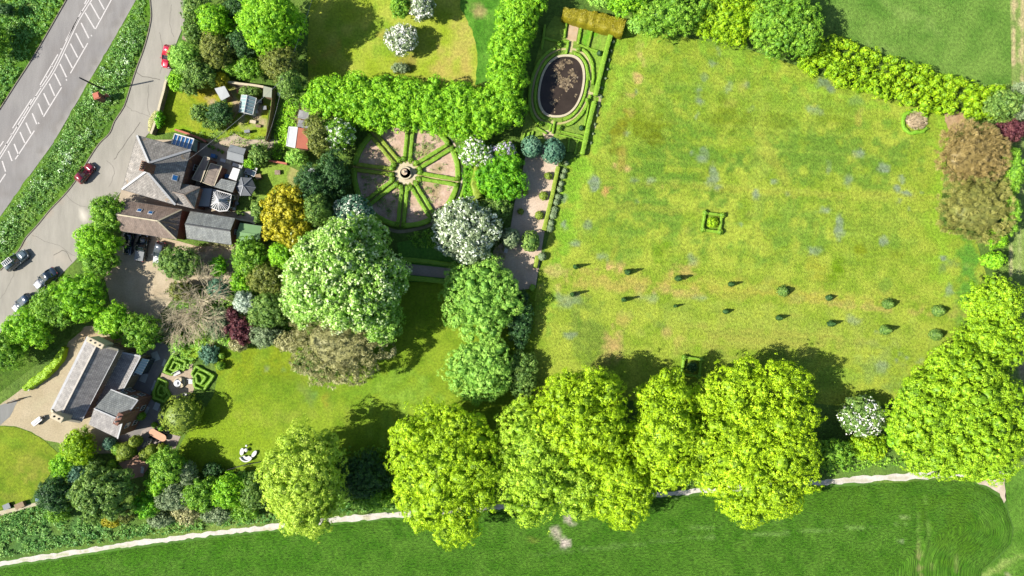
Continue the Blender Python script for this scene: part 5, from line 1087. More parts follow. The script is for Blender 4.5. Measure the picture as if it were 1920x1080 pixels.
M['cream'] = mat_plain('cream_stone', G(226, 212, 180), .85, .12, 2.5)
M['dark'] = mat_plain('dark_metal', G(52, 52, 56), .5, .2, 3)
M['black'] = mat_plain('black_rubber', G(34, 34, 36), .8, .2, 3)
M['hole'] = mat_plain('flue_shade', G(24, 22, 22), .95, .1, 3)  # near-black discs on closed pots, painted in for the shade inside the flues
M['glassb'] = mat_glass('blue_glass', G(40, 120, 190), .12)
M['glassd'] = mat_glass('dark_glass', G(44, 64, 70), .06)
M['glassg'] = mat_glass('greenhouse_glass', G(176, 206, 206), .15)
M['wood'] = mat_plain('weathered_wood', G(166, 140, 110), .85, .25, 3, .01, 10)
M['terra'] = mat_plain('terracotta_sheet', G(214, 126, 100), .8, .08, 1.2)
M['tin'] = mat_plain('light_tin_roof', G(204, 208, 210), .5, .08, 1.5)
M['corr'] = mat_slate('corrugated_sheet', G(150, 148, 150), G(158, 156, 158), .22, 3.0, None, .7)
M['canvas'] = mat_plain('grey_canvas', G(120, 124, 128), .85, .06, 1.5)
M['pot'] = mat_plain('chimney_pot', G(226, 200, 170), .8, .1, 4)
M['steel'] = mat_plain('galvanised', G(190, 192, 196), .4, .08, 3, metal=.3)

def W3(p, z): x, y = P(p[0], p[1], z); return (x, y, z)
def window(root, a, b, t, z, w, h, frame='white', glass='glassd', name='window'):
    a = Vector((a[0], a[1], 0)); b = Vector((b[0], b[1], 0)); d = (b - a).normalized(); n = Vector((d.y, -d.x, 0)); c = a.lerp(b, t); c.z = z
    m = MB(); ang = math.atan2(d.y, d.x)
    for dz in (-h / 2, h / 2): m.box(c + n * .03 + Vector((0, 0, dz)), (w + .1, .1, .08), ang)
    for s_ in (-1, 0, 1): m.box(c + n * .03 + d * s_ * w / 2, (.07, .1, h - .08), ang)
    f = m.build(name, M[frame], root)
    m = MB(); m.box(c + n * .012, (w, .06, h), ang); p = m.build('pane', M[glass], root); p.parent = f
    return f
def door(root, a, b, t, w=.95, h=2.05, mat='wood'):
    a = Vector((a[0], a[1], 0)); b = Vector((b[0], b[1], 0)); d = (b - a).normalized(); n = Vector((d.y, -d.x, 0)); c = a.lerp(b, t); c.z = h / 2
    m = MB(); m.box(c + n * .02, (w, .08, h), math.atan2(d.y, d.x)); return m.build('door', M[mat], root)

def inset(cs, d):
    c = np.mean(np.array(cs), 0); out = []
    for p in cs:
        v = np.array(p) - c; l = np.linalg.norm(v); out.append(tuple(c + v * (l - d) / l))
    return out
def ccw(cs):
    a = sum(cs[i][0] * cs[(i + 1) % len(cs)][1] - cs[(i + 1) % len(cs)][0] * cs[i][1] for i in range(len(cs)))
    return cs if a > 0 else cs[::-1]
def gable(cn, ez, rz, label, wall='brick', roof='slate', ridge='lead2', name='outbuilding', cat='building', t0=.12, group=None, over=.25, rw=.22, wins=(), hip=None):
    """cn: four eaves corners in pixels A,B,C,D; the ridge runs from between A,D to between B,C"""
    A, B, C_, D = [Vector(W3(p, ez)) for p in cn]; c = (A + B + C_ + D) / 4
    root = empty(name, (c.x, c.y, 0), label, cat, group)
    r0 = (A + D) / 2; r1 = (B + C_) / 2; r0.z = r1.z = rz
    if hip: r1 = r1 + (r0 - r1).normalized() * hip
    q = inset([(v.x, v.y) for v in (A, B, C_, D)], over); m = MB(); m.prism(ccw(q), 0, ez - .06)
    qa, qb, qc, qd = [Vector((a, b, ez - .06)) for a, b in q]; ia = (qa + qd) / 2; ib = (qb + qc) / 2; ia.z = ib.z = rz - .22
    m.poly([qa, qd, ia]); 
    if not hip: m.poly([qb, qc, ib])
    m.build('wall', M[wall], root)
    m = MB(); m.slab([A, B, r1, r0], t0); m.slab([D, C_, r1, r0], t0)
    if hip: m.slab([B, C_, r1], t0)
    rf = m.build('roof', M[roof], root)
    m = MB(); m.beam(r0 + Vector((0, 0, .03)), r1 + Vector((0, 0, .03)), rw, .12)
    if hip:
        for e in (B, C_): m.beam(r1 + Vector((0, 0, .03)), e + Vector((0, 0, .03)), rw, .12)
    m.build('ridge', M[ridge], root)
    g = MB()
    for a, b in ((A, B), (C_, D)): g.beam(a - Vector((0, 0, .1)), b - Vector((0, 0, .1)), .12, .1)
    g.build('gutter', M['dark'], root)
    for (i, j, t, z, w, h) in wins:
        pts = ccw([tuple(v) for v in q]); window(root, pts[i], pts[j], t, z, w, h)
    return root, (A, B, C_, D, r0, r1), rf
def mono(cn, zs, label, wall='brick', roof='felt', name='outbuilding', cat='building', t0=.1, edge=None, group=None, over=.15, under=None):
    """single-slope or flat roof: corner pixels with a height each"""
    v = [Vector(W3(p, z)) for p, z in zip(cn, zs)]; c = sum(v, Vector()) / len(v); root = empty(name, (c.x, c.y, 0), label, cat, group)
    q = ccw(inset([(a.x, a.y) for a in v], over)); m = MB(); m.prism(q, 0, min(zs) - t0); m.build('wall', M[wall], root)
    m = MB(); m.slab(v, t0); m.build('roof', M[roof], root)
    if edge:
        m = MB(); n = len(v)
        for i in range(n): m.beam(v[i] + Vector((0, 0, .01)), v[(i + 1) % n] + Vector((0, 0, .01)), .12, .1)
        m.build('roof_edge', M[edge], root)
    return root, v
def skylight(root, a, b, c, d, t, u, w, h):
    """on the roof plane a,b (eaves) d,c (top)"""
    a, b, c, d = map(Vector, (a, b, c, d)); e = a.lerp(b, t); f = d.lerp(c, t); o_ = e.lerp(f, u); U = (b - a).normalized(); n = U.cross(f - e).normalized()
    if n.z < 0: n = -n
    V_ = n.cross(U); m = MB()
    def bx(w_, h_, lo, hi):
        q = MB(); base = [o_ + U * x * w_ / 2 + V_ * y * h_ / 2 for x, y in ((-1, -1), (1, -1), (1, 1), (-1, 1))]; lo_ = [p + n * lo for p in base]; hi_ = [p + n * hi for p in base]
        q.poly(hi_); q.poly(lo_[::-1])
        for i in range(4): j = (i + 1) % 4; q.poly([lo_[i], lo_[j], hi_[j], hi_[i]])
        return q
    f_ = bx(w + .2, h + .2, 0, .08).build('skylight', M['white'], root); g = bx(w, h, .05, .10).build('pane', M['glassb'], root); g.parent = f_
def chimney(root, px, py, zt, z0, w, d, ang, pots, mat='brick', pot='pot', potn=.3):
    x, y = P(px, py, zt); m = MB(); m.box((x, y, (zt + z0) / 2), (w, d, zt - z0), ang); m.box((x, y, zt - .12), (w + .16, d + .16, .18), ang); ch_ = m.build('chimney', M[mat], root)
    m = MB(); k = len(range(pots)); L_ = max(w, d)
    for i in range(pots):
        o_ = (i - (pots - 1) / 2) * L_ / pots * .9; dx, dy = (math.cos(ang) * o_, math.sin(ang) * o_) if w >= d else (-math.sin(ang) * o_, math.cos(ang) * o_)
        m.lathe((x + dx, y + dy, zt - .03), [(.15, 0), (.13, potn), (.16, potn + .02), (.16, potn + .08)], 10)
        m.lathe((x + dx, y + dy, zt + potn + .045), [(.115, 0), (.115, .012)], 10, 1)
    p = m.build('chimney_pot', [M[pot], M['hole']], root); p.parent = ch_

# cottage: pyramid-like hipped slate roof
ez, rz = 5.2, 7.9
A, B, C_, D = [Vector(W3(p, ez)) for p in ((257, 254), (358, 281), (329, 384), (229, 355))]
c = (A + B + C_ + D) / 4; cot = empty('cottage', (c.x, c.y, 0), 'large slate-roofed cottage with pale hips and a brick chimney beside the side road', 'house')
q = ccw(inset([(v.x, v.y) for v in (A, B, C_, D)], .4)); m = MB(); m.prism(q, 0, ez - .1); m.build('wall', M['brick'], cot)
R0 = Vector(W3((275, 307), rz)); R1 = Vector(W3((281, 318), rz))
R0 = (A + B + C_ + D) / 4 + (A + B - C_ - D).normalized() * .7; R1 = (A + B + C_ + D) / 4 - (A + B - C_ - D).normalized() * .7; R0.z = R1.z = rz
m = MB(); m.slab([A, B, R0], .14); m.slab([B, C_, R1, R0], .14); m.slab([C_, D, R1], .14); m.slab([D, A, R0, R1], .14); m.build('roof', M['slate'], cot)
m = MB()
for a, b in ((A, R0), (B, R0), (C_, R1), (D, R1)): m.beam(a + Vector((0, 0, .04)), b + Vector((0, 0, .04)), .34, .08)
m.beam(R0 + Vector((0, 0, .05)), R1 + Vector((0, 0, .05)), .34, .1); m.build('hip_flashing', M['lead'], cot)
m = MB()
for a, b in ((A, B), (B, C_), (C_, D), (D, A)): m.beam(a - Vector((0, 0, .1)), b - Vector((0, 0, .1)), .14, .12)
m.build('gutter', M['dark'], cot)
chimney(cot, 267, 311, 10.6, 6.6, .65, 1.5, math.radians(-16), 4)
skylight(cot, B, C_, R1, R0, .56, .22, .8, .7)
for i, t, z in ((0, .25, 1.6), (0, .7, 1.6), (0, .25, 4.1), (0, .7, 4.1), (1, .2, 4.1), (1, .75, 1.6), (2, .3, 4.1), (2, .7, 4.1), (2, .3, 1.6), (3, .25, 4.1), (3, .6, 1.6)):
    window(cot, q[i], q[(i + 1) % 4], t, z, 1.0, 1.2)
door(cot, q[1], q[2], .5); door(cot, q[3], q[0], .45)
# annex with lower hipped roof
an, av, _ = gable([(318, 339), (375, 351), (364, 391), (309, 378)], 4.3, 5.6, 'lower hipped annex joined to the south-east corner of the cottage', 'brick', 'slate', 'outroof', 'annex', 'house', hip=1.6, wins=((0, 1, .5, 1.6, .9, 1.1), (1, 2, .5, 1.6, 1, 1.1), (2, 3, .6, 1.6, .9, 1.1)))
# lean-to conservatory with blue glass
zz = [2.5, 2.5, 3.5, 3.5]
v = [Vector(W3(p, z)) for p, z in zip(((328, 251), (364, 261), (357, 281), (322, 270)), zz)]; cc_ = sum(v, Vector()) / 4
con = empty('conservatory', (cc_.x, cc_.y, 0), 'white-framed lean-to conservatory with blue glass roof on the cottage north side', 'conservatory')
m = MB(); m.slab(v, .05); m.build('glass_roof', M['glassb'], con)
m = MB()
for i in range(6):
    t = i / 5; m.beam(v[0].lerp(v[1], t) + Vector((0, 0, .05)), v[3].lerp(v[2], t) + Vector((0, 0, .05)), .15, .09)
m.beam(v[0] + Vector((0, 0, .055)), v[1] + Vector((0, 0, .055)), .2, .1)
for p in (v[0], v[1]): m.bar((p.x, p.y, 0), (p.x, p.y, p.z - .05), .06, .06, 6)
m.build('frame', M['white'], con)
qq = inset([(p.x, p.y) for p in v], .12); m = MB(); m.prism(ccw(qq), .9, 2.4); m.build('side_glass', M['glassg'], con); m = MB(); m.prism(ccw(qq), 0, .89); m.build('low_wall', M['brick'], con)

# rear range of outhouses
mono([(383, 293), (393.5, 296.5), (377, 341), (360, 336)], [3.2, 3.2, 3.2, 3.2], 'narrow brown-roofed outhouse, left one of the touching pair behind the cottage', 'brick', 'outroof', edge='cream', group='outhouses behind the cottage')
mono([(395, 306), (416, 312), (401, 350), (380, 342)], [3.0, 2.7, 2.7, 3.0], 'wider brown-roofed outhouse, right one of the touching pair behind the cottage', 'brick', 'outroof', edge='cream', group='outhouses behind the cottage')
mono([(415, 335), (443.5, 341), (436, 361), (401.5, 350.5)], [2.6, 2.6, 3.0, 3.0], 'grey-brown slated outhouse above the white-ribbed glass roof', 'brick', 'slate_grey', group='outhouses behind the cottage')
mono([(376, 352), (399, 353), (393, 388), (369, 387)], [2.6, 2.6, 2.6, 2.6], 'flat dark roof in shadow between annex and white-ribbed glass roof', 'brick', 'felt', edge='dark', group='outhouses behind the cottage')
gable([(432, 271), (461, 279), (456, 306), (425, 298)], 2.3, 2.75, 'grey felt-roofed garden shed north-east of the cottage', 'wood', 'felt', 'felt', 'garden_shed', 'shed', rw=.12)
mono([(437, 314), (450, 317.5), (443, 339), (428.5, 334)], [2.3, 2.3, 2.3, 2.3], 'small white flat-roofed store among the outhouses', 'white', 'white', 'garden_store', 'shed')
# garden room with radiating white ribs
cv = [(398, 355), (434, 365), (430, 388), (426, 395), (411, 396), (392, 387)]; gz = 2.3
v = [Vector(W3(p, gz)) for p in cv]; ap = Vector(W3((410, 376), 3.5)); cc_ = sum(v, Vector()) / 6
gr = empty('garden_room', (cc_.x, cc_.y, 0), 'garden room with white ribs fanning from the peak of its glass roof', 'conservatory')
m = MB()
for i in range(6): m.slab([v[i], v[(i + 1) % 6], ap], .04)
m.build('glass_roof', M['glassd'], gr)
m = MB()
for i in range(6):
    a, b = v[i], v[(i + 1) % 6]; k = max(2, int((b - a).length / .42)); m.beam(a + Vector((0, 0, .03)), b + Vector((0, 0, .03)), .16, .14)
    for j in range(k): m.beam(a.lerp(b, j / k) + Vector((0, 0, .05)), ap + Vector((0, 0, .05)), .085 if j else .13, .06)
    m.bar((a.x, a.y, 0), (a.x, a.y, gz), .06, .06, 6)
m.lathe((ap.x, ap.y, ap.z - .02), [(.28, 0), (.28, .1), (.08, .3)], 10); m.build('ribs', M['white'], gr)
m = MB(); m.prism(ccw(inset([(p.x, p.y) for p in v], .12)), 0, .8); m.build('low_wall', M['brick'], gr); m = MB(); m.prism(ccw(inset([(p.x, p.y) for p in v], .14)), .81, 2.2); m.build('side_glass', M['glassd'], gr)
# grey hexagonal gazebo
gx, gy = P(458, 349, 2.6); gb = empty('gazebo', (gx, gy, 0), 'dark grey pointed fabric gazebo east of the outhouses', 'gazebo')
hx = [Vector((gx + 1.8 * math.cos(math.radians(a)), gy + 1.8 * math.sin(math.radians(a)), 2.05)) for a in (55, 115, 180, 240, 300, 355)]; apx = Vector((gx, gy, 3.1))
m = MB()
for i in range(6):
    a, b = hx[i], hx[(i + 1) % 6]; mid = (a + b) / 2 - Vector((0, 0, .0)); m.poly([a, b, apx - Vector((0, 0, .06))]); m.poly([b, a, apx - Vector((0, 0, .12))])
    d = (b - a); m.poly([a - Vector((0, 0, .22)), b - Vector((0, 0, .22)), b, a])
m.build('canopy', M['canvas'], gb)
m = MB(); 
for a in hx: m.bar((a.x, a.y, 0), a, .03, .03, 6)
m.build('posts', M['dark'], gb)
m = MB()
for a in hx: m.beam(a + Vector((0, 0, .02)), apx, .12, .04)
m.lathe((gx, gy, 3.06), [(.14, 0), (.1, .12), (.02, .16)], 8); m.build('seams', M['steel'], gb)

# coach house, tiled, with half hipped east end
ch, cvv, rf = gable([(236, 376), (341, 393), (331, 449), (226, 433)], 3.3, 5.4, 'brown-tiled coach house with timbered hip end, south of the cottage', 'brick', 'tile', 'cream', 'coach_house', 'building', hip=2.6, wins=((0, 1, .3, 1.5, 1, 1), (0, 1, .7, 1.5, 1, 1), (2, 3, .5, 1.5, 1, 1)))
skylight(ch, cvv[0], cvv[1], cvv[5], cvv[4], .38, .5, .6, .5); skylight(ch, cvv[0], cvv[1], cvv[5], cvv[4], .62, .34 + .2, .6, .5)
m = MB(); a, b, r1 = cvv[1], cvv[2], cvv[5]; md = (a + b) / 2
for t in (.3, .5, .7): p = a.lerp(b, t); m.beam(p.lerp(r1, .1) + Vector((0, 0, .1)), p.lerp(r1, .8 if t == .5 else .45) + Vector((0, 0, .1)), .14, .1)
m.build('hip_timbers', M['wood'], ch)
gable([(357, 396), (441, 409), (434, 459), (350, 447)], 2.9, 4.2, 'grey slated barn range between the coach house and the green shed', 'brick', 'slate_grey', 'dark', 'barn', 'building', wins=((0, 1, .5, 1.4, 1, .9), (1, 2, .5, 1.4, .8, .8)))
gable([(450, 418), (491, 424), (489, 458), (443, 452)], 2.3, 2.9, 'shed with green felt roof beside the golden conifer', 'wood', 'greenfelt', 'greenfelt', 'garden_shed', 'shed', rw=.1)
# sheds of the cottage garden
mono([(402, 166), (421, 161), (431, 180), (415, 189)], [2.3, 2.3, 2.0, 2.0], 'light grey-roofed shed at the top of the cottage lawn', 'wood', 'tin', 'garden_shed', 'shed')
mono([(494, 161), (510, 165), (509, 183), (493, 181)], [2.2] * 4, 'flat-roofed grey shed against the long fence', 'wood', 'felt2', 'garden_shed', 'shed')
mono([(561, 206), (580, 210), (578, 225), (558, 221)], [2.4, 2.4, 2.1, 2.1], 'dark grey sheeted lean-to above the corrugated shed', 'wood', 'corr', 'lean_to', 'shed')
mono([(560, 224), (578, 228), (578, 241), (557, 238)], [2.2] * 4, 'small corrugated shed above the terracotta roof', 'wood', 'corr', 'garden_shed', 'shed')
mono([(542, 238), (558, 239), (553, 277), (537, 273)], [2.4, 2.6, 2.6, 2.4], 'pale tin-roofed shed left of the terracotta roof', 'wood', 'tin', 'garden_shed', 'shed', edge='white')
mono([(559, 239), (578, 242), (577, 280), (553, 277)], [2.6, 2.3, 2.3, 2.6], 'shed with terracotta-red roof beside the olive yew', 'wood', 'terra', 'garden_shed', 'shed')
# greenhouse
ghc = [(453, 178), (481, 184), (474, 215), (448, 210)]; v = [Vector(W3(p, 1.7)) for p in ghc]; cc_ = sum(v, Vector()) / 4
gh = empty('greenhouse', (cc_.x, cc_.y, 0), 'glass greenhouse with white glazing bars in the cottage garden', 'greenhouse')
r0 = (v[0] + v[1]) / 2; r1 = (v[3] + v[2]) / 2; r0.z = r1.z = 2.5
m = MB(); m.slab([v[0], v[3], r1, r0], .03); m.slab([v[1], v[2], r1, r0], .03); m.build('glass_roof', M['glassg'], gh)
m = MB(); m.prism(ccw(inset([(p.x, p.y) for p in v], .06)), .02, 1.66); m.poly([v[0], v[1], r0]); m.poly([v[3], v[2], r1]); m.build('side_glass', M['glassg'], gh)
m = MB()
for i in range(6):
    t = i / 5
    for s0, s1 in ((v[0], v[3]), (v[1], v[2])): m.beam(s0.lerp(s1, t) + Vector((0, 0, .03)), r0.lerp(r1, t) + Vector((0, 0, .03)), .06, .06)
for a, b in ((v[0], v[3]), (v[1], v[2]), (v[0], v[1]), (v[3], v[2]), (r0, r1)): m.beam(a + Vector((0, 0, .02)), b + Vector((0, 0, .02)), .09, .07)
m.build('glazing_bars', M['white'], gh)
m = MB(); 
for p in ((.25, .3), (.25, .7), (.75, .5)):
    q_ = v[0].lerp(v[1], p[0]).lerp(v[3].lerp(v[2], p[0]), p[1]); m.box((q_.x, q_.y, .5), (.7, .9, .5), .2)
m.build('staging', M['wood'], gh)

# chapel house: nave, aisle, cross wing
ez, rz = 5.6, 7.4
A, B, C_, D = [Vector(W3(p, ez)) for p in ((222, 656), (152, 791), (98, 769), (166, 632))]
c = (A + B + C_ + D) / 4; chap = empty('chapel_house', (c.x, c.y, 0), 'converted chapel with long grey slate roof, parallel aisle and tall cream chimneys', 'house')
q = ccw(inset([(v_.x, v_.y) for v_ in (A, B, C_, D)], .3)); m = MB(); m.prism(q, 0, ez - .1)
r0 = (A + D) / 2; r1 = (B + C_) / 2; r0.z = r1.z = rz
for a, b, r_ in ((A, D, r0), (B, C_, r1)): m.poly([a - Vector((0, 0, .1)), b - Vector((0, 0, .1)), r_ - Vector((0, 0, .15))])
m.build('wall', M['stone'], chap)
m = MB(); m.slab([A, B, r1, r0], .14); m.slab([D, C_, r1, r0], .14); m.build('roof', M['slate_pale'], chap)
m = MB(); m.beam(r0 + Vector((0, 0, .04)), r1 + Vector((0, 0, .04)), .26, .14); m.build('ridge', M['lead2'], chap)
m = MB()
for a, b, r_ in ((A, D, r0), (B, C_, r1)):
    for e in (a, b): m.beam(e + Vector((0, 0, .1)), r_ + Vector((0, 0, .12)), .34, .3)
m.build('gable_coping', M['cream'], chap)
m = MB(); m.beam(D + Vector((0, 0, .05)), C_ + Vector((0, 0, .05)), .5, .12); m.beam(A + Vector((0, 0, -.05)), B + Vector((0, 0, -.05)), .14, .12); m.build('gutter', M['lead'], chap)
for i in range(4):
    for t in (.12, .32, .52, .72, .9) if (q[i][0] - q[(i + 1) % 4][0]) ** 2 + (q[i][1] - q[(i + 1) % 4][1]) ** 2 > 80 else (.5,):
        window(chap, q[i], q[(i + 1) % 4], t, 2.6, 1.0, 2.4, 'cream')
dr = (B - A).normalized(); an_ = math.atan2(dr.y, dr.x)
chimney(chap, 178, 643, 7.9, 5.0, .7, 2.8, an_, 3, 'cream', 'cream', .06)
chimney(chap, 106, 783, 9.0, 5.0, .85, 1.9, an_, 2, 'cream', 'hole', .04)
# aisle: lower roof along the east side
aw = [(221, 664), (262, 668), (216, 752), (166, 772)]
va = [Vector(W3(p, z)) for p, z in zip(((224, 660), (264, 668), (212, 768), (170, 756)), (3.6, 3.4, 3.4, 3.6))]
m = MB(); m.slab(va, .14); m.build('aisle_roof', M['slate_pale'], chap)
m = MB(); qi = ccw(inset([(v_.x, v_.y) for v_ in va], .25)); m.prism(qi, 0, 3.3); m.build('aisle_wall', M['stone'], chap)
m = MB(); m.beam(va[1] + Vector((0, 0, .03)), va[2] + Vector((0, 0, .03)), .18, .12); m.beam(va[0] + Vector((0, 0, .05)), va[1] + Vector((0, 0, .05)), .3, .16); m.build('aisle_coping', M['lead'], chap)
for i in range(4):
    for t in (.3, .7): window(chap, qi[i], qi[(i + 1) % 4], t, 1.7, 1.3, 1.6, 'white')
# glazed bay on the terrace side
bv = [Vector(W3(p, z)) for p, z in zip(((267, 672), (280, 675), (265, 703), (252, 698)), (2.9, 2.3, 2.3, 2.9))]
m = MB(); m.slab(bv, .05); by = m.build('bay_roof', M['glassg'], chap)
m = MB()
for i in range(7): m.beam(bv[0].lerp(bv[3], i / 6) + Vector((0, 0, .04)), bv[1].lerp(bv[2], i / 6) + Vector((0, 0, .04)), .07, .06)
g_ = m.build('glazing_bars', M['white'], chap); g_.parent = by
m = MB(); m.prism(ccw(inset([(p.x, p.y) for p in bv], .08)), 0, 2.2); m.build('bay_wall', M['glassd'], chap)
# cross wing
ez2, rz2 = 5.2, 6.7
a_, b_, c_, d_ = [Vector(W3(p, ez2)) for p in ((208, 730), (259, 750), (221, 822), (166, 796))]
wroot = empty('chapel_wing', (*((a_ + b_ + c_ + d_) / 4).xy, 0), 'cross wing of the chapel house with two-tone grey gable roof and twin white flues', 'house')
q0 = (a_ + d_) / 2; q1 = (b_ + c_) / 2; q0.z = q1.z = rz2
m = MB(); q = ccw(inset([(p.x, p.y) for p in (a_, b_, c_, d_)], .3)); m.prism(q, 0, ez2 - .1)
for a, b, r_ in ((a_, d_, q0), (b_, c_, q1)): m.poly([a - Vector((0, 0, .1)), b - Vector((0, 0, .1)), r_ - Vector((0, 0, .15))])
m.build('wall', M['brick'], wroot)
m = MB(); m.slab([a_, b_, q1, q0], .14); m.build('roof', M['slate_grey'], wroot, ); m = MB(); m.slab([d_, c_, q1, q0], .14); m.build('roof', M['slate_pale'], wroot)
m = MB(); m.beam(q0 + Vector((0, 0, .04)), q1 + Vector((0, 0, .04)), .2, .12)
for e in (b_, c_): m.beam(e + Vector((0, 0, .05)), q1 + Vector((0, 0, .06)), .22, .16)
m.beam(a_ + Vector((0, 0, .03)), b_ + Vector((0, 0, .03)), .16, .1); m.build('ridge', M['lead'], wroot)
dw = (c_ - b_).normalized(); chimney(wroot, 221, 786, 9.0, 4.0, 1.9, .7, math.atan2(dw.y, dw.x), 2, 'brick', 'white', .3)
for i in range(4):
    for t in (.28, .7):
        for z in (1.5, 3.9): window(wroot, q[i], q[(i + 1) % 4], t, z, .9, 1.2)

# ------------------------------------------------------------------ walls and fences
def wall(pix, w, h, mat, label, name='garden_wall', cat='wall', cap=None):
    pts = [P(a, b, h) for a, b in smooth_line(pix, 3)]; c0 = pts[len(pts) // 2]
    m = MB()
    for a, b in zip(pts[:-1], pts[1:]):
        m.beam((a[0], a[1], h / 2), (b[0], b[1], h / 2), w, h)
    root = m.build(name, M[mat], None, (c0[0], c0[1], 0)); tag(root, label, cat)
    if cap:
        m = MB()
        for a, b in zip(pts[:-1], pts[1:]): m.beam((a[0], a[1], h + .05), (b[0], b[1], h + .05), w + .08, .09)
        m.build('coping', M[cap], root)
    return root
wall([(318, 148), (311, 153), (307, 170), (300, 195), (294, 220), (288, 238), (283, 251)], .32, 1.3, 'stone', 'pale stone wall curving between the side road and the cottage lawn', cap='cream')
wall([(424, 153), (450, 157), (476, 160), (494, 163)], .3, 1.6, 'stone', 'stone wall along the top of the cottage garden', cap='cream')
wall([(328, 243), (350, 250), (376, 260), (386, 266)], .25, .8, 'brick', 'low brick wall between the cottage lawn and the house path', cap='terra')
wall([(490, 298), (510, 302), (538, 307)], .25, .9, 'brick', 'brick wall along the top of the back lawn', cap='terra')
wall([(440, 410), (470, 415), (478, 420)], .25, 1.0, 'brick', 'low brick wall below the cottage patio', cap='cream')
wall([(455, 309), (450, 322), (444, 341)], .12, 1.2, 'white', 'thin white fence panel right of the small white store', 'fence', 'fence')
def fence(pix, h, label, post=1.8, board=True, mat='wood', name='fence', wire=False, th=.04):
    pts = [P(a, b, h) for a, b in pix]; c0 = pts[len(pts) // 2]; root = empty(name, (c0[0], c0[1], 0), label, 'fence')
    m = MB()
    q_ = resample(pts, post, False)
    for p in q_: 
        k = MB(); k.box((p[0], p[1], h / 2 + .04), (.1, .1, h + .08)); k.build('post', M[mat], root)
    for a, b in zip(q_[:-1], q_[1:]):
        if board: m.beam((a[0], a[1], h / 2), (b[0], b[1], h / 2), th, h - .1)
        else:
            for z in (.4, .75, h - .05): m.beam((a[0], a[1], z), (b[0], b[1], z), .04 if not wire else .025, .09 if not wire else .025)
    m.build('panel' if board else 'rails', M[mat], root); return root
fence([(511, 166), (508, 200), (503, 232), (497, 262)], 1.9, 'tall brown board fence casting a dark shadow beside the lane growth')
fence([(386, 893), (430, 880), (460, 872), (502, 864)], 1.0, 'dark post and rail fence along the bottom of the garden lawn', 2.0, False, 'dark')
fence([(447, 206), (436, 220), (424, 236)], 1.0, 'short rail fence below the greenhouse', 1.6, False)
# telegraph poles and wires
def pole(px, py, h, label, arm=True, spans=()):
    x, y = P(px, py, 0); root = empty('telegraph_pole', (x, y, 0), label, 'pole'); m = MB(); m.bar((x, y, 0), (x, y, h), .16, .12, 10); m.build('post', M['dark'], root)
    if arm: m = MB(); m.beam((x - .5, y, h - .35), (x + .5, y, h - .35), .1, .1); [m.lathe((x + d, y, h - .3), [(.04, 0), (.05, .08), (.02, .12)], 8) for d in (-.4, 0, .4)]; m.build('crossarm', M['dark'], root)
    return x, y
pole(199, 170, 7.4, 'dark telegraph pole leaning out over the verge between the roads', False)
x2, y2 = pole(556, 172, 7.5, 'telegraph pole standing in the olive trees of the garden belt')
def wire_(a, b, label):
    m = MB(); a = Vector(a); b = Vector(b); pr = a
    for i in range(1, 11):
        t = i / 10; p = a.lerp(b, t); p.z -= 4 * t * (1 - t) * .7; m.bar(pr, p, .022, .022, 4, caps=False); pr = p
    o = m.build('overhead_wire', M['steel'], None, tuple(a)); tag(o, label, 'cable', 'overhead wires')
wire_((x2, y2, 7.2), (*P(600, -50, 7.2), 7.2), 'overhead wire running up to the top edge beside the tall bright green tree')
wire_((x2, y2, 7.2), (*P(352, 300, 5.6), 5.6), 'overhead wire from the garden pole down to the cottage roof')
wire_((x2, y2, 7.2), (*P(500, 262, 3.0), 3.0), 'overhead wire dropping from the garden pole to the long fence')
# brick pillar in the verge
bx_, by_ = P(197, 187, 0); pil = empty('brick_pillar', (bx_, by_, 0), 'brick pillar with orange top in the verge below the telegraph pole', 'pillar')
m = MB(); m.box((bx_, by_, 1.2), (.95, .95, 2.4), .3); m.build('shaft', M['brick'], pil); m = MB(); m.box((bx_, by_, 2.46), (1.15, 1.15, .16), .3, bev=.1); m.box((bx_, by_, 2.6), (.9, .9, .14), .3, bev=.1); m.build('cap', M['terra'], pil)
bx_, by_ = P(206, 182, 0); m = MB(); m.box((bx_, by_, .5), (.4, .4, 1.0), .3); m.box((bx_, by_, 1.05), (.5, .5, .12), .3); o = m.build('brick_pillar', M['terra'], None, (bx_, by_, 0)); tag(o, 'small low brick pillar right of the tall orange-topped one', 'pillar')
bx_, by_ = P(360, 70, 0); m = MB(); m.box((bx_, by_, 1.2), (.7, 2.4, 2.2), -.15); m.box((bx_, by_, 2.35), (.85, 2.55, .12), -.15); o = m.build('stone_gatepier', M['stone'], None, (bx_, by_, 0)); tag(o, 'weathered stone pier among the bushes beside the side road', 'pier')

# pond
M['water'] = mat_plain('pond_water', G(70, 60, 52), .12, .3, .35, spec=.25)
wtr = MB(); st = stadium(1052.5, 162, 38.5, 55, 0, 355, 72); wtr.poly([(*P(a, b), .10) for a, b in st]); o = wtr.build('pond_water', M['water']); tag(o, kind='structure')
rim = empty('pond', (*P(1052, 162), 0), 'oval garden pond with pale stone rim and algae', 'pond')
m = MB(); n = len(st)
so = stadium(1052.5, 162, 42.5, 59, 0, 355, 72)
for i in range(n):
    j = (i + 1) % n; a, b, c2, d2 = [P(*p) for p in (st[i], st[j], so[j], so[i])]
    m.poly([(*a, .32), (*b, .32), (*c2, .32), (*d2, .32)]); m.poly([(*b, .32), (*a, .32), (*a, 0), (*b, 0)]); m.poly([(*d2, .32), (*c2, .32), (*c2, 0), (*d2, 0)])
m.build('stone_rim', M['cream'], rim)
rr = np.random.default_rng(12); N = 2600; a = rr.random(N) * 6.28; r_ = np.sqrt(rr.random(N)); px_ = 1052 + r_ * np.cos(a) * 35; py_ = 162 + r_ * np.sin(a) * 50
px_ = px_ - (py_ - 162) * .17
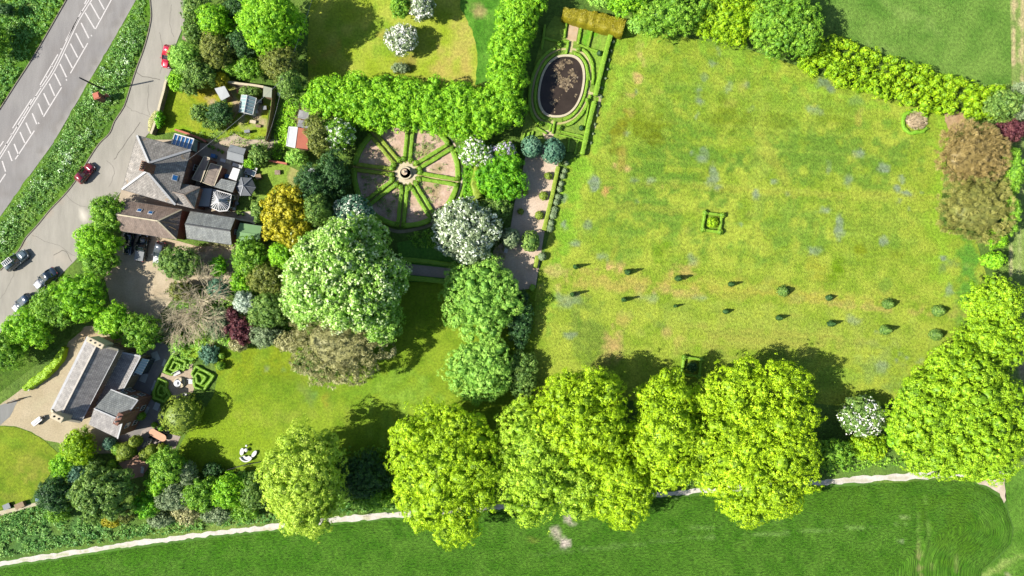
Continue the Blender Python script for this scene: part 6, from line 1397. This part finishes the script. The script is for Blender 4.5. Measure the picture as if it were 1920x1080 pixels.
ks = (fbm(px_ / 9, py_ / 9, 91, 3) + .32 * np.exp(-(((px_ - 1056) / 18) ** 2 + ((py_ - 142) / 20) ** 2)) > .70 + rr.normal(size=N) * .04); px_, py_ = px_[ks], py_[ks]
k = len(px_); pos = np.stack([(px_ - 960) * S, (540 - py_) * S, .115 + .05 * rr.random(k)], 1); nr = np.stack([rr.normal(size=k) * .15, rr.normal(size=k) * .15, np.ones(k)], 1)
LM['algae'] = mat_leaf('pond_algae', [F(60, 50, 36), F(92, 78, 58), F(118, 104, 80)], 0)
V, Q = quads(pos, nr / np.linalg.norm(nr, axis=1)[:, None], .35 * (.5 + rr.random(k)), rr, .8); o = np_mesh('pond_weed', V, Q, LM['algae'], None, rr.random(k)); tag(o, kind='stuff')

# fountain of the wheel garden
fx, fy = P(761, 325); ft = empty('fountain', (fx, fy, 0), 'round stone fountain in the middle of the wheel garden', 'fountain')
m = MB(); m.lathe((fx, fy, 0), [(1.15, 0), (1.15, .42), (1.1, .5), (.9, .5), (.88, .25)], 32); m.build('basin', M['cream'], ft)
m = MB(); m.lathe((fx, fy, .2), [(.87, 0), (.87, .05)], 32); m.build('water', M['water'], ft)
m = MB(); m.lathe((fx, fy, .2), [(.3, 0), (.16, .3), (.14, .9), (.5, 1.15), (.55, 1.25), (.45, 1.22), (.1, 1.1), (.08, 1.5), (.26, 1.62), (.28, 1.68), (.03, 1.6), (.02, 1.8)], 24); m.build('tiered_bowl', M['pot'], ft)
fx, fy = P(338, 717); ft = empty('armillary_fountain', (fx, fy, 0), 'small round stone fountain in the chapel parterre', 'fountain')
m = MB(); m.lathe((fx, fy, 0), [(1.0, 0), (1.0, .4), (.95, .46), (.75, .46), (.73, .2)], 32); m.build('basin', M['cream'], ft)
m = MB(); m.lathe((fx, fy, .1), [(.25, 0), (.12, .3), (.12, .6), (.6, .85), (.66, .95), (.5, .93), (.06, .85), (.05, 1.2)], 24); m.build('bowl', M['silver_stone'] if 'silver_stone' in M else M['steel'], ft)

# ------------------------------------------------------------------ garden furniture
def bench(px, py, w, d, rz, label, mat='white', back=True):
    x, y = P(px, py, .45); root = empty('garden_bench', (x, y, 0), label, 'bench', rz=rz)
    m = MB()
    for i in range(4): m.box((0, (-.5 + (i + .5) / 4) * d, .44), (w, d / 4 - .025, .04))
    m.build('seat', M[mat], root, local=True)
    if back:
        m = MB()
        for z in (.6, .74, .88): m.box((0, d / 2 - .01, z), (w, .04, .1))
        m.build('backrest', M[mat], root, local=True)
    for sx in (-1, 1):
        for sy in (-1, 1): m = MB(); m.box((sx * (w / 2 - .06), sy * (d / 2 - .06), .21 + (.25 if sy > 0 and back else 0)), (.07, .07, .42 + (.5 if sy > 0 and back else 0))); m.build('leg', M[mat], root, local=True)
    return root
bench(331, 700, 1.3, .6, math.radians(25), 'white bench beside the upper left parterre bed'); bench(357, 715, .7, .9, math.radians(0), 'white bench right of the parterre fountain'); bench(344, 741, 1.2, .55, math.radians(20), 'white bench below the parterre fountain'); bench(949, 469, .6, .95, math.radians(-15), 'pale bench at the left side of the gravel terrace')
bench(267, 881, .5, 1.2, math.radians(-10), 'white bench at the edge of the brick patio')
# oval dining table with chairs
tx, ty = P(295.5, 816, .75); ta = math.radians(-28); tb = empty('dining_table', (tx, ty, 0), 'long round-ended orange wood dining table on the terrace', 'table', rz=ta)
M['teak'] = mat_plain('orange_teak', G(230, 168, 128), .6, .12, 3)
base = [(x + 1.0 * s_, y) for s_ in (1,) for x, y in [(.85 + .62 * math.cos(t), .62 * math.sin(t)) for t in np.linspace(-1.57, 1.57, 10)]]; base = [(1.0 + .62 * math.cos(t), .62 * math.sin(t)) for t in np.linspace(-1.57, 1.57, 10)] + [(-1.0 + .62 * math.cos(t), .62 * math.sin(t)) for t in np.linspace(1.57, 4.71, 10)]
m = MB(); m.prism([(float(a), float(b)) for a, b in base], .71, .76); m.build('tabletop', M['teak'], tb, local=True)
for sx in (-1, 1):
    for sy in (-1, 1): m = MB(); m.box((sx * 1.1, sy * .35, .355), (.09, .09, .70)); m.build('leg', M['teak'], tb, local=True)
def chair(loc, rz, label, mat='dark', group=None, root=None):
    root = empty('garden_chair', loc, label, 'chair', group, rz)
    m = MB(); m.box((0, 0, .44), (.46, .44, .05), bev=.04); m.build('seat', M[mat], root, local=True)
    m = MB(); m.box((0, .21, .72), (.44, .04, .4)); m.build('backrest', M[mat], root, local=True)
    for sx in (-1, 1):
        for sy in (-1, 1): m = MB(); m.box((sx * .19, sy * .19, .21), (.04, .04, .42)); m.build('leg', M[mat], root, local=True)
    return root
ch0 = None
CL = ['first', 'second', 'third', 'fourth']
for side in (1, -1):
    for i in range(4):
        lx, ly = -1.05 + i * .7, side * .82; gx_ = tx + lx * math.cos(ta) - ly * math.sin(ta); gy_ = ty + lx * math.sin(ta) + ly * math.cos(ta); rz_ = ta + (0 if side > 0 else math.pi)
        lab = 'dark dining chair, %s from the left on the %s side of the orange table' % (CL[i], 'upper' if side > 0 else 'lower')
        if ch0 is None: ch0 = chair((gx_, gy_, .0), rz_, lab, 'black', 'chairs around the orange dining table')
        else: c_2 = copy_tree(ch0); c_2.location = (gx_, gy_, 0); c_2.rotation_euler.z = rz_; c_2['label'] = lab
# white curved lounge furniture
def cres(cx, cy, r0_, r1_, a0, a1, label, name='curved_sofa', full=False):
    x, y = P(cx, cy, .4); root = empty(name, (x, y, 0), label, 'sofa', 'white lawn lounge set'); an_ = [math.radians(a0 + (a1 - a0) * i / 14) for i in range(15)]
    pin = [(r0_ * math.cos(t), r0_ * math.sin(t)) for t in an_]; po = [(r1_ * math.cos(t), r1_ * math.sin(t)) for t in an_]; p2 = [((r1_ + .2) * math.cos(t), (r1_ + .2) * math.sin(t)) for t in an_]
    m = MB()
    for i in range(14): m.prism([pin[i], po[i], po[i + 1], pin[i + 1]], .12, .42)
    m.build('seat_cushion', M['white'], root, local=True)
    m = MB()
    for i in range(14): m.prism([po[i], p2[i], p2[i + 1], po[i + 1]], .1, .72)
    m.build('backrest', M['white'], root, local=True); 
    m = MB(); m.lathe(((r0_ + r1_) / 2 * math.cos(an_[7]), (r0_ + r1_) / 2 * math.sin(an_[7]), 0), [(.3, 0), (.3, .12)], 12); m.build('base', M['dark'], root, local=True)
    return root
cres(462, 853, .35, 1.0, 200, 335, 'white semicircular sofa at the bottom of the lawn lounge set')
def lens(px, py, L_, W_, rz, label):
    x, y = P(px, py, .4); root = empty('lounge_seat', (x, y, 0), label, 'lounger', 'white lawn lounge set', rz); n = 12; up_ = [(L_ / 2 * math.cos(t), W_ / 2 * math.sin(t) * 1.0) for t in np.linspace(0, 2 * math.pi, 25)[:-1]]
    m = MB(); m.prism([(float(a), float(b)) for a, b in up_], .14, .44); m.build('cushion', M['white'], root, local=True); m = MB(); m.prism([(float(a) * .7, float(b) * .7) for a, b in up_], .0, .13); m.build('base', M['dark'], root, local=True)
lens(453.5, 847, 1.3, .7, math.radians(80), 'white pointed oval seat at the left of the lawn lounge set'); lens(476.5, 851, 1.3, .65, math.radians(55), 'white pointed oval seat at the right of the lawn lounge set')
def rtable(px, py, r_, h, label, mat='white', name='side_table'):
    x, y = P(px, py, h); root = empty(name, (x, y, 0), label, 'table', 'white lawn lounge set' if 'lounge' in label else None); m = MB(); m.lathe((x, y, h - .05), [(r_, 0), (r_, .05)], 20); m.build('tabletop', M[mat], root); m = MB(); m.lathe((x, y, 0), [(r_ * .6, 0), (r_ * .5, .05), (.05, .1), (.05, h - .06)], 12); m.build('pedestal', M['dark'], root)
rtable(461.5, 844, .34, .5, 'round white table inside the lawn lounge set'); rtable(462, 836, .2, .6, 'small white stool above the lawn lounge set')
# clutter behind the cottage
x, y = P(469, 323, .8); t_ = empty('glass_table', (x, y, 0), 'dark glass-topped garden table with white frame north of the gazebo', 'table', rz=math.radians(-20))
m = MB(); m.box((0, 0, .74), (1.8, .9, .03)); m.build('tabletop', M['glassd'], t_, local=True)
m = MB(); [m.box((0, s_ * .46, .74), (1.9, .08, .06)) for s_ in (-1, 1)]; [m.box((s_ * .93, 0, .74), (.08, .84, .06)) for s_ in (-1, 1)]; m.build('frame', M['white'], t_, local=True)
for sx in (-1, 1):
    for sy in (-1, 1): m = MB(); m.box((sx * .85, sy * .38, .355), (.05, .05, .70)); m.build('leg', M['white'], t_, local=True)
wch = None
for i, (a, b) in enumerate([(467, 312), (473, 314), (480, 317), (462, 331), (470, 334)]):
    lab = 'white garden chair, %s of those around the dark glass table' % ['leftmost upper', 'middle upper', 'rightmost upper', 'left lower', 'right lower'][i]; x, y = P(a, b, .4)
    if wch is None: wch = chair((x, y, 0), math.radians(-18), lab, 'white', 'white chairs at the dark glass table')
    else: c_2 = copy_tree(wch); c_2.location = (x, y, 0); c_2.rotation_euler.z = math.radians(-18 if i < 3 else 162); c_2['label'] = lab
def crate(px, py, w, d, h, rz, mat, label, name='storage_box', cat='box'):
    x, y = P(px, py, h); root = empty(name, (x, y, 0), label, cat, rz=rz); m = MB(); m.box((0, 0, h / 2 - .03), (w, d, h - .06)); m.build('body', M[mat], root, local=True); m = MB(); m.box((0, 0, h - .02), (w + .06, d + .06, .06), bev=.04); m.build('lid', M[mat if mat != 'dark' else 'felt'], root, local=True)
M['bluep'] = mat_plain('blue_plastic', G(70, 130, 190), .5, .1, 3)
crate(484, 331, .9, .8, .9, .2, 'wood', 'brown wooden box between glass table and gazebo'); crate(425, 330, .6, .6, .7, 0, 'bluep', 'blue tub left of the small white store'); crate(399, 292, .7, .6, 1.1, -.2, 'bluep', 'dark blue water butt behind the outhouses')
crate(418, 301, .9, .5, .5, -.3, 'white', 'white planter trough left of three by the grey garden shed'); crate(429, 304, .9, .5, .5, -.3, 'cream', 'cream planter trough middle of three by the grey garden shed'); crate(441, 309, .9, .5, .6, -.3, 'white', 'white planter trough right of three by the grey garden shed')
crate(449, 312, .5, .5, .8, -.3, 'tin', 'pale grey box above the small white store'); crate(480, 209, .5, .5, .6, .1, 'white', 'white box right of the greenhouse'); crate(487, 190, .6, .6, .8, .1, 'dark', 'black compost bin right of the greenhouse'); crate(496, 202, .6, .6, .7, .1, 'dark', 'black round-lidded bin below the first compost bin')
crate(524, 176, .6, .5, 1.0, .2, 'white', 'white box in the dark lane right of the long fence'); crate(474, 228, 1.0, .5, .4, -.2, 'cream', 'cream trough at the top of the small cottage lawn'); crate(520, 323, .9, .7, .5, 0, 'stone', 'stone trough at the edge of the back lawn'); crate(584, 320, 1.0, .8, 1.4, .1, 'tin', 'pale box beside the yews at the back lawn')
crate(463, 246, .9, .45, .9, .1, 'dark', 'black garden box standing on the small cottage lawn'); crate(36, 948, 1.6, .9, .7, .4, 'wood', 'brown box at the chalky path by the drive lawn'); crate(12, 950, 1.2, .9, .6, .4, 'dark', 'dark box left of the brown one by the drive lawn'); crate(70, 937, .6, .5, .5, 0, 'bluep', 'small bluish box right of the brown one by the drive lawn')
# patio timbers
for i, (a, b) in enumerate([(272, 834), (277, 831), (282, 828)]):
    x, y = P(a, b, .4); m = MB(); m.box((x, y, .3), (.35, 1.0, .5), math.radians(-35)); o = m.build('stone_step', M['cream'], None, (x, y, 0)); tag(o, '%s pale step between the dining table and the peaked topiary' % ['left', 'middle', 'right'][i], 'step', 'steps by the dining table')

# ------------------------------------------------------------------ vehicles
M['tyre'] = mat_plain('tyre', G(30, 30, 32), .9, .1, 5); M['rim'] = mat_plain('wheel_rim', G(170, 172, 176), .35, .08, 5, metal=.6)
M['lamp'] = mat_glass('lamp_glass', G(230, 232, 236), .1); M['rlamp'] = mat_glass('red_lamp', G(170, 20, 20), .1); M['plate'] = mat_plain('number_plate', G(226, 220, 170), .5, .04, 5)
def paintm(name, col, rough=.22):
    return mat_plain(name, col, rough, .03, 4, coat=.8, spec=.6)
def loft(m, st, mi=0, close=True):
    k = len(st[0]); n = len(st); vs = [p for s_ in st for p in s_]; fs = []
    for i in range(n - 1):
        for j in range(k): fs.append([i * k + j, i * k + (j + 1) % k, (i + 1) * k + (j + 1) % k, (i + 1) * k + j])
    fs.append(list(range(k))[::-1]); fs.append(list(range((n - 1) * k, n * k))); m.shared(vs, fs, mi, True)
def sec(x, w, z0, z1, tuck=.1, cr=.05):
    return [(x, -w + tuck * .5, z0), (x, -w, z0 + .22), (x, -w, (z0 + z1) / 2), (x, -w + .05, z1 - .12), (x, -w + tuck + .06, z1 - .02), (x, 0, z1 + cr), (x, w - tuck - .06, z1 - .02), (x, w - .05, z1 - .12), (x, w, (z0 + z1) / 2), (x, w, z0 + .22), (x, w - tuck * .5, z0)]
def car(px, py, ang, Lg, Wd, mat, label, kind='hatch', name='parked_car', rails=False, bonnet=None, group='cars parked on the side road', roofmat=None):
    x, y = P(px, py, .9); root = empty(name, (x, y, 0), label, 'car', group, ang)
    h = Lg / 2; w = Wd / 2; cab0, cab1 = {'hatch': (-.93, .38), 'suv': (-.95, .34), 'saloon': (-.72, .34), 'pickup': (-.22, .42)}[kind]; ht = {'hatch': 1.46, 'suv': 1.72, 'saloon': 1.43, 'pickup': 1.76}[kind]; bz = {'hatch': .88, 'suv': 1.02, 'saloon': .86, 'pickup': 1.05}[kind]
    m = MB(); loft(m, [sec(-h, w * .80, .32, bz - .12), sec(-h * .95, w * .93, .26, bz - .02), sec(-h * .7, w * .99, .22, bz + .03), sec(-h * .2, w, .22, bz + .04), sec(h * .3, w, .22, bz + .04), sec(h * .55, w * .98, .22, bz - .02), sec(h * .8, w * .95, .24, bz - .12), sec(h * .95, w * .84, .28, bz - .22), sec(h, w * .66, .34, bz - .34)])
    body = m.build('body', mat, root, local=True)
    if kind == 'pickup':
        m = MB(); m.box((-h * .6, 0, bz + .06), (h * .7, w * 1.7, .16)); m.build('bed_cover', M['felt'], root, local=True)
    m = MB(); c0, c1 = h * cab0, h * cab1; sl_ = .20 if kind != 'pickup' else .1
    def cs(xx, ww, zt): return [(xx, -ww, bz - .02), (xx, -ww * .93, (bz + zt) / 2), (xx, -ww * .84, zt - .04), (xx, 0, zt), (xx, ww * .84, zt - .04), (xx, ww * .93, (bz + zt) / 2), (xx, ww, bz - .02)]
    loft(m, [cs(c0, w * .82, bz + .02), cs(c0 + (.28 if kind != 'saloon' else .6), w * .9, ht - .10), cs(0, w * .92, ht - .01), cs(c1 - .75, w * .9, ht - .05), cs(c1, w * .86, bz + .02)])
    m.build('glasshouse', M['glassd'], root, local=True)
    m = MB(); r0_, r1_ = c0 + (.26 if kind != 'saloon' else .58), c1 - .72
    loft(m, [[(xx, -w * a, zt - .05), (xx, -w * a * .9, zt + .012), (xx, 0, zt + .05), (xx, w * a * .9, zt + .012), (xx, w * a, zt - .05)] for xx, a, zt in ((r0_, .74, ht - .08), (r0_ + .3, .79, ht - .02), (0, .80, ht), (r1_ - .2, .79, ht - .03), (r1_, .76, ht - .06))])
    for s_ in (-1, 1):
        m.beam((r1_, s_ * w * .76, ht - .06), (c1, s_ * w * .86, bz + .03), .08, .06); m.beam((r0_, s_ * w * .76, ht - .08), (c0, s_ * w * .82, bz + .03), .14, .06); m.beam((-.05, s_ * w * .80, ht - .05), (-.05, s_ * w * .94, bz), .09, .05)
    m.build('roof', roofmat or mat, root, local=True)
    m = MB(); loft(m, [[(xx, -ww, zz), (xx, -ww * .5, zz + .03), (xx, 0, zz + .045), (xx, ww * .5, zz + .03), (xx, ww, zz), (xx, 0, zz - .05)] for xx, ww, zz in ((c1 + .04, w * .80, bz + .045), (h * .6, w * .78, bz + .0), (h * .84, w * .70, bz - .10), (h * .94, w * .56, bz - .17))]); m.build('bonnet', bonnet or mat, root, local=True)
    for sx in (-.62, .64):
        for s_ in (-1, 1):
            m = MB(); m.bar((sx * h, s_ * (w - .2), .32), (sx * h, s_ * (w + .005), .32), .32, .32, 18); wh = m.build('wheel', M['tyre'], root, local=True); m = MB(); m.bar((sx * h, s_ * (w - .02), .32), (sx * h, s_ * (w + .012), .32), .2, .2, 14); r_ = m.build('rim', M['rim'], root, local=True); r_.parent = wh
    for s_ in (-1, 1):
        m = MB(); m.box((h * .93, s_ * w * .64, bz - .28), (.18, .3, .13), bev=.05); m.build('headlight', M['lamp'], root, local=True)
        m = MB(); m.box((-h * .975, s_ * w * .7, bz - .16), (.1, .24, .18)); m.build('tail_light', M['rlamp'], root, local=True)
        m = MB(); m.box((c1 - .2, s_ * (w + .09), bz + .1), (.14, .2, .14), bev=.04); m.build('mirror', mat, root, local=True)
    m = MB(); m.box((h + .005, 0, .42), (.03, .5, .11)); m.build('number_plate', M['plate'], root, local=True)
    if rails:
        m = MB()
        for s_ in (-.15, .72): m.beam((c0 + .35, s_ * w, ht + .13), (c1 - .8, s_ * w, ht + .13), .07, .06)
        for i in range(6): xx = c0 + .4 + i * (c1 - .85 - c0 - .4) / 5; m.beam((xx, -.25 * w, ht + .11), (xx, .82 * w, ht + .11), .07, .05); m.bar((xx, .72 * w, ht - .02), (xx, .72 * w, ht + .1), .02, .02, 4)
        m.build('roof_rack', M['white'], root, local=True)
    return root
PR = paintm('red_paint', G(232, 32, 70)); PM = paintm('maroon_paint', G(150, 22, 44)); PG = paintm('greyblue_paint', G(104, 122, 130)); PN = paintm('navy_paint', G(40, 58, 76)); PB_ = paintm('steelblue_paint', G(64, 84, 108)); PS = paintm('silver_paint', G(100, 108, 120)); PDG = paintm('darkgreen_paint', G(24, 48, 42)); PW = paintm('white_car_paint', G(236, 236, 240)); PNB = paintm('darkblue_paint', G(28, 44, 66))
def ang_(dx, dy): return math.atan2(-dy, dx)
car(313, 105, ang_(-9, 40), 4.0, 1.72, PR, 'bright red hatchback parked by the bushes at the top of the side road', 'hatch')
car(158, 324, ang_(25, -30) + math.pi * 0, 3.9, 1.72, PM, 'dark red hatchback parked beside the verge halfway down the side road', 'hatch')
car(29, 488, ang_(38, -30), 4.5, 1.85, PG, 'grey-blue estate car with white roof rack at the bottom of the verge', 'suv', rails=True)
car(83, 523, ang_(-40, 36), 4.7, 1.82, PN, 'navy car with pale bonnet partly under the roadside trees', 'saloon', bonnet=PW)
car(40, 569, ang_(-34, 30), 4.0, 1.75, PB_, 'steel-blue hatchback with white bonnet lowest on the side road', 'hatch', bonnet=PW)
YG = 'vehicles in the gravel yard'
car(297, 474, ang_(-9, 34), 3.9, 1.7, PS, 'grey car with pale bonnet in the sunny part of the gravel yard', 'hatch', bonnet=PW, group=YG)
car(265, 465, ang_(6, -34), 4.7, 1.8, PDG, 'dark green pickup with grey bed cover in the gravel yard', 'pickup', 'pickup_truck', group=YG)
car(239, 455, ang_(-6, 34), 4.2, 1.75, PNB, 'dark blue car half hidden under the trees in the gravel yard', 'hatch', group=YG)
# white trailer and motorbike on the chapel drive
x, y = P(71, 789, .6); tr = empty('trailer', (x, y, 0), 'narrow white covered trailer with black drawbar on the chapel drive', 'trailer', rz=math.radians(38))
m = MB(); m.box((-.1, 0, .62), (1.9, .85, .42), bev=.12); m.box((-.1, 0, .88), (1.8, .3, .14), bev=.08); m.build('body', M['white'], tr, local=True)
m = MB(); m.beam((.85, 0, .45), (1.45, 0, .45), .08, .08); m.beam((.8, .35, .45), (1.4, .02, .45), .06, .06); m.beam((.8, -.35, .45), (1.4, -.02, .45), .06, .06); m.build('drawbar', M['dark'], tr, local=True)
for s_ in (-1, 1): m = MB(); m.bar((-.1, s_ * .36, .28), (-.1, s_ * .5, .28), .28, .28, 16); m.build('wheel', M['tyre'], tr, local=True)
x, y = P(63, 724, .6); mb = empty('motorbike', (x, y, 0), 'black and white motorbike parked by the curved yellow-green hedge', 'motorbike', rz=math.radians(38))
for sx in (-.72, .72): m = MB(); m.bar((sx, -.06, .31), (sx, .06, .31), .31, .31, 18); wh = m.build('wheel', M['tyre'], mb, local=True); m = MB(); m.bar((sx, -.065, .31), (sx, .065, .31), .18, .18, 12); r_ = m.build('rim', M['rim'], mb, local=True); r_.parent = wh
m = MB(); loft(m, [[(xx, -ww, z0), (xx, -ww, z1), (xx, 0, z1 + .06), (xx, ww, z1), (xx, ww, z0)] for xx, ww, z0, z1 in ((-.3, .14, .3, .66), (.1, .2, .3, .84), (.4, .17, .4, .88), (.6, .08, .5, .8))]); m.build('tank', M['white'], mb, local=True)
m = MB(); m.box((-.35, 0, .74), (.62, .3, .12), bev=.1); m.build('seat', M['black'], mb, local=True); m = MB(); m.box((-.85, 0, .85), (.34, .36, .28), bev=.08); m.build('top_box', M['white'], mb, local=True)
m = MB(); m.beam((.52, -.38, 1.0), (.52, .38, 1.0), .05, .05); m.beam((.5, 0, 1.0), (.72, 0, .35), .1, .07); m.build('handlebar', M['dark'], mb, local=True)
# gate at the drive mouth
x, y = P(33, 750, 0); g = empty('field_gate', (x, y, 0), 'low grey wooden gate at the mouth of the chapel drive', 'gate', rz=math.radians(20)); m = MB()
for z in (.3, .55, .8, 1.05): m.box((0, 0, z), (2.0, .05, .09))
m.beam((-1, 0, .3), (1, 0, 1.05), .05, .08); m.build('bars', M['wood'], g, local=True)
for s_ in (-1.05, 1.05): m = MB(); m.box((s_, 0, .65), (.16, .16, 1.3)); m.build('post', M['wood'], g, local=True)

# ------------------------------------------------------------------ pots and oddments round the cottage
pot0 = None
for i, (a, b, s_) in enumerate([(392, 274, .8), (400, 277, 1.0), (409, 281, .7), (417, 285, .9), (462, 300, .8), (466, 304, .6), (448, 400, 1.0), (456, 402, .8), (470, 372, .9), (474, 379, .7), (462, 392, .8)]):
    lab = '%s plant pot counted from the left along the cottage patio' % (W8 + ['ninth', 'tenth', 'last'])[[0, 1, 2, 3, 5, 7, 4, 6, 9, 10, 8][i]]; x, y = P(a, b, .4)
    if pot0 is None:
        pot0 = empty('plant_pot', (x, y, 0), lab, 'plant pot', 'plant pots round the cottage patio')
        m = MB(); m.lathe((0, 0, 0), [(.2, 0), (.27, .36), (.3, .36), (.3, .42), (.24, .42), (.23, .36)], 14); m.build('pot', M['terra'], pot0, local=True)
        V, Q, T = foliage([((0, 0, .58), (.34, .34, .28))], .2, .14, 1.2, .3, rng, -.5, .7, False, 8, .8, 3)
        pm = np_mesh('plant', V, Q, LM['olivegr'], None, T); pm.parent = pot0
        r_ = pot0
    else: r_ = copy_tree(pot0); r_.location = (x, y, 0); r_['label'] = lab
    r_.scale = (s_, s_, s_)
crate(437, 372, .9, .5, .8, .2, 'cream', 'cream garden chest beside the white-ribbed garden room'); crate(444, 381, .5, .5, .6, .4, 'dark', 'small black box beside the white-ribbed garden room'); crate(437, 391, .7, .4, .5, -.2, 'white', 'white trough below the white-ribbed garden room')
crate(470, 197, .4, 1.6, .5, -.2, 'wood', 'raised wooden planting box beside the greenhouse') ; crate(484, 236, .8, .4, .4, -.15, 'wood', 'wooden seat box under the long fence'); crate(449, 171, .9, .5, .7, .1, 'terra', 'reddish box between the light shed and the greenhouse')
